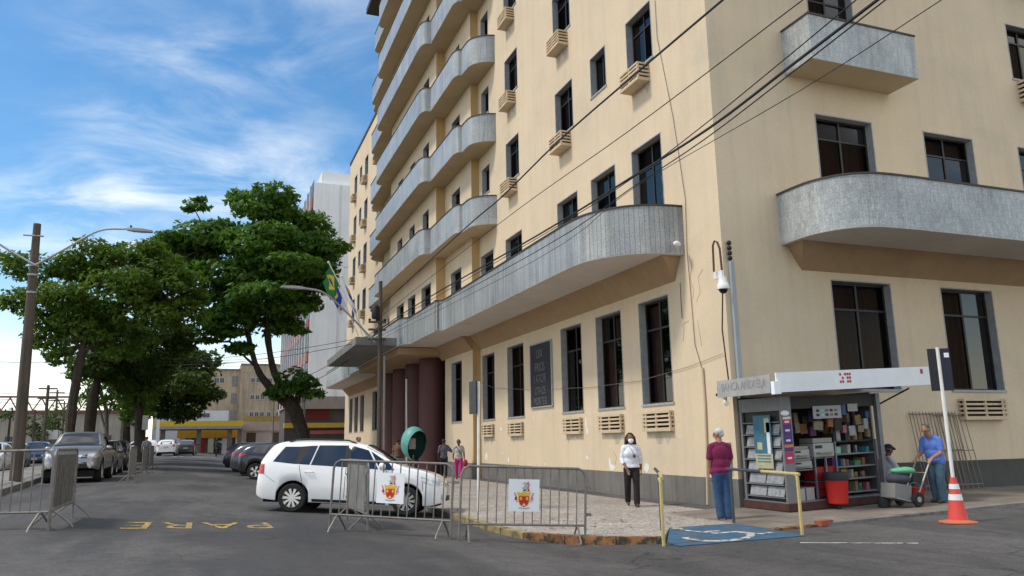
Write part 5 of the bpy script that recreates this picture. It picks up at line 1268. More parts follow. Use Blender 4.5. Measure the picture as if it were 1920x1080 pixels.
obj('lamp_globe', MB().sphere((KX0+.02, KY0-.10, kz(KX0, 2.12)), (.09, .07, .06), 12, 8), MATS['frosted_white'], KS, smooth=True)
# shelves inside
KB0, KB1 = KX0+.26, KX1-.12
SHF = {}
for nm, x0, x1, z in (('counter', 11.1, 12.18, 1.20), ('low_shelf', 11.1, 11.62, .62), ('printer_shelf', 11.06, 11.62, .98), ('crate_rack', 11.64, 12.18, .72), ('top_shelf', 12.2, KB1, 1.50), ('shelf', 12.2, KB1, 1.24), ('shelf', 12.2, KB1, .98), ('shelf', 12.2, KB1, .73), ('shelf', 12.2, KB1, .46)):
    kp('shelf', KM if z < 1.4 else KD, x0, x1, KY0+.16, KY0+.75, z-.03, z)
for x in (11.62, 11.9, 12.18, KB1-.02): kp('upright', KM, x, x+.03, KY0+.10, KY0+.14, .37, 1.5 if x > 12 else 1.2)
goods = []
def item(nm, lab, cat, m_, x0, x1, y0, y1, z0, z1, rd=0, base=None):
    mb = MB()
    if rd: mb.lathe([((x1-x0)/2*.92, z0), ((x1-x0)/2, z0+(z1-z0)*.06), ((x1-x0)/2*rd, z1-(z1-z0)*.06), ((x1-x0)/2*rd*.92, z1)], ((x0+x1)/2, (y0+y1)/2, .03*((x0+x1)/2-KX0)), 16)
    else: kbox(mb, x0, x1, y0, y1, z0, z1)
    o = single(nm, mb, m_, lab, cat, 'goods on the kiosk shelves', smooth=bool(rd))
    if not nm.startswith(('notice', 'jerry', 'drink')): o.rotation_euler = (0, math.sin(x0*37)*.10 if nm == 'hanging_packet' else 0, math.sin(x0*91+z0*13)*.30)
    return o
BEI = mat('machine_beige', (.27, .26, .22), .5, .08, 4); BEI2 = mat('machine_white', (.38, .38, .37), .45, .05, 4)
def machine(lab, x0, x1, y0, z0, z1):
    r = thing('copier', lab, 'copier', ((x0+x1)/2, y0+.2, kz(x0, z0)), world=True, group='office machines in the kiosk')
    obj('body', kbox(MB(), x0, x1, y0, y0+.42, z0, z0+(z1-z0)*.72), BEI2, r); obj('lid', kbox(MB(), x0+.01, x1-.01, y0+.02, y0+.42, z0+(z1-z0)*.75, z1), BEI, r)
    obj('panel', kbox(MB(), x0+.04, x0+.04+(x1-x0)*.35, y0-.006, y0-.001, z0+(z1-z0)*.45, z0+(z1-z0)*.62), KD, r); obj('paper_tray', kbox(MB(), x0+.06, x1-.06, y0-.10, y0-.001, z0+(z1-z0)*.18, z0+(z1-z0)*.24), BEI, r)
machine('beige copier on the lower left shelf of the kiosk', 11.08, 11.56, KY0+.12, 1.0, 1.19)
machine('white printer on the kiosk counter beside the corner post', 11.1, 11.5, KY0+.10, 1.21, 1.44)
machine('large white copier in the middle of the kiosk counter', 11.62, 12.14, KY0+.10, 1.21, 1.58)
item('jerrycan', 'white plastic canister on the kiosk floor behind the yellow rail', 'canister', BEI2, 11.12, 11.32, KY0+.12, KY0+.3, .37, .60); item('jerrycan', 'second white plastic canister on the kiosk floor, right of the first', 'canister', BEI2, 11.36, 11.56, KY0+.12, KY0+.3, .37, .61)
CRR = mat('crate_red', (.30, .012, .02), .5, .15, 5)
for i, (x0, z0) in enumerate(((11.66, .74), (11.93, .74), (11.66, .40), (11.93, .40), (11.66, .56))):
    item('drink_crate', ('upper left', 'upper right', 'bottom left', 'bottom right', 'middle left')[i]+' red drinks crate in the kiosk rack', 'crate', CRR, x0, x0+.24, KY0+.16, KY0+.5, z0, z0+(.26 if z0 > .7 else .14))
# rows of small goods
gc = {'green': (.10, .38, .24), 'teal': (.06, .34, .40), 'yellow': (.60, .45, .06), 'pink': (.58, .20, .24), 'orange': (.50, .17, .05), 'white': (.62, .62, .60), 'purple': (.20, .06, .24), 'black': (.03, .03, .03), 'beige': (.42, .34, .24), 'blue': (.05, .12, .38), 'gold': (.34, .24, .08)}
gm = {k: mat('goods_'+k, tuple(q*.5 for q in v), .5, .35, 30) for k, v in gc.items()}  # colours halved: the shade inside the kiosk is put into the goods
rg = random.Random(21)
rows_ = [('second shelf from the top', 1.24, [('green', 1, .08), ('mint', 0, .2), ('white', 0, .12), ('black', 0, .09), ('white', 1, .08), ('teal', 0, .10)]),
         ('middle shelf', .98, [('purple', 0, .12), ('blue', 0, .14), ('yellow', 0, .12), ('pink', 1, .11), ('green', 0, .16), ('orange', 0, .12), ('beige', 1, .09)]),
         ('second shelf from the bottom', .73, [('beige', 0, .12), ('yellow', 0, .20), ('white', 0, .10), ('yellow', 1, .12), ('pink', 1, .12)]),
         ('bottom shelf', .46, [('black', 0, .10), ('white', 0, .14), ('teal', 1, .08), ('beige', 0, .12), ('green', 1, .09), ('pink', 0, .12)]),
         ('top shelf', 1.50, [('black', 0, .16), ('white', 0, .12), ('black', 0, .12), ('gold', 1, .12), ('orange', 0, .10), ('white', 1, .09), ('gold', 1, .12)])]
gm['mint'] = mat('goods_mint', (.28, .55, .42), .5, .1, 9)
ords = ['first', 'second', 'third', 'fourth', 'fifth', 'sixth', 'seventh']
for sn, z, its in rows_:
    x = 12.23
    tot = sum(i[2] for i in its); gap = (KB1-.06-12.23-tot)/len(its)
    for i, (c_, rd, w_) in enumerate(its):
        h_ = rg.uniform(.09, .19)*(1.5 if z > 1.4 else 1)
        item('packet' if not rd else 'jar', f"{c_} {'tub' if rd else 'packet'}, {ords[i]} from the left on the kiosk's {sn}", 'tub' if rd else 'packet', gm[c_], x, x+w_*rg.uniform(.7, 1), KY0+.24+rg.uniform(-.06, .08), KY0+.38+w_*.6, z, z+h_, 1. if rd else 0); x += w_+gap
# hanging goods and the hanging board
hbd = thing('price_board', 'pale board with coloured print hanging in the kiosk opening', 'board', (11.9, KY0+.06, 2.0), world=True)
obj('board', kbox(MB(), 11.62, 12.36, KY0+.02, KY0+.035, 1.98, 2.24), mat('board_grey', (.34, .36, .38), .6, .1), hbd)
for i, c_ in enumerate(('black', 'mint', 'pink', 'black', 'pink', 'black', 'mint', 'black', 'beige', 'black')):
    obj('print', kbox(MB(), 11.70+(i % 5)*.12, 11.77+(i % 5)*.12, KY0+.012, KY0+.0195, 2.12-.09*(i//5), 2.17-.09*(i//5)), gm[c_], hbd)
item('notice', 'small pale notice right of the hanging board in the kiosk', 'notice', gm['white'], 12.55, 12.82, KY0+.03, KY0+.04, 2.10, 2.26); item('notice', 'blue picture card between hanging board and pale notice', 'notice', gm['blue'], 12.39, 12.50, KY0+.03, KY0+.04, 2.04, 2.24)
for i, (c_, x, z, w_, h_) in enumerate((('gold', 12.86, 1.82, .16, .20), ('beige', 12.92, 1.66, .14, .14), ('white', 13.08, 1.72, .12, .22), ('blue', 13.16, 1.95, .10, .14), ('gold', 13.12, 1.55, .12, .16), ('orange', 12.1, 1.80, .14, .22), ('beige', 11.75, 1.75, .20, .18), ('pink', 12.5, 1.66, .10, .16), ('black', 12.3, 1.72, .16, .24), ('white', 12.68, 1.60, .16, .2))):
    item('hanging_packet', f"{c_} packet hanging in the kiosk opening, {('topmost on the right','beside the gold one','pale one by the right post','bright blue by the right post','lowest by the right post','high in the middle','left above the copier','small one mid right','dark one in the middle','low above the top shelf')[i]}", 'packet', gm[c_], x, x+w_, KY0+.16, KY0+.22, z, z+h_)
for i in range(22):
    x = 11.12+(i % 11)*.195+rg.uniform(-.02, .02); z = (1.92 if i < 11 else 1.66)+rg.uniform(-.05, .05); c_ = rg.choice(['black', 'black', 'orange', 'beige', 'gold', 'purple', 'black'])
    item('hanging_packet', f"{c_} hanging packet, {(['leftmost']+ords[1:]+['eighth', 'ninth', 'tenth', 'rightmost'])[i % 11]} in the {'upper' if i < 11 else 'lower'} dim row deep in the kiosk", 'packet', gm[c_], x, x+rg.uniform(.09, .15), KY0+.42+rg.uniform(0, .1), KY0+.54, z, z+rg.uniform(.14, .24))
# red bin with black liner
bq = onY(1566, 940, 12.9); bx_, by_ = bq.x, 12.82; bz = zp(bx_)+.02
rb = thing('waste_bin', 'red plastic bin with black liner in front of the kiosk', 'bin', (bx_, by_, bz), world=True)
obj('bucket', MB().lathe([(.17, .08), (.19, .10), (.225, .58), (.235, .60)], (bx_, by_, bz), 24), mat('bin_red', (.58, .025, .02), .45, .08, 4), rb, smooth=True)
obj('liner', MB().lathe([(.24, .54), (.245, .57), (.25, .66), (.235, .70), (.19, .69), (.17, .60)], (bx_, by_, bz), 18), BLKP, rb, smooth=True); obj('stand', MB().lathe([(.05, 0), (.05, .08)], (bx_, by_, bz), 10), BLKP, rb)
# ---------------------------------------------------------------- grilles leaning on the wall
GRI = mat('old_iron_grille', (.20, .165, .14), .7, .2, 6)
def grille(tl, tr, bl_, br__, nb, label, yt, yb_):
    r = thing('iron_grille', label, 'grille', group='grilles leaning on the wall')
    A, B = onY(*tl, yt), onY(*tr, yt); x0, x1 = A.x, B.x
    zt = A.z; zb_ = zp(x0)
    r.location = (x0, yb_, zb_); OFF[r.name] = (x0, yb_, zb_)
    P = lambda x, t: (x, lerp(yb_, yt, t), lerp(zb_+.01, zt, t))
    for i in range(nb):
        x = lerp(x0, x1, i/(nb-1)); obj('bar', MB().tube([P(x, 0), P(x, 1)], .010, 5), GRI, r)
    for t in (.06, .5, .97): obj('crossbar', MB().tube([P(x0, t), P(x1, t)], .013, 5), GRI, r)
grille((1704, 772), (1790, 772), None, None, 15, 'iron grille leaning on the wall behind the man in blue', YA-.05, 14.15)
grille((1748, 775), (1806, 775), None, None, 7, 'narrower iron grille leaning in front of the wide one', YA-.09, 14.05)
# ---------------------------------------------------------------- trolley with bags, chair, bucket
DKF = mat('trolley_frame', (.34, .34, .33), .5, .15, 5, metal=.4)
tx, ty = 13.05, 12.2; tz = zp(tx)
tr_ = thing('hand_trolley', 'two-wheeled grey hand trolley tipped back at the kerb by the kiosk', 'trolley', (tx, ty, tz), world=True)
ha = Vector((tx+.05, ty, tz+.14)); hb_ = Vector((tx+.62, ty+.1, tz+.86))
for s_ in (-.17, .17): obj('frame_tube', MB().tube([ha+Vector((0, s_, 0)), ha.lerp(hb_, .6)+Vector((0, s_, .0)), hb_+Vector((0, s_, 0))], .016, 7), DKF, tr_, smooth=True)
for t in (.3, .7, 1.): obj('crossbar', MB().tube([ha.lerp(hb_, t)+Vector((0, -.17, 0)), ha.lerp(hb_, t)+Vector((0, .17, 0))], .014, 6), DKF, tr_, smooth=True)
for s_ in (-.22, .22):
    w_ = obj('wheel', MB().lathe([(.06, -.03), (.13, -.035), (.15, 0), (.13, .035), (.06, .03)], (tx+.03, ty+s_, tz+.15), 18, 'y'), TYRE, tr_, smooth=True); obj('hub', MB().lathe([(.055, -.04), (.055, .04)], (tx+.03, ty+s_, tz+.15), 10, 'y'), DKF, w_)
obj('toe_plate', MB().obox((tx-.22, ty, tz+.14), (.5, .40, .02), Matrix.Rotation(R(12), 3, 'Y')), DKF, tr_)
def lumpy(nm, c, r_, m_, lab, cat, seed, amp=.18):
    mb = MB().sphere(c, r_, 18, 12)
    mb.v = [tuple(Vector(c)+(Vector(v)-Vector(c))*(1+amp*mnoise.noise(Vector(v)*5+Vector((seed, 0, 0))))) for v in mb.v]
    return single(nm, mb, m_, lab, cat, smooth='all')
obj('pouch', MB().lathe([(.12, 0), (.13, .16), (.10, .2)], (tx-.42, ty+.2, tz+.0), 12), TYRE, tr_, smooth=True)
single('storage_box', MB().obox((tx-.28, ty, tz+.31), (.42, .36, .28), Matrix.Rotation(R(8), 3, 'Y')), mat('box_grey', (.20, .20, .20), .6, .1), 'grey box strapped on the hand trolley', 'box')
lumpy('dark_bag', (tx-.22, ty-.02, tz+.54), (.27, .2, .12), mat('dark_cloth', (.05, .05, .07), .9, .2, 6), 'dark cloth bag lying on the grey box of the trolley', 'bag', 3)
lumpy('green_sack', (tx-.10, ty-.05, tz+.70), (.27, .17, .075), mat('green_plastic', (.12, .42, .24), .5, .15, 6), 'pale green plastic sack on top of the trolley load', 'sack', 9)
CH = mat('chair_red', (.42, .015, .02), .4, .08)
cx0, cy0 = 13.78, 13.35; czz = zp(cx0)
ch = thing('plastic_chair', 'red plastic chair beside the kiosk with a person seated', 'chair', (cx0, cy0, czz), world=True)
obj('seat', MB().box((cx0-.23, cy0-.22, czz+.42), (cx0+.22, cy0+.22, czz+.45)), CH, ch)
obj('backrest', MB().grid([[(cx0-.23-.10*t-.03*math.cos(u*3), cy0+u*.22, czz+.45+.42*t) for u in (-1, -.5, 0, .5, 1)] for t in (0, .35, .7, 1)]), CH, ch, smooth='all')
for sx in (-1, 1):
    for sy_ in (-1, 1): obj('leg', MB().tube([(cx0+sx*.19, cy0+sy_*.18, czz+.43), (cx0+sx*.23, cy0+sy_*.22, czz)], .02, 6), CH, ch)
bk = thing('bucket', 'red bucket on the pavement between trolley and man in blue', 'bucket', (13.75, 12.6, zp(13.75)), world=True)
obj('tub', MB().lathe([(.11, 0), (.115, .01), (.15, .30), (.158, .305), (.15, .31), (.14, .30)], (13.75, 12.6, zp(13.75)), 20), MATS['bin_red'], bk, smooth=True); obj('handle', MB().tube([(13.75+.15*math.cos(a), 12.6+.05, zp(13.75)+.3+.10*math.sin(a)) for a in [PI*i/8 for i in range(9)]], .006, 5), DKF, bk)
# electric box and a loose brick by the kerb
single('meter_box', MB().box((XA-.10, 14.62, .95), (XA-.0, 14.85, 1.55)), mat('meter_grey', (.33, .35, .38), .5, .1), 'small grey meter box on the wall behind the man in maroon', 'box')
q = gnd(1545, 986); single('rubble', MB().obox((q.x, q.y, q.z+.05), (.38, .14, .09), Matrix.Rotation(.3, 3, 'Z')), mat('brick_red', (.30, .08, .05), .9, .2, 9), 'broken red brick lying in the gutter below the kiosk', 'brick')
# ================================================================ people
SK1 = mat('skin_brown', (.20, .095, .058), .55, .08, 6); SK2 = mat('skin_tan', (.36, .19, .125), .55, .08, 6); SK3 = mat('skin_dark', (.10, .05, .035), .55, .08, 6)
def cloth(n, c): return mat(n, c, .9, .16, 9, bump=.9, bscale=13)
class Fig:
    def __init__(s): s.p = []
    def cap(s, a, b, ra, rb, t): s.p.append((Vector(a), Vector(b), ra, rb, t)); return s
    def ell(s, c, r, t): s.p.append((Vector(c), r, None, None, t)); return s
    def dist(s, q, p):
        a, b, ra, rb, t = p
        if ra is None:
            d = q-a; return (Vector((d.x/b[0], d.y/b[1], d.z/b[2])).length-1)*min(b)
        ab = b-a; k = clamp((q-a).dot(ab)/max(ab.length_squared, 1e-9)); return (q-a-ab*k).length-lerp(ra, rb, k)
    def mesh(s, name, mats, vox=.012, smooth=5):
        mb = MB()
        for a, b, ra, rb, t in s.p:
            if ra is None: mb.sphere(a, b, 20, 14)
            else:
                d = (b-a); L_ = d.length; d = d.normalized() if L_ > 1e-6 else Vector((0, 0, 1)); path = []; rs = []
                for i in range(5): th = PI/2*(1-i/4.001); path.append(a-d*ra*math.sin(th)); rs.append(max(ra*math.cos(th), .001))
                for i in range(5): th = PI/2*(i/4.001); path.append(b+d*rb*math.sin(th)); rs.append(max(rb*math.cos(th), .001))
                mb.tube(path, rs, 14)
        me = mb.mesh(name, mats[0]); o = bpy.data.objects.new('tmp', me); COL.objects.link(o)
        r = o.modifiers.new('r', 'REMESH'); r.mode = 'VOXEL'; r.voxel_size = vox
        sm = o.modifiers.new('s', 'SMOOTH'); sm.factor = .5; sm.iterations = smooth
        dg = bpy.context.evaluated_depsgraph_get(); dg.update()
        out_ = bpy.data.meshes.new_from_object(o.evaluated_get(dg)); bpy.data.objects.remove(o); bpy.data.meshes.remove(me)
        out_.name = name; out_.materials.clear()
        for m_ in mats: out_.materials.append(m_)
        for pl_ in out_.polygons:
            q = pl_.center; best = min(s.p, key=lambda p: s.dist(q, p)); pl_.material_index = best[4]; pl_.use_smooth = True
        return out_
def hand(F, w, d, t, side, k=1.):
    """palm and five fingers; w wrist, d direction of the fingers, side: vector to the thumb"""
    w, d, sd_ = Vector(w), Vector(d).normalized(), Vector(side).normalized(); n = d.cross(sd_).normalized()
    pe = w+d*.085*k
    for q in (-.026, 0, .026): F.cap(w+sd_*q*.7*k, pe+sd_*q*k, .017*k, .015*k, t)
    for i, (q, L_) in enumerate(((.030, .075), (.010, .085), (-.010, .080), (-.030, .062))):
        a = pe+sd_*q*k; m_ = a+d*L_*.5*k+n*.010*k; e = a+d*L_*.92*k+n*.034*k; F.cap(a, m_, .0095*k, .009*k, t); F.cap(m_, e, .009*k, .0078*k, t)
    a = w+d*.03*k+sd_*.03*k; m_ = a+(d*.6+sd_*.7).normalized()*.04*k; F.cap(a, m_, .012*k, .0105*k, t); F.cap(m_, m_+(d*.9+sd_*.2).normalized()*.035*k, .0105*k, .008*k, t)
def head(F, c, k, fwd, skin, hair=None, s=1.):
    """head with face; c centre, fwd facing direction"""
    c, f = Vector(c), Vector(fwd).normalized(); r = f.cross(Vector((0, 0, 1))).normalized(); u = r.cross(f)
    F.ell(c+u*.02*s, (.078*s, .078*s, .105*s), skin); F.cap(c+f*.012*s-u*.03*s, c+f*.028*s-u*.085*s, .066*s, .044*s, skin); F.ell(c-f*.02*s+u*.03*s, (.082*s, .085*s, .088*s), skin if hair is None else hair)
    F.cap(c+f*.082*s+u*.012*s, c+f*.104*s-u*.028*s, .010*s, .016*s, skin); F.cap(c+f*.083*s-u*.066*s-r*.018*s, c+f*.083*s-u*.066*s+r*.018*s, .009*s, .009*s, skin)
    for sg in (-1, 1):
        F.ell(c+r*sg*.080*s-f*.006*s-u*.005*s, (.014*s, .02*s, .03*s), skin); F.cap(c+f*.080*s+r*sg*.02*s+u*.030*s, c+f*.074*s+r*sg*.05*s+u*.028*s, .010*s, .008*s, skin)
    return c, f, r, u
def eyes(root, c, f, r, u, s=1.):
    for sg in (-1, 1): obj('eye', MB().sphere(Vector(c)+f*.082*s+r*sg*.033*s+u*.008*s, (.012*s,)*3, 8, 6), mat('eye_dark', (.02, .015, .012), .2, 0), root, smooth='all')
def person(F, mats, loc, rz, label, vox=.012, scale=1., group=None):
    me = F.mesh('person', mats, vox); o = bpy.data.objects.new('person', me); COL.objects.link(o); o.location = loc; o.rotation_euler = (0, 0, rz); o.scale = (scale,)*3
    OFF[o.name] = None
    return tag(o, label, 'person', group)
def hairmesh(root, parts, material, vox=.012, nm='hair'):
    F = Fig()
    for p in parts:
        if len(p) == 2: F.ell(p[0], p[1], 0)
        else: F.cap(*p, 0)
    me = F.mesh(nm, [material], vox, 4); o = bpy.data.objects.new(nm, me); COL.objects.link(o); o.parent = root; return o
# figures are built facing -Y, height 1.70, feet at z=0; x>0 is their left hand side seen from behind
def shoe(F, a, fwd, t, k=1.):
    a, f = Vector(a), Vector(fwd).normalized(); F.cap(a+f*.0+Vector((0, 0, .038)), a+f*.15*k+Vector((0, 0, .030)), .040, .034, t); F.cap(a-f*.045*k+Vector((0, 0, .040)), a, .038, .040, t)
# ---- woman in white walking towards the corner
F = Fig(); H_ = .95
# tags: 0 skin 1 shirt 2 trousers 3 shoes
F.cap((0, .0, 1.36), (0, 0, 1.45), .052, .048, 0)
F.cap((-.13, 0, 1.335), (.13, 0, 1.335), .075, .075, 1); F.ell((0, -.02, 1.20), (.175, .125, .17), 1); F.ell((-.075, -.085, 1.19), (.075, .062, .072), 1); F.ell((.075, -.085, 1.19), (.075, .062, .072), 1)
F.ell((0, 0, 1.02), (.165, .118, .20), 1); F.ell((0, .01, .90), (.195, .135, .10), 1)
F.ell((0, .015, .86), (.185, .14, .12), 2); F.ell((-.07, .07, .85), (.10, .09, .11), 2); F.ell((.07, .07, .85), (.10, .09, .11), 2)
# her right leg trails, her left leg leads
F.cap((-.09, .0, .84), (-.10, .05, .47), .105, .078, 2); F.cap((-.10, .05, .47), (-.085, .24, .12), .078, .070, 2); F.cap((.09, 0, .84), (.085, -.10, .47), .105, .078, 2); F.cap((.085, -.10, .47), (.075, -.13, .09), .078, .074, 2)
shoe(F, (.075, -.14, 0), (.05, -1, 0), 3); F.cap((-.085, .25, .10), (-.08, .16, .035), .038, .032, 3)
F.cap((-.165, 0, 1.33), (-.215, .02, 1.09), .062, .055, 1); F.cap((-.215, .02, 1.09), (-.20, -.05, .99), .055, .05, 1); F.cap((-.205, -.03, 1.02), (-.13, -.17, .86), .038, .030, 0); hand(F, (-.125, -.18, .845), (.25, -.25, -.9), 0, (1, -.4, 0), .9)
F.cap((.165, 0, 1.33), (.225, .03, 1.09), .062, .055, 1); F.cap((.225, .03, 1.09), (.225, .06, .99), .055, .05, 1); F.cap((.225, .05, 1.02), (.23, .06, .84), .038, .030, 0); hand(F, (.23, .06, .83), (.0, -.1, -1), 0, (-.2, -1, 0), .9)
hc = head(F, (0, -.015, 1.54), 1, (.12, -1, -.02), 0)
wlab = 'woman in white shirt, dark trousers and face mask walking past the plinth'
pw_ = person(F, [SK1, cloth('white_blouse', (.72, .74, .82)), cloth('dark_trousers', (.022, .016, .016)), mat('brown_shoes', (.05, .03, .022), .5, .1)], (9.24, 16.47, .132), R(-22), wlab, .0115)
hairmesh(pw_, [((0, .02, 1.585), (.097, .103, .098)), ((-.085, .02, 1.56), (-.115, .0, 1.33), .045, .040), ((.085, .02, 1.56), (.118, .0, 1.32), .045, .042), ((0, .07, 1.55), (0, .10, 1.32), .085, .075), ((-.115, -.02, 1.36), (-.13, -.06, 1.26), .035, .02), ((.118, -.02, 1.36), (.135, -.06, 1.25), .036, .02)], mat('dark_hair', (.018, .012, .010), .5, .2, 20))
c_, f_, r_, u_ = hc; eyes(pw_, c_, f_, r_, u_)
hairmesh(pw_, [(Vector(c_)+f_*.055-u_*.045, (.066, .062, .060)), (Vector(c_)+f_*.098-u_*.035, Vector(c_)+f_*.085-u_*.08, .022, .03)], mat('mask_white', (.8, .8, .82), .8, .03), .01, 'face_mask')
obj('badge', MB().box((.035, -.165, 1.10), (.085, -.155, 1.17)), mat('badge_dark', (.03, .03, .06), .4, .1), pw_); obj('lanyard', MB().tube([(-.06, -.06, 1.40), (.02, -.165, 1.25), (.06, -.163, 1.17)], .005, 4), MATS['badge_dark'], pw_)
# ---- man in maroon, from behind
F = Fig()
F.cap((0, 0, 1.42), (-.01, -.01, 1.52), .060, .055, 0)
F.cap((-.15, 0, 1.385), (0, 0, 1.43), .062, .062, 1); F.cap((.15, 0, 1.385), (0, 0, 1.43), .062, .062, 1); F.ell((0, 0, 1.24), (.185, .125, .20), 1); F.ell((0, -.02, 1.04), (.19, .145, .20), 1); F.ell((0, -.01, .92), (.205, .15, .10), 1); F.cap((-.12, 0, .90), (.12, 0, .90), .095, .095, 1)
F.ell((0, .0, .87), (.165, .125, .11), 2); F.cap((-.085, 0, .86), (-.095, 0, .48), .105, .082, 2); F.cap((-.095, 0, .48), (-.09, .02, .06), .082, .074, 2); F.cap((.085, 0, .86), (.075, -.03, .48), .105, .082, 2); F.cap((.075, -.03, .48), (.06, 0, .06), .082, .074, 2)
for x in (-.09, .06): F.cap((x, .02, .035), (x-.02, -.14, .028), .036, .032, 3)
F.cap((.175, 0, 1.37), (.215, .01, 1.17), .062, .058, 1); F.cap((.212, .01, 1.20), (.222, .0, 1.11), .043, .040, 0); F.cap((.222, 0, 1.12), (.235, -.03, .88), .042, .030, 0); hand(F, (.235, -.03, .87), (0, -.05, -1), 0, (0, -1, 0))
F.cap((-.175, 0, 1.37), (-.215, -.02, 1.17), .062, .058, 1); F.cap((-.212, -.02, 1.20), (-.225, -.05, 1.10), .043, .040, 0); F.cap((-.225, -.05, 1.11), (-.19, -.20, .95), .042, .030, 0); hand(F, (-.19, -.21, .94), (.3, -.6, -.7), 0, (.6, 0, .4))
hc = head(F, (.0, -.02, 1.615), 1, (.85, -.5, -.12), 0)
pm1 = person(F, [SK2, cloth('maroon_shirt', (.17, .012, .06)), cloth('blue_jeans', (.03, .075, .16)), SK2], (9.2, 12.94, .137), R(160), 'grey-haired man in maroon shirt and jeans standing beside the kiosk', .0115, .985)
c_, f_, r_, u_ = hc
hairmesh(pm1, [(Vector(c_)-f_*.022+u_*.045, (.094, .094, .078)), (Vector(c_)-f_*.05-u_*.01, (.07, .07, .06))], mat('grey_hair', (.50, .49, .47), .7, .25, 40)); eyes(pm1, c_, f_, r_, u_)
for x in (-.10, .045): obj('sandal', MB().box((x-.04, -.20, .0), (x+.045, .07, .016)), mat('sandal_pink', (.42, .20, .17), .7, .1), pm1)
# ---- man in blue bending over the trolley, facing the kiosk
F = Fig()
F.cap((0, -.10, 1.36), (0, -.18, 1.44), .060, .056, 0)
F.cap((-.15, -.07, 1.32), (0, -.08, 1.37), .064, .064, 1); F.cap((.15, -.07, 1.32), (0, -.08, 1.37), .064, .064, 1); F.ell((0, -.04, 1.19), (.20, .15, .19), 1); F.ell((0, -.02, 1.02), (.19, .165, .18), 1); F.ell((0, .01, .90), (.20, .16, .12), 1); F.cap((-.11, .02, .86), (.11, .02, .86), .10, .10, 1)
F.ell((0, .04, .84), (.165, .13, .11), 2); F.cap((-.085, .03, .84), (-.10, .0, .46), .105, .082, 2); F.cap((-.10, 0, .46), (-.10, .04, .08), .082, .074, 2); F.cap((.085, .03, .84), (.10, -.06, .46), .105, .082, 2); F.cap((.10, -.06, .46), (.10, -.02, .08), .082, .074, 2)
shoe(F, (-.10, .03, 0), (0, -1, 0), 3); shoe(F, (.10, -.03, 0), (0, -1, 0), 3)
for sg in (-1, 1):
    F.cap((sg*.18, -.07, 1.31), (sg*.215, -.10, 1.10), .064, .062, 1); F.cap((sg*.215, -.10, 1.13), (sg*.22, -.13, 1.03), .046, .044, 0); F.cap((sg*.22, -.13, 1.03), (sg*.17, -.36, .93), .043, .031, 0); hand(F, (sg*.17, -.37, .925), (0, -.8, -.5), 0, (-sg, 0, .3))
hc = head(F, (0, -.215, 1.52), 1, (0, -.85, -.5), 0)
pb_ = person(F, [SK2, cloth('blue_tshirt', (.10, .20, .58)), cloth('washed_jeans', (.06, .12, .17)), mat('dark_shoe', (.04, .035, .032), .6, .1)], (14.02, 12.3, zp(14.02)+.003), R(-82), 'man in blue t-shirt bending over the hand trolley', .0115, .965)
c_, f_, r_, u_ = hc
hairmesh(pb_, [(Vector(c_)-f_*.032+u_*.032, (.088, .092, .086)), (Vector(c_)-f_*.05-u_*.02, (.072, .072, .06))], mat('short_grey_hair', (.09, .08, .075), .7, .3, 40)); eyes(pb_, c_, f_, r_, u_)
# ---- seated person with a cap
F = Fig()
F.cap((0, .02, .93), (0, -.01, 1.0), .052, .05, 0); F.cap((-.14, .03, .88), (.14, .03, .88), .07, .07, 1); F.ell((0, .05, .72), (.18, .13, .2), 1); F.ell((0, .06, .55), (.18, .15, .12), 1)
for sg in (-1, 1):
    F.cap((sg*.09, .02, .53), (sg*.12, -.40, .51), .095, .075, 2); F.cap((sg*.12, -.40, .51), (sg*.12, -.42, .10), .07, .055, 2); shoe(F, (sg*.12, -.42, 0), (0, -1, 0), 3)
    F.cap((sg*.18, .03, .87), (sg*.21, -.06, .70), .062, .056, 1); F.cap((sg*.21, -.06, .71), (sg*.17, -.34, .72 if sg > 0 else .60), .042, .03, 0); hand(F, (sg*.17, -.35, .72 if sg > 0 else .60), (0, -1, -.1), 0, (-sg, 0, .4), .9)
hc = head(F, (0, -.03, 1.09), 1, (0, -1, -.12), 0)
pst = person(F, [SK3, cloth('pale_shirt', (.44, .46, .52)), cloth('navy_trousers', (.02, .022, .04)), MATS['dark_shoe']], (13.82, 13.33, zp(13.8)+.003), R(75), 'seated person in pale shirt and dark blue cap beside the kiosk', .0115, .97)
c_, f_, r_, u_ = hc
hairmesh(pst, [(Vector(c_)-f_*.005+u_*.065, (.096, .100, .070)), (Vector(c_)+f_*.08+u_*.05, Vector(c_)+f_*.15+u_*.035, .035, .03), (Vector(c_)+f_*.10+u_*.05+r_*.03, Vector(c_)+f_*.10+u_*.05-r_*.03, .03, .03)], cloth('navy_cap', (.02, .022, .06)), .011, 'cap'); eyes(pst, c_, f_, r_, u_)
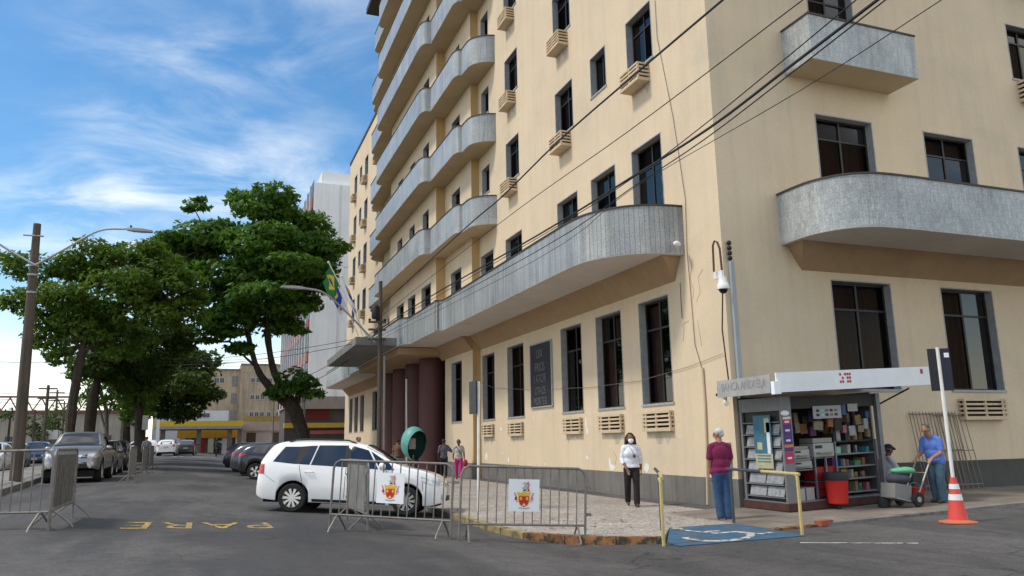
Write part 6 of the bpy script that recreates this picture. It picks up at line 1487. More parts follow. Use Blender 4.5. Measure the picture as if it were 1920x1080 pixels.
# ---- the people farther away
def simple(shirt, trs, skin, shoes, armb=0., stride=.12, skirt=0, bag=None):
    F = Fig(); F.cap((0, 0, 1.38), (0, 0, 1.47), .052, .05, 0); F.cap((-.14, 0, 1.36), (.14, 0, 1.36), .07, .07, 1); F.ell((0, 0, 1.20), (.185, .125, .19), 1); F.ell((0, 0, 1.02), (.17, .125, .16), 1); F.ell((0, .01, .90), (.18, .13, .10), 1)
    F.cap((-.09, 0, .86), (-.09, stride*.5, .47), .10, .075, 2); F.cap((-.09, stride*.5, .47), (-.085, stride*1.4, .09), .075, .06, 2); F.cap((.09, 0, .86), (.09, -stride*.6, .47), .10, .075, 2); F.cap((.09, -stride*.6, .47), (.085, -stride, .08), .075, .06, 2)
    shoe(F, (-.085, stride*1.4, .02), (0, -1, 0), 3); shoe(F, (.085, -stride, 0), (0, -1, 0), 3)
    for sg in (-1, 1):
        out_ = armb if sg < 0 else 0
        F.cap((sg*.18, 0, 1.35), (sg*(.23+out_), .03, 1.12), .058, .052, 1); e = Vector((sg*(.23+out_), .03, 1.10)); w_ = Vector((sg*.24, -.05, .88)) if not out_ else Vector((sg*.10, -.14, 1.25))
        F.cap(e, w_, .042, .030, 0); hand(F, w_, (0, -.3, -1) if not out_ else (-sg*.5, -.2, .6), 0, (0, -1, .1), .9)
    h_ = head(F, (0, -.015, 1.56), 1, (0, -1, 0), 0); return F, h_
F, hc = simple(0, 0, 0, 0); q = pav(860, 888); q = Vector((9.75, 31.6, .13))
q = onX(860, 850, 9.75); pk_ = person(F, [SK3, cloth('print_top', (.45, .42, .40)), cloth('pink_trousers', (.55, .02, .22)), MATS['dark_shoe']], (9.75, q.y, .132), R(-15), 'woman in pale top and bright pink trousers walking by the building', .014, .96)
c_, f_, r_, u_ = hc; hairmesh(pk_, [(Vector(c_)-f_*.02+u_*.04, (.092, .094, .085)), (Vector(c_)-f_*.06+u_*.10, (.05, .05, .05))], MATS['dark_hair']); eyes(pk_, c_, f_, r_, u_)
obj('bag_strap', MB().tube([(-.13, -.05, 1.41), (0, -.14, 1.22), (.16, -.12, .95)], .014, 5), BLKP, pk_)
bgq = Vector((9.75+.24, q.y-.15, .78)); lumpy('handbag', tuple(bgq), (.11, .09, .14), mat('bag_red', (.35, .015, .05), .6, .1), 'red handbag at the side of the woman in pink trousers', 'bag', 4)
F, hc = simple(0, 0, 0, 0, .16, .06); q = onX(832, 850, 9.6)
pg = person(F, [SK3, cloth('slate_shirt', (.10, .10, .13)), cloth('black_trousers', (.015, .015, .018)), MATS['dark_shoe']], (9.6, q.y, .132), R(172), 'person in slate shirt with raised elbow standing left of the pink-trousered woman', .014, .985)
c_, f_, r_, u_ = hc; hairmesh(pg, [(Vector(c_)-f_*.02+u_*.04, (.092, .094, .085))], MATS['dark_hair']); eyes(pg, c_, f_, r_, u_)
F, hc = simple(0, 0, 0, 0, .12, .04); q = onX(745, 850, 8.6)
pn = person(F, [SK2, cloth('brown_top', (.16, .09, .06)), cloth('brown_trousers', (.10, .06, .045)), MATS['dark_shoe']], (8.6, q.y, .132), R(140), 'person in brown clothes standing left of the phone booth', .014, 1.0)
c_, f_, r_, u_ = hc; hairmesh(pn, [(Vector(c_)-f_*.02+u_*.04, (.09, .092, .082))], MATS['dark_hair']); eyes(pn, c_, f_, r_, u_)
F, hc = simple(0, 0, 0, 0, 0, .08); q = onX(671, 850, 8.3)
pp_ = person(F, [SK2, cloth('navy_top', (.03, .035, .06)), MATS['black_trousers'], MATS['dark_shoe']], (5.15, 29.5, .132), R(20), 'person whose head shows above the roof of the white car', .014, 1.06)
c_, f_, r_, u_ = hc; hairmesh(pp_, [(Vector(c_)-f_*.02+u_*.04, (.09, .092, .082))], MATS['dark_hair']); eyes(pp_, c_, f_, r_, u_)
# ================================================================ trees
def leaf_mat(name, c0, c1, trans=.42):
    m, t, b, n, rng, mixc = node_mat(name); L = t.links.new
    P = n('ShaderNodeNewGeometry').outputs['Position']
    nz = n('ShaderNodeTexNoise', i_Scale=1.1, i_Detail=3.); L(P, nz.inputs['Vector'])
    n2 = n('ShaderNodeTexWhiteNoise'); L(P, n2.inputs['Vector'])
    oi = n('ShaderNodeTexNoise', i_Scale=9., i_Detail=2.); L(P, oi.inputs['Vector'])
    col = mixc(rng(nz.outputs['Fac'], .35, .65, 0, 1), c0, c1)
    col = mixc(1., col, mixc(rng(oi.outputs['Fac'], .3, .7, 0, 1), (.6, .62, .6), (1.35, 1.3, 1.2)), 'MULTIPLY')
    L(col, b.inputs['Base Color']); b.inputs['Roughness'].default_value = .55; b.inputs['Specular IOR Level'].default_value = .28
    tr = n('ShaderNodeBsdfTranslucent'); L(mixc(1., col, (1.25, 1.35, .6), 'MULTIPLY'), tr.inputs[0])
    mx = n('ShaderNodeMixShader'); mx.inputs[0].default_value = trans; L(b.outputs[0], mx.inputs[1]); L(tr.outputs[0], mx.inputs[2])
    o = [q for q in t.nodes if q.type == 'OUTPUT_MATERIAL'][0]; L(mx.outputs[0], o.inputs[0]); return m
BARK = mat('bark', (.055, .043, .034), .95, .3, 3, bump=.9, bscale=14, streak=.3); BARKL = mat('pale_bark', (.17, .14, .11), .95, .3, 3, bump=.8, bscale=14, streak=.25)
LF_AL = leaf_mat('almond_leaf', (.055, .135, .024), (.100, .210, .036)); LF_FG = leaf_mat('fig_leaf', (.060, .128, .019), (.128, .208, .036)); LF_DK = leaf_mat('dark_fig_leaf', (.038, .080, .016), (.075, .125, .026)); LF_BU = leaf_mat('bush_leaf', (.03, .07, .015), (.07, .11, .03))
def leaves(clumps, size, dens, seed, up=.55, flat=1.):
    """leaf faces spread through ellipsoid clumps, denser near their shells; clump = (centre, (rx,ry,rz))"""
    rn = random.Random(seed); mb = MB(); V, Fc = mb.v, mb.f
    for c, r in clumps:
        c = Vector(c); area = (r[0]*r[1]+r[0]*r[2]+r[1]*r[2])*4.2; n = int(area*dens)
        ph = rn.uniform(0, 50)
        for i in range(n):
            d = Vector((rn.gauss(0, 1), rn.gauss(0, 1), rn.gauss(0, 1))).normalized()
            lump = 1+.30*mnoise.noise(d*2.1+Vector((ph, 0, 0)))+.16*mnoise.noise(d*5+Vector((ph, 3, 0)))
            if mnoise.noise(d*3.2+Vector((0, ph, 7))) > .33: continue          # holes in the shell
            k = (1-abs(rn.gauss(0, .20)))*lump
            p = c+Vector((d.x*r[0], d.y*r[1], d.z*r[2]))*k
            s = size*rn.choice((.5, .7, .9, 1.0, 1.2, 1.4))
            nrm = (d*.55+Vector((rn.gauss(0, .5), rn.gauss(0, .5), rn.gauss(0, .35)+up))).normalized()
            a = nrm.cross(Vector((rn.gauss(0, 1), rn.gauss(0, 1), rn.gauss(0, 1)))).normalized(); b = nrm.cross(a)
            dr = nrm*(-.12*s); q = len(V)
            V.append(tuple(p-a*s*.55)); V.append(tuple(p-b*s*.28+dr)); V.append(tuple(p+a*s*.55+dr)); V.append(tuple(p+b*s*.28+dr)); Fc.append((q, q+1, q+2, q+3))
    return mb
def limb(mb, pts, r0, r1, n=9):
    P = curve_pts(pts, 5); N_ = len(P); k0 = len(mb.v); mb.tube(P, [lerp(r0, r1, (i/(N_-1))**.8)*(1+.10*mnoise.noise(Vector(P[i])*1.7)) for i in range(N_)], n)
    if r0 > .12:
        for j in range(k0, len(mb.v)):
            i = min((j-k0)//n, N_-1); v = Vector(mb.v[j]); mb.v[j] = tuple(P[i]+(v-P[i])*(1+.30*mnoise.noise(Vector((v.x*2.6, v.y*2.6, v.z*.7)))))
def px_clumps(L_, Y, seed, gs=1.16):
    """clumps read off the photograph: (x, y, half width, half height in its pixels, depth offset)"""
    rn = random.Random(seed); out_ = []
    for (x, y, w, h, dy) in L_:
        w, h = w*gs, h*gs*1.12
        c = onY(x, y, Y+dy); e = onY(x+w, y, Y+dy); t = onY(x, y-h, Y+dy)
        rx = (e-c).length; rz = (t-c).length; out_.append((c, (rx, max(rx, rz)*rn.uniform(.75, 1.05), rz)))
    return out_
def split_clumps(cl, k, seed, fr=.5):
    """break every clump into smaller sprays around it, so that outlines stay ragged"""
    rn = random.Random(seed); out_ = []
    for c, r in cl:
        out_.append((c, (r[0]*.72, r[1]*.72, r[2]*.66)))
        for i in range(k):
            d = Vector((rn.gauss(0, 1), rn.gauss(0, 1), rn.gauss(0, .9))).normalized(); f = fr*rn.uniform(.6, 1.15)
            out_.append((c+Vector((d.x*r[0], d.y*r[1], d.z*r[2]))*.66, (r[0]*f, r[1]*f, r[2]*f*.75)))
    return out_
def tree(label, base, limbs, clumps, lf, bark, size, dens, seed, group, k=5, name='tree', twig=True):
    r = thing(name, label, 'tree', tuple(base), world=True, group=group)
    tk = MB()
    for pts, a, b in limbs: limb(tk, pts, a, b)
    sc = split_clumps(clumps, k, seed)
    if twig:
        rn = random.Random(seed); tips = [Vector(p[0][-1]) for p in limbs]
        for c, rr_ in clumps:
            t = min(tips, key=lambda q: (q-Vector(c)).length); mid = t.lerp(Vector(c), .5)+Vector((rn.uniform(-.3, .3), rn.uniform(-.3, .3), -.2)); limb(tk, [t, mid, c], .09, .025, 6)
    obj('trunk', tk, bark, r, smooth=True)
    obj('crown', leaves(sc, size, dens, seed), lf, r)
    return r
TG = 'street trees'
# tropical almond by the entrance
YT = 54.0
T = lambda x, y, dy=0: onY(x, y, YT+dy)
tb_ = T(580, 858); tb_.z = .1
big = px_clumps([(500, 385, 78, 34, 0), (450, 372, 30, 16, .5), (366, 384, 28, 13, -.3), (385, 440, 85, 28, -.6), (310, 452, 45, 20, -.5), (470, 450, 85, 32, -2), (585, 425, 42, 24, 1), (600, 470, 50, 26, .5), (540, 500, 90, 30, -2.4), (430, 510, 90, 28, -1.2),
    (345, 505, 60, 26, .5), (600, 530, 36, 24, 1), (490, 560, 88, 28, -1.5), (400, 570, 62, 24, .5), (565, 572, 36, 20, 1), (440, 612, 56, 22, 0), (530, 612, 44, 18, 0), (400, 630, 30, 16, .4), (450, 655, 34, 12, -.2), (550, 708, 44, 24, -1), (580, 735, 24, 12, -1), (520, 735, 22, 12, -1), (520, 420, 60, 26, 1), (560, 460, 60, 28, -1), (480, 490, 80, 30, 1), (380, 480, 60, 24, 1.5), (545, 540, 62, 26, 1.5), (450, 545, 70, 28, 1.2), (500, 598, 50, 18, .8), (615, 500, 36, 22, -1), (420, 590, 50, 20, -1), (330, 480, 50, 24, 1.5)], YT, 1, 1.12)
limbs = [([tb_, T(566, 810), T(553, 770), T(538, 745)], .46, .40), ([T(545, 765), T(505, 725), T(482, 690), T(468, 640), T(462, 580)], .30, .14), ([T(542, 752), T(515, 700), T(503, 640), T(500, 570), T(505, 480)], .29, .12), ([T(553, 770), T(560, 730), T(566, 700)], .26, .10),
    ([T(500, 570), T(550, 530), T(600, 490)], .14, .05), ([T(465, 600), T(410, 540), T(350, 480)], .14, .05), ([T(503, 500), T(500, 440), T(500, 395)], .12, .04), ([T(482, 690), T(455, 665), T(430, 640)], .10, .04), ([T(430, 520), T(395, 450), T(366, 395)], .10, .03)]
tree('tall dark tropical almond tree leaning over the street beside the entrance', tb_, limbs, big, LF_AL, BARK, .40, 20, 4, TG, 6, 'almond_tree')
def row_tree(label, bx0, Y, trunk, clumps, lf, seed, r0=.27, dens=38, size=.25, bark=BARK, k=5, forks=()):
    Q = lambda x, y, dy=0: onY(x, y, Y+dy)
    b = Q(*trunk[0]); b.z = zr(b.x, Y)+.1; P = [b]+[Q(*p) for p in trunk[1:]]
    lim = [(P, r0, r0*.55)]+[([Q(*p) for p in f], r0*.5, r0*.2) for f in forks]
    return tree(label, b, lim, px_clumps(clumps, Y, seed, 1.28), lf, bark, size, dens, seed, TG, k)
row_tree('spreading olive-green tree behind the thick lamp pole, first of the left row', 0, 46, [(128, 850), (136, 760), (147, 690), (158, 640)],
    [(60, 500, 60, 30, 0), (30, 560, 36, 22, 1), (130, 500, 50, 26, 0), (190, 482, 62, 24, -1), (255, 470, 50, 20, -.5), (120, 560, 60, 30, -1), (200, 540, 75, 34, -2), (280, 520, 62, 28, -1), (335, 520, 40, 24, 0), (160, 620, 58, 30, 0), (90, 630, 40, 24, .5), (250, 590, 66, 30, -1), (70, 590, 36, 22, 0), (330, 575, 44, 24, 0), (110, 670, 30, 18, 0), (220, 510, 70, 30, 1.5), (300, 550, 60, 30, 1.5), (150, 590, 60, 30, 1.5), (230, 640, 60, 26, 1), (350, 600, 40, 22, 1), (310, 490, 45, 20, .5), (370, 560, 30, 22, .5)],
    LF_FG, 11, .30, forks=[[(158, 640), (110, 600), (60, 540)], [(158, 640), (180, 580), (190, 500)], [(150, 660), (230, 620), (280, 560)], [(158, 630), (160, 580), (130, 520)]])
row_tree('dark-trunked tree second in the left row, crown over the pickup', 0, 54, [(166, 850), (172, 760), (188, 690), (200, 640)],
    [(230, 630, 60, 34, 0), (300, 620, 58, 30, -1), (190, 660, 44, 30, 0), (270, 670, 60, 34, 0), (340, 640, 40, 26, 0), (200, 610, 50, 26, 0), (160, 680, 40, 24, -1), (230, 700, 50, 26, 1), (130, 640, 40, 26, 1), (290, 700, 44, 26, 2)], LF_DK, 12, .33, forks=[[(188, 690), (240, 650), (290, 630)], [(200, 640), (215, 600), (220, 570)]])
row_tree('slender multi-stemmed tree with pale bark, third in the left row', 0, 60, [(196, 850), (200, 780), (186, 720), (190, 680)],
    [(190, 730, 40, 28, 0), (235, 745, 44, 32, 0), (165, 750, 22, 18, 0), (215, 700, 44, 26, 0), (150, 705, 26, 18, 1), (250, 780, 30, 18, 1)], LF_FG, 13, .15, bark=BARKL, forks=[[(200, 790), (215, 730), (222, 690)], [(196, 800), (180, 740), (176, 700)]], dens=20)
row_tree('dense dark tree fourth in the left row, above the farthest barriers', 0, 66, [(236, 850), (236, 780), (240, 720), (250, 690)],
    [(300, 670, 62, 36, 0), (360, 690, 50, 36, 0), (330, 720, 66, 36, -1), (260, 720, 50, 34, 0), (385, 735, 30, 22, 0), (350, 760, 44, 22, 0), (290, 760, 40, 20, 0), (230, 690, 40, 30, 0), (340, 655, 30, 18, 0)], LF_DK, 14, .40, size=.38, dens=22, forks=[[(240, 720), (300, 700), (340, 690)]])
row_tree('thick-trunked tree with a white box fixed to it beside the far barriers', 0, 56, [(263, 880), (262, 800), (258, 740), (250, 690)], [(225, 690, 40, 26, 0), (262, 740, 46, 28, 0), (270, 680, 44, 26, 1)], LF_FG, 15, .38, forks=[[(258, 740), (280, 700), (300, 680)]])
q0, q1 = onY(266, 806, 55.3), onY(277, 779, 55.3); single('box_sign', MB().box((q0.x, 55.2, q0.z), (q1.x+.06, 55.4, q1.z)), mat('box_white', (.5, .5, .48), .6, .1), 'small white box fixed to a tree trunk beyond the pickup', 'box')
for i, (x, y, w, h, Y, lab) in enumerate(((75, 800, 34, 26, 78, 'small bushy tree behind the parked cars, nearer the lamp pole'), (110, 790, 30, 28, 90, 'small bushy tree behind the parked cars, right of the thin poles'), (20, 775, 20, 14, 70, 'small shrub at the left edge in front of the warehouse'), (345, 778, 22, 8, 140, 'far treetop showing above the filling station roof'))):
    c = px_clumps([(x, y, w, h, 0), (x-w*.4, y+h*.3, w*.6, h*.7, .5)], Y, i); b = c[0][0].copy(); b.z = .3
    tree(lab, b, [([b, b.lerp(c[0][0], .6), c[0][0]], .14, .06)], c, LF_BU, BARK, .30, 9, 40+i, 'small far trees', 4)
# ================================================================ grey office block beyond
GW = mat('grey_block_wall', (.76, .77, .78), .8, .06, .4, streak=.10, dirt=(.45, .46, .48), dirtlo=.62, dirthi=.85, dscale=.2); REDB = mat('red_spandrel', (.34, .10, .085), .8, .1, 1); WHF = mat('white_fin', (.62, .62, .62), .8, .06); DGL = mat('dark_far_glass', (.03, .035, .04), .25, .1, 1)
GB = thing('grey_office_block', 'pale grey office block with red bands and white fins beyond the far wing', 'building', (9.4, 85, 0), world=True)
obj('wall', MB().box((9.4, 85, 0), (24, 122, 30.2)), GW, GB)
obj('roof_block', MB().box((10.3, 86, 30.2), (22, 110, 31.9)), mat('white_roof_block', (.72, .74, .76), .7, .05), GB)
obj('wall_joint', MB().box((12.2, 84.94, 6), (12.45, 84.999, 30.15)), WHF, GB)
for k in range(8):
    z = 3.5+k*3.4; obj('spandrel', MB().box((9.22, 85.3, z), (9.39, 121, z+1.15)), REDB, GB)
    obj('window_band', MB().box((9.36, 85.3, z+1.16), (9.395, 121, z+3.3)), DGL, GB)
for j in range(12):
    y = 86.2+j*2.9; obj('fin', MB().box((9.05, y, 3.2), (9.215, y+.35, 30.1)), WHF, GB)
SHP = thing('shop_row', 'low shopfront with red upper band and yellow awning beyond the far wing', 'building', (10.5, 78, 0), world=True)
obj('upper_wall', MB().box((6.4, 78, 5.0), (22, 84.5, 6.2)), mat('shop_terracotta', (.40, .32, .28), .8, .15, 1), SHP); obj('shop_wall', MB().box((6.6, 78.4, 0), (22, 84.4, 4.99)), mat('shop_dark', (.09, .075, .07), .7, .2, 1), SHP)
obj('awning', MB().box((6.5, 77.6, 3.2), (16, 78.39, 3.65)), mat('awning_yellow', (.60, .40, .05), .6, .1), SHP); obj('sign_board', MB().box((8.6, 78.30, 4.0), (10.8, 78.39, 4.9)), mat('sign_red', (.16, .015, .02), .6, .1), SHP); obj('sign_board', MB().box((9, 78.30, 2.6), (13, 78.39, 2.95)), mat('sign_pink', (.55, .16, .18), .6, .1), SHP)
SLT = thing('slatted_awning', 'sloping red roofed awning with hanging dark slats below the big tree', 'awning', (6.6, 70, 0), world=True)
obj('roof', MB().add([(5.2, 69.8, 6.0), (7.6, 69.8, 7.2), (7.6, 75, 7.2), (5.2, 75, 6.0), (5.2, 69.8, 5.85), (7.6, 69.8, 7.05), (7.6, 75, 7.05), (5.2, 75, 5.85)], [(0, 1, 2, 3), (7, 6, 5, 4), (0, 4, 5, 1), (1, 5, 6, 2), (2, 6, 7, 3), (3, 7, 4, 0)]), REDB, SLT)
for i in range(12):
    x = 5.3+i*.2; obj('slat', MB().box((x, 69.9, 4.6+i*.06), (x+.09, 69.98, 5.84+i*.1)), mat('slat_dark', (.05, .05, .055), .7, .1), SLT)
for x, y in ((5.3, 74.8), (7.5, 74.8), (7.5, 70)): obj('post', MB().tube([(x, y, 0), (x, y, 5.9 if x < 6 else 7.0)], .07, 7), GALV, SLT)
# ================================================================ beige apartment block
BEIG = mat('stained_beige_wall', (.47, .36, .245), .9, .15, .25, streak=.35, fine=.05, dirt=(.22, .18, .14), dirtlo=.47, dirthi=.72, dscale=.22); AW = mat('apartment_window', (.07, .075, .08), .4, .1, 1); AWF = mat('apartment_frame', (.5, .48, .44), .7, .1); LOUV = mat('stair_louvre', (.22, .21, .20), .8, .15, 2)
AB = thing('apartment_block', 'stained beige apartment block behind the filling station', 'building', (5, 150, 0), world=True)
obj('wall', MB().box((-9, 150, 0), (4.6, 168, 15.0)), BEIG, AB); obj('wall', MB().box((4.61, 149.4, 0), (13, 168, 16.0)), BEIG, AB); obj('roof_slab', MB().box((-9.2, 149.8, 15.0), (4.6, 168.2, 15.25)), LOUV, AB); obj('roof_slab', MB().box((4.62, 149.2, 16.0), (13.2, 168.2, 16.2)), LOUV, AB)
for k in range(4):
    z = 2.9+k*3.05
    obj('stair_louvre', MB().box((3.2, 149.95, z), (4.2, 149.995, z+1.9)), LOUV, AB)
    for x in (-8, -6.9, -5.0, -3.9, -1.6, .2, 1.1):
        w = obj('window', MB().box((x, 149.94, z+.6), (x+.85, 149.995, z+1.6)), AWF, AB); obj('pane', MB().box((x+.08, 149.92, z+.68), (x+.40, 149.939, z+1.52)), AW, w); obj('pane', MB().box((x+.46, 149.92, z+.68), (x+.77, 149.939, z+1.52)), AW, w)
    for x in (6.4, 7.3, 8.2, 9.4, 11.0):
        w = obj('window', MB().box((x, 149.34, z+.7), (x+.75, 149.395, z+1.6)), AWF, AB); obj('pane', MB().box((x+.08, 149.32, z+.78), (x+.34, 149.339, z+1.52)), AW, w); obj('pane', MB().box((x+.41, 149.32, z+.78), (x+.67, 149.339, z+1.52)), AW, w)
# ================================================================ filling station
YB = mat('station_yellow', (.66, .46, .02), .5, .06); ORB = mat('station_orange', (.62, .30, .02), .5, .08); STG = mat('station_grey', (.30, .29, .31), .6, .1); STW = mat('station_white', (.75, .77, .80), .6, .05); STC = mat('station_column', (.16, .14, .125), .7, .15); CRM = mat('station_cream', (.66, .60, .45), .7, .06)
zf = zr(-2, 105)
FS = thing('filling_station', 'filling station with long yellow canopy at the end of the street', 'filling station', (-1, 105, zf), world=True)
obj('canopy_band', MB().box((-6.4, 105, 4.05), (3.85, 105.12, 4.70)), YB, FS); obj('canopy', MB().box((-6.3, 105.13, 3.75), (3.8, 116, 4.5)), STG, FS); obj('canopy_underband', MB().box((-6.35, 104.98, 3.72), (3.82, 105.1, 4.04)), STG, FS)
for px in (304, 372, 430, 449): 
    q = onY(px, 830, 106.5); obj('column', MB().box((q.x-.28, 106.3, zf-.6), (q.x+.28, 106.9, 3.8)), STC, FS)
for i, x in enumerate((-4.2, -.8, 1.8)): obj('pump', MB().box((x-.3, 109, zf-.3), (x+.3, 109.5, zf+1.7)), STW if i != 1 else mat('pump_red', (.4, .03, .03), .5, .1), FS)
SH = thing('station_shop', 'station shop with orange fascia and cream pillars behind the pumps', 'shop', (0, 118, zf), world=True)
obj('wall', MB().box((-3.9, 118.6, zf-.8), (6, 126, 3.9)), mat('shop_glass', (.12, .12, .12), .3, .3, 1.2), SH); obj('fascia', MB().box((-4.2, 118, 2.75), (5.9, 118.59, 3.95)), ORB, SH)
for x in (-3.9, -.2, 3.4): obj('pillar', MB().box((x, 118.1, zf-.8), (x+.75, 118.58, 2.74)), CRM, SH)
for x in (-3.0, -1.6, .7, 2.0, 4.4): w = obj('shop_window', MB().box((x, 118.5, zf+.2), (x+1.05, 118.595, 2.5)), AW, SH); obj('window_sign', MB().box((x+.1, 118.46, 2.0), (x+.95, 118.499, 2.35)), STW, w)
WB = thing('white_shed', 'large white shed wall rising behind the filling station canopy', 'shed', (-3, 128, .8), world=True)
obj('wall', MB().box((-8.0, 128, 0), (2.5, 136, 6.9)), STW, WB); obj('vent', MB().box((-1.2, 127.9, 5.9), (-.2, 127.995, 6.5)), STC, WB)
PYL = thing('station_pylon', 'blue and yellow price pylon of the filling station', 'sign', (-5.6, 95, .8), world=True)
q0, q1 = onY(283, 778, 95), onY(301, 756, 95)
obj('post', MB().box((q0.x+.62, 95, .6), (q0.x+.95, 95.3, q0.z)), STW, PYL); obj('sign_face', MB().box((q0.x, 94.95, q0.z), (q1.x+.1, 95.3, q1.z-.35)), mat('pylon_blue', (.03, .06, .24), .5, .1), PYL); obj('sign_head', MB().box((q0.x, 94.95, q1.z-.349), (q1.x+.1, 95.3, q1.z+.02)), YB, PYL)
LB = thing('low_shop', 'low beige shop with brown doors right of the filling station', 'building', (7, 112, 0), world=True)
obj('fascia', MB().box((3.95, 112, 3.55), (11.5, 112.4, 4.75)), mat('shop_beige', (.52, .40, .32), .8, .1), LB); obj('wall', MB().box((4.2, 112.41, 0), (11.4, 120, 4.6)), mat('shop_wall_pale', (.56, .47, .40), .8, .1), LB); obj('parapet', MB().box((4.0, 112.1, 4.76), (9, 112.5, 5.5)), mat('shop_mustard', (.42, .30, .08), .8, .1), LB)
for x, w_ in ((4.6, 1.2), (7.9, 1.5), (10.1, .9)): obj('door', MB().box((x, 112.36, .3), (x+w_, 112.405, 3.3)), mat('brown_door', (.09, .055, .03), .6, .1), LB)
# ================================================================ far left: warehouse, poles, sign
WHS = thing('warehouse', 'long low warehouse with red roof trusses at the far left', 'warehouse', (-40, 120, 0), world=True)
wl0, wl1 = onY(-60, 775, 120), onY(170, 775, 120)
obj('wall', MB().box((wl0.x, 120, 0), (wl1.x+6, 134, wl0.z)), mat('warehouse_wall', (.40, .36, .30), .85, .12, .3, streak=.2), WHS)
TRU = mat('red_truss', (.22, .09, .085), .8, .1); x = wl0.x
obj('roof', MB().box((wl0.x-1, 119.5, wl0.z), (wl1.x+6.5, 134.5, wl0.z+.35)), TRU, WHS)
obj('top_chord', MB().box((wl0.x, 120, wl0.z+2.0), (wl1.x+4, 120.2, wl0.z+2.25)), TRU, WHS)
i = 0
while x < wl1.x+4:
    obj('truss_member', MB().tube([(x, 120.1, wl0.z+.35), (x+.9, 120.1, wl0.z+2.0)], .09, 5), TRU, WHS); obj('truss_member', MB().tube([(x+.9, 120.1, wl0.z+2.0), (x+1.8, 120.1, wl0.z+.35)], .09, 5), TRU, WHS); x += 1.8
x = wl0.x+1
while x < wl1.x+3:
    obj('window', MB().box((x, 119.93, 2.2), (x+2.2, 119.995, 3.3)), AW, WHS); x += 3.4
for (xb, yb_, xt, yt, Y, r_, lab) in ((80, 850, 91, 722, 75, .16, 'leaning thin concrete pole behind the parked cars'), (61, 850, 66, 768, 70, .10, 'short thin white post left of the leaning pole'), (106, 790, 108, 731, 95, .14, 'distant utility pole right of the leaning one'), (120, 800, 121, 752, 110, .12, 'farthest small utility pole at the left'), (94, 845, 96, 795, 80, .06, 'thin short sign post right of the leaning pole')):
    a, b = onY(xb, yb_, Y), onY(xt, yt, Y); a.z = .3
    p = thing('utility_pole', lab, 'pole', tuple(a), world=True); obj('shaft', MB().tube([a, b], [r_, r_*.7], 8), POLEC, p, smooth=True)
    if yt < 760: 
        for dz in (.3, 1.1): obj('crossarm', MB().box((b.x-.7, b.y-.05, b.z-dz-.06), (b.x+.7, b.y+.05, b.z-dz+.06)), POLEC, p)
q = onY(91, 815, 78); sp_ = thing('roadside_sign', 'small white board standing among the parked cars at the left', 'sign', (q.x, 78, .5), world=True)
obj('board', MB().box((q.x-.7, 78, q.z-.4), (q.x+.7, 78.05, q.z+.4)), STW, sp_); obj('post', MB().tube([(q.x, 78.1, .4), (q.x, 78.1, q.z)], .04, 6), GALV, sp_)
for i, (y0, y1) in enumerate(((672, 668), (730, 728), (742, 738), (745, 752))):
    wire(sag(onY(-90, y0, 72), onY(230, y1, 95), .5), .022, ('highest', 'second', 'third', 'lowest')[i]+' of the thin cables across the sky at far left', m_=mat('far_wire', (.10, .11, .13), .7, 0))
for i, y in enumerate((672, 678, 684)):
    wire(sag(onY(250, y+6, 64), onY(520, y-2, 64), .12), .014, ('upper', 'middle', 'lower')[i]+' of the three thin cables behind the street trees', m_=mat('pale_wire', (.16, .17, .18), .6, 0))
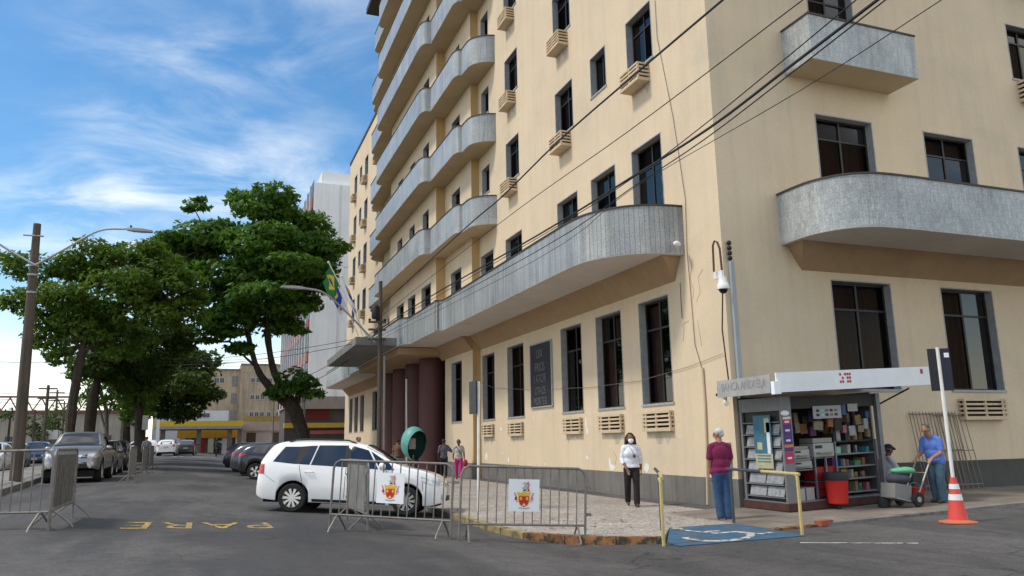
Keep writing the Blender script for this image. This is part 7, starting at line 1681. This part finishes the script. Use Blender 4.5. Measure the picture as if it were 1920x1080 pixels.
# motorcycle with rider at the crossing
q = gnd(405, 856); mz = q.z
mc = thing('motorcycle', 'dark motorcycle waiting at the far crossing', 'motorcycle', tuple(q), world=True)
for dy in (-.62, .62): obj('wheel', MB().lathe([(.22, -.05), (.30, -.06), (.32, 0), (.30, .06), (.22, .05)], (q.x, q.y+dy, mz+.32), 14, 'x', cap=False), TYRE, mc, smooth=True)
obj('tank', MB().sphere((q.x, q.y+.15, mz+.85), (.17, .32, .16), 10, 7), BLACKC, mc, smooth=True); obj('seat', MB().sphere((q.x, q.y-.35, mz+.80), (.15, .40, .09), 10, 7), BLKP, mc, smooth=True); obj('engine', MB().box((q.x-.15, q.y-.2, mz+.3), (q.x+.15, q.y+.25, mz+.7)), BLKP, mc)
obj('handlebar', MB().tube([(q.x-.36, q.y+.45, mz+1.05), (q.x, q.y+.52, mz+1.0), (q.x+.36, q.y+.45, mz+1.05)], .02, 6), BLKP, mc); obj('fork', MB().tube([(q.x, q.y+.5, mz+1.0), (q.x, q.y+.62, mz+.32)], .04, 6), GALV, mc); obj('tail_light', MB().box((q.x-.08, q.y-.78, mz+.72), (q.x+.08, q.y-.72, mz+.80)), TAIL, mc)
F = Fig(); F.ell((0, 0, 1.28), (.19, .13, .2), 1); F.ell((0, 0, 1.05), (.18, .14, .18), 1); F.cap((0, 0, 1.42), (0, .02, 1.5), .06, .06, 0); F.ell((0, .03, 1.62), (.14, .15, .15), 3)
for sg in (-1, 1): F.cap((sg*.1, 0, .92), (sg*.2, .42, .80), .10, .08, 2); F.cap((sg*.2, .42, .80), (sg*.2, .25, .38), .075, .06, 2); F.cap((sg*.2, .2, .36), (sg*.2, .42, .33), .045, .04, 3); F.cap((sg*.2, 0, 1.36), (sg*.27, .28, 1.16), .065, .05, 1); F.cap((sg*.27, .28, 1.16), (sg*.33, .66, 1.06), .045, .035, 0); hand(F, (sg*.33, .64, 1.06), (0, 1, 0), 0, (-sg, 0, 0))
person(F, [SK2, cloth('rider_jacket', (.05, .055, .05)), MATS['black_trousers'], MATS['black_plastic']], (q.x, q.y-.22, mz), 0, 'helmeted rider in dark clothes on the motorcycle', .02)
F, hc = simple(0, 0, 0, 0, 0, .1); q = gnd(283, 862)
pr_ = person(F, [SK2, cloth('grey_polo', (.22, .24, .28)), cloth('grey_trousers', (.08, .085, .10)), MATS['dark_shoe']], (-3.4, 50.5, zr(-3.4, 50.5)), R(200), 'person in grey walking beyond the far barriers by the trees', .02)
c_, f_, r_, u_ = hc; hairmesh(pr_, [(Vector(c_)-f_*.02+u_*.04, (.09, .092, .082))], MATS['dark_hair'], .015); eyes(pr_, c_, f_, r_, u_)
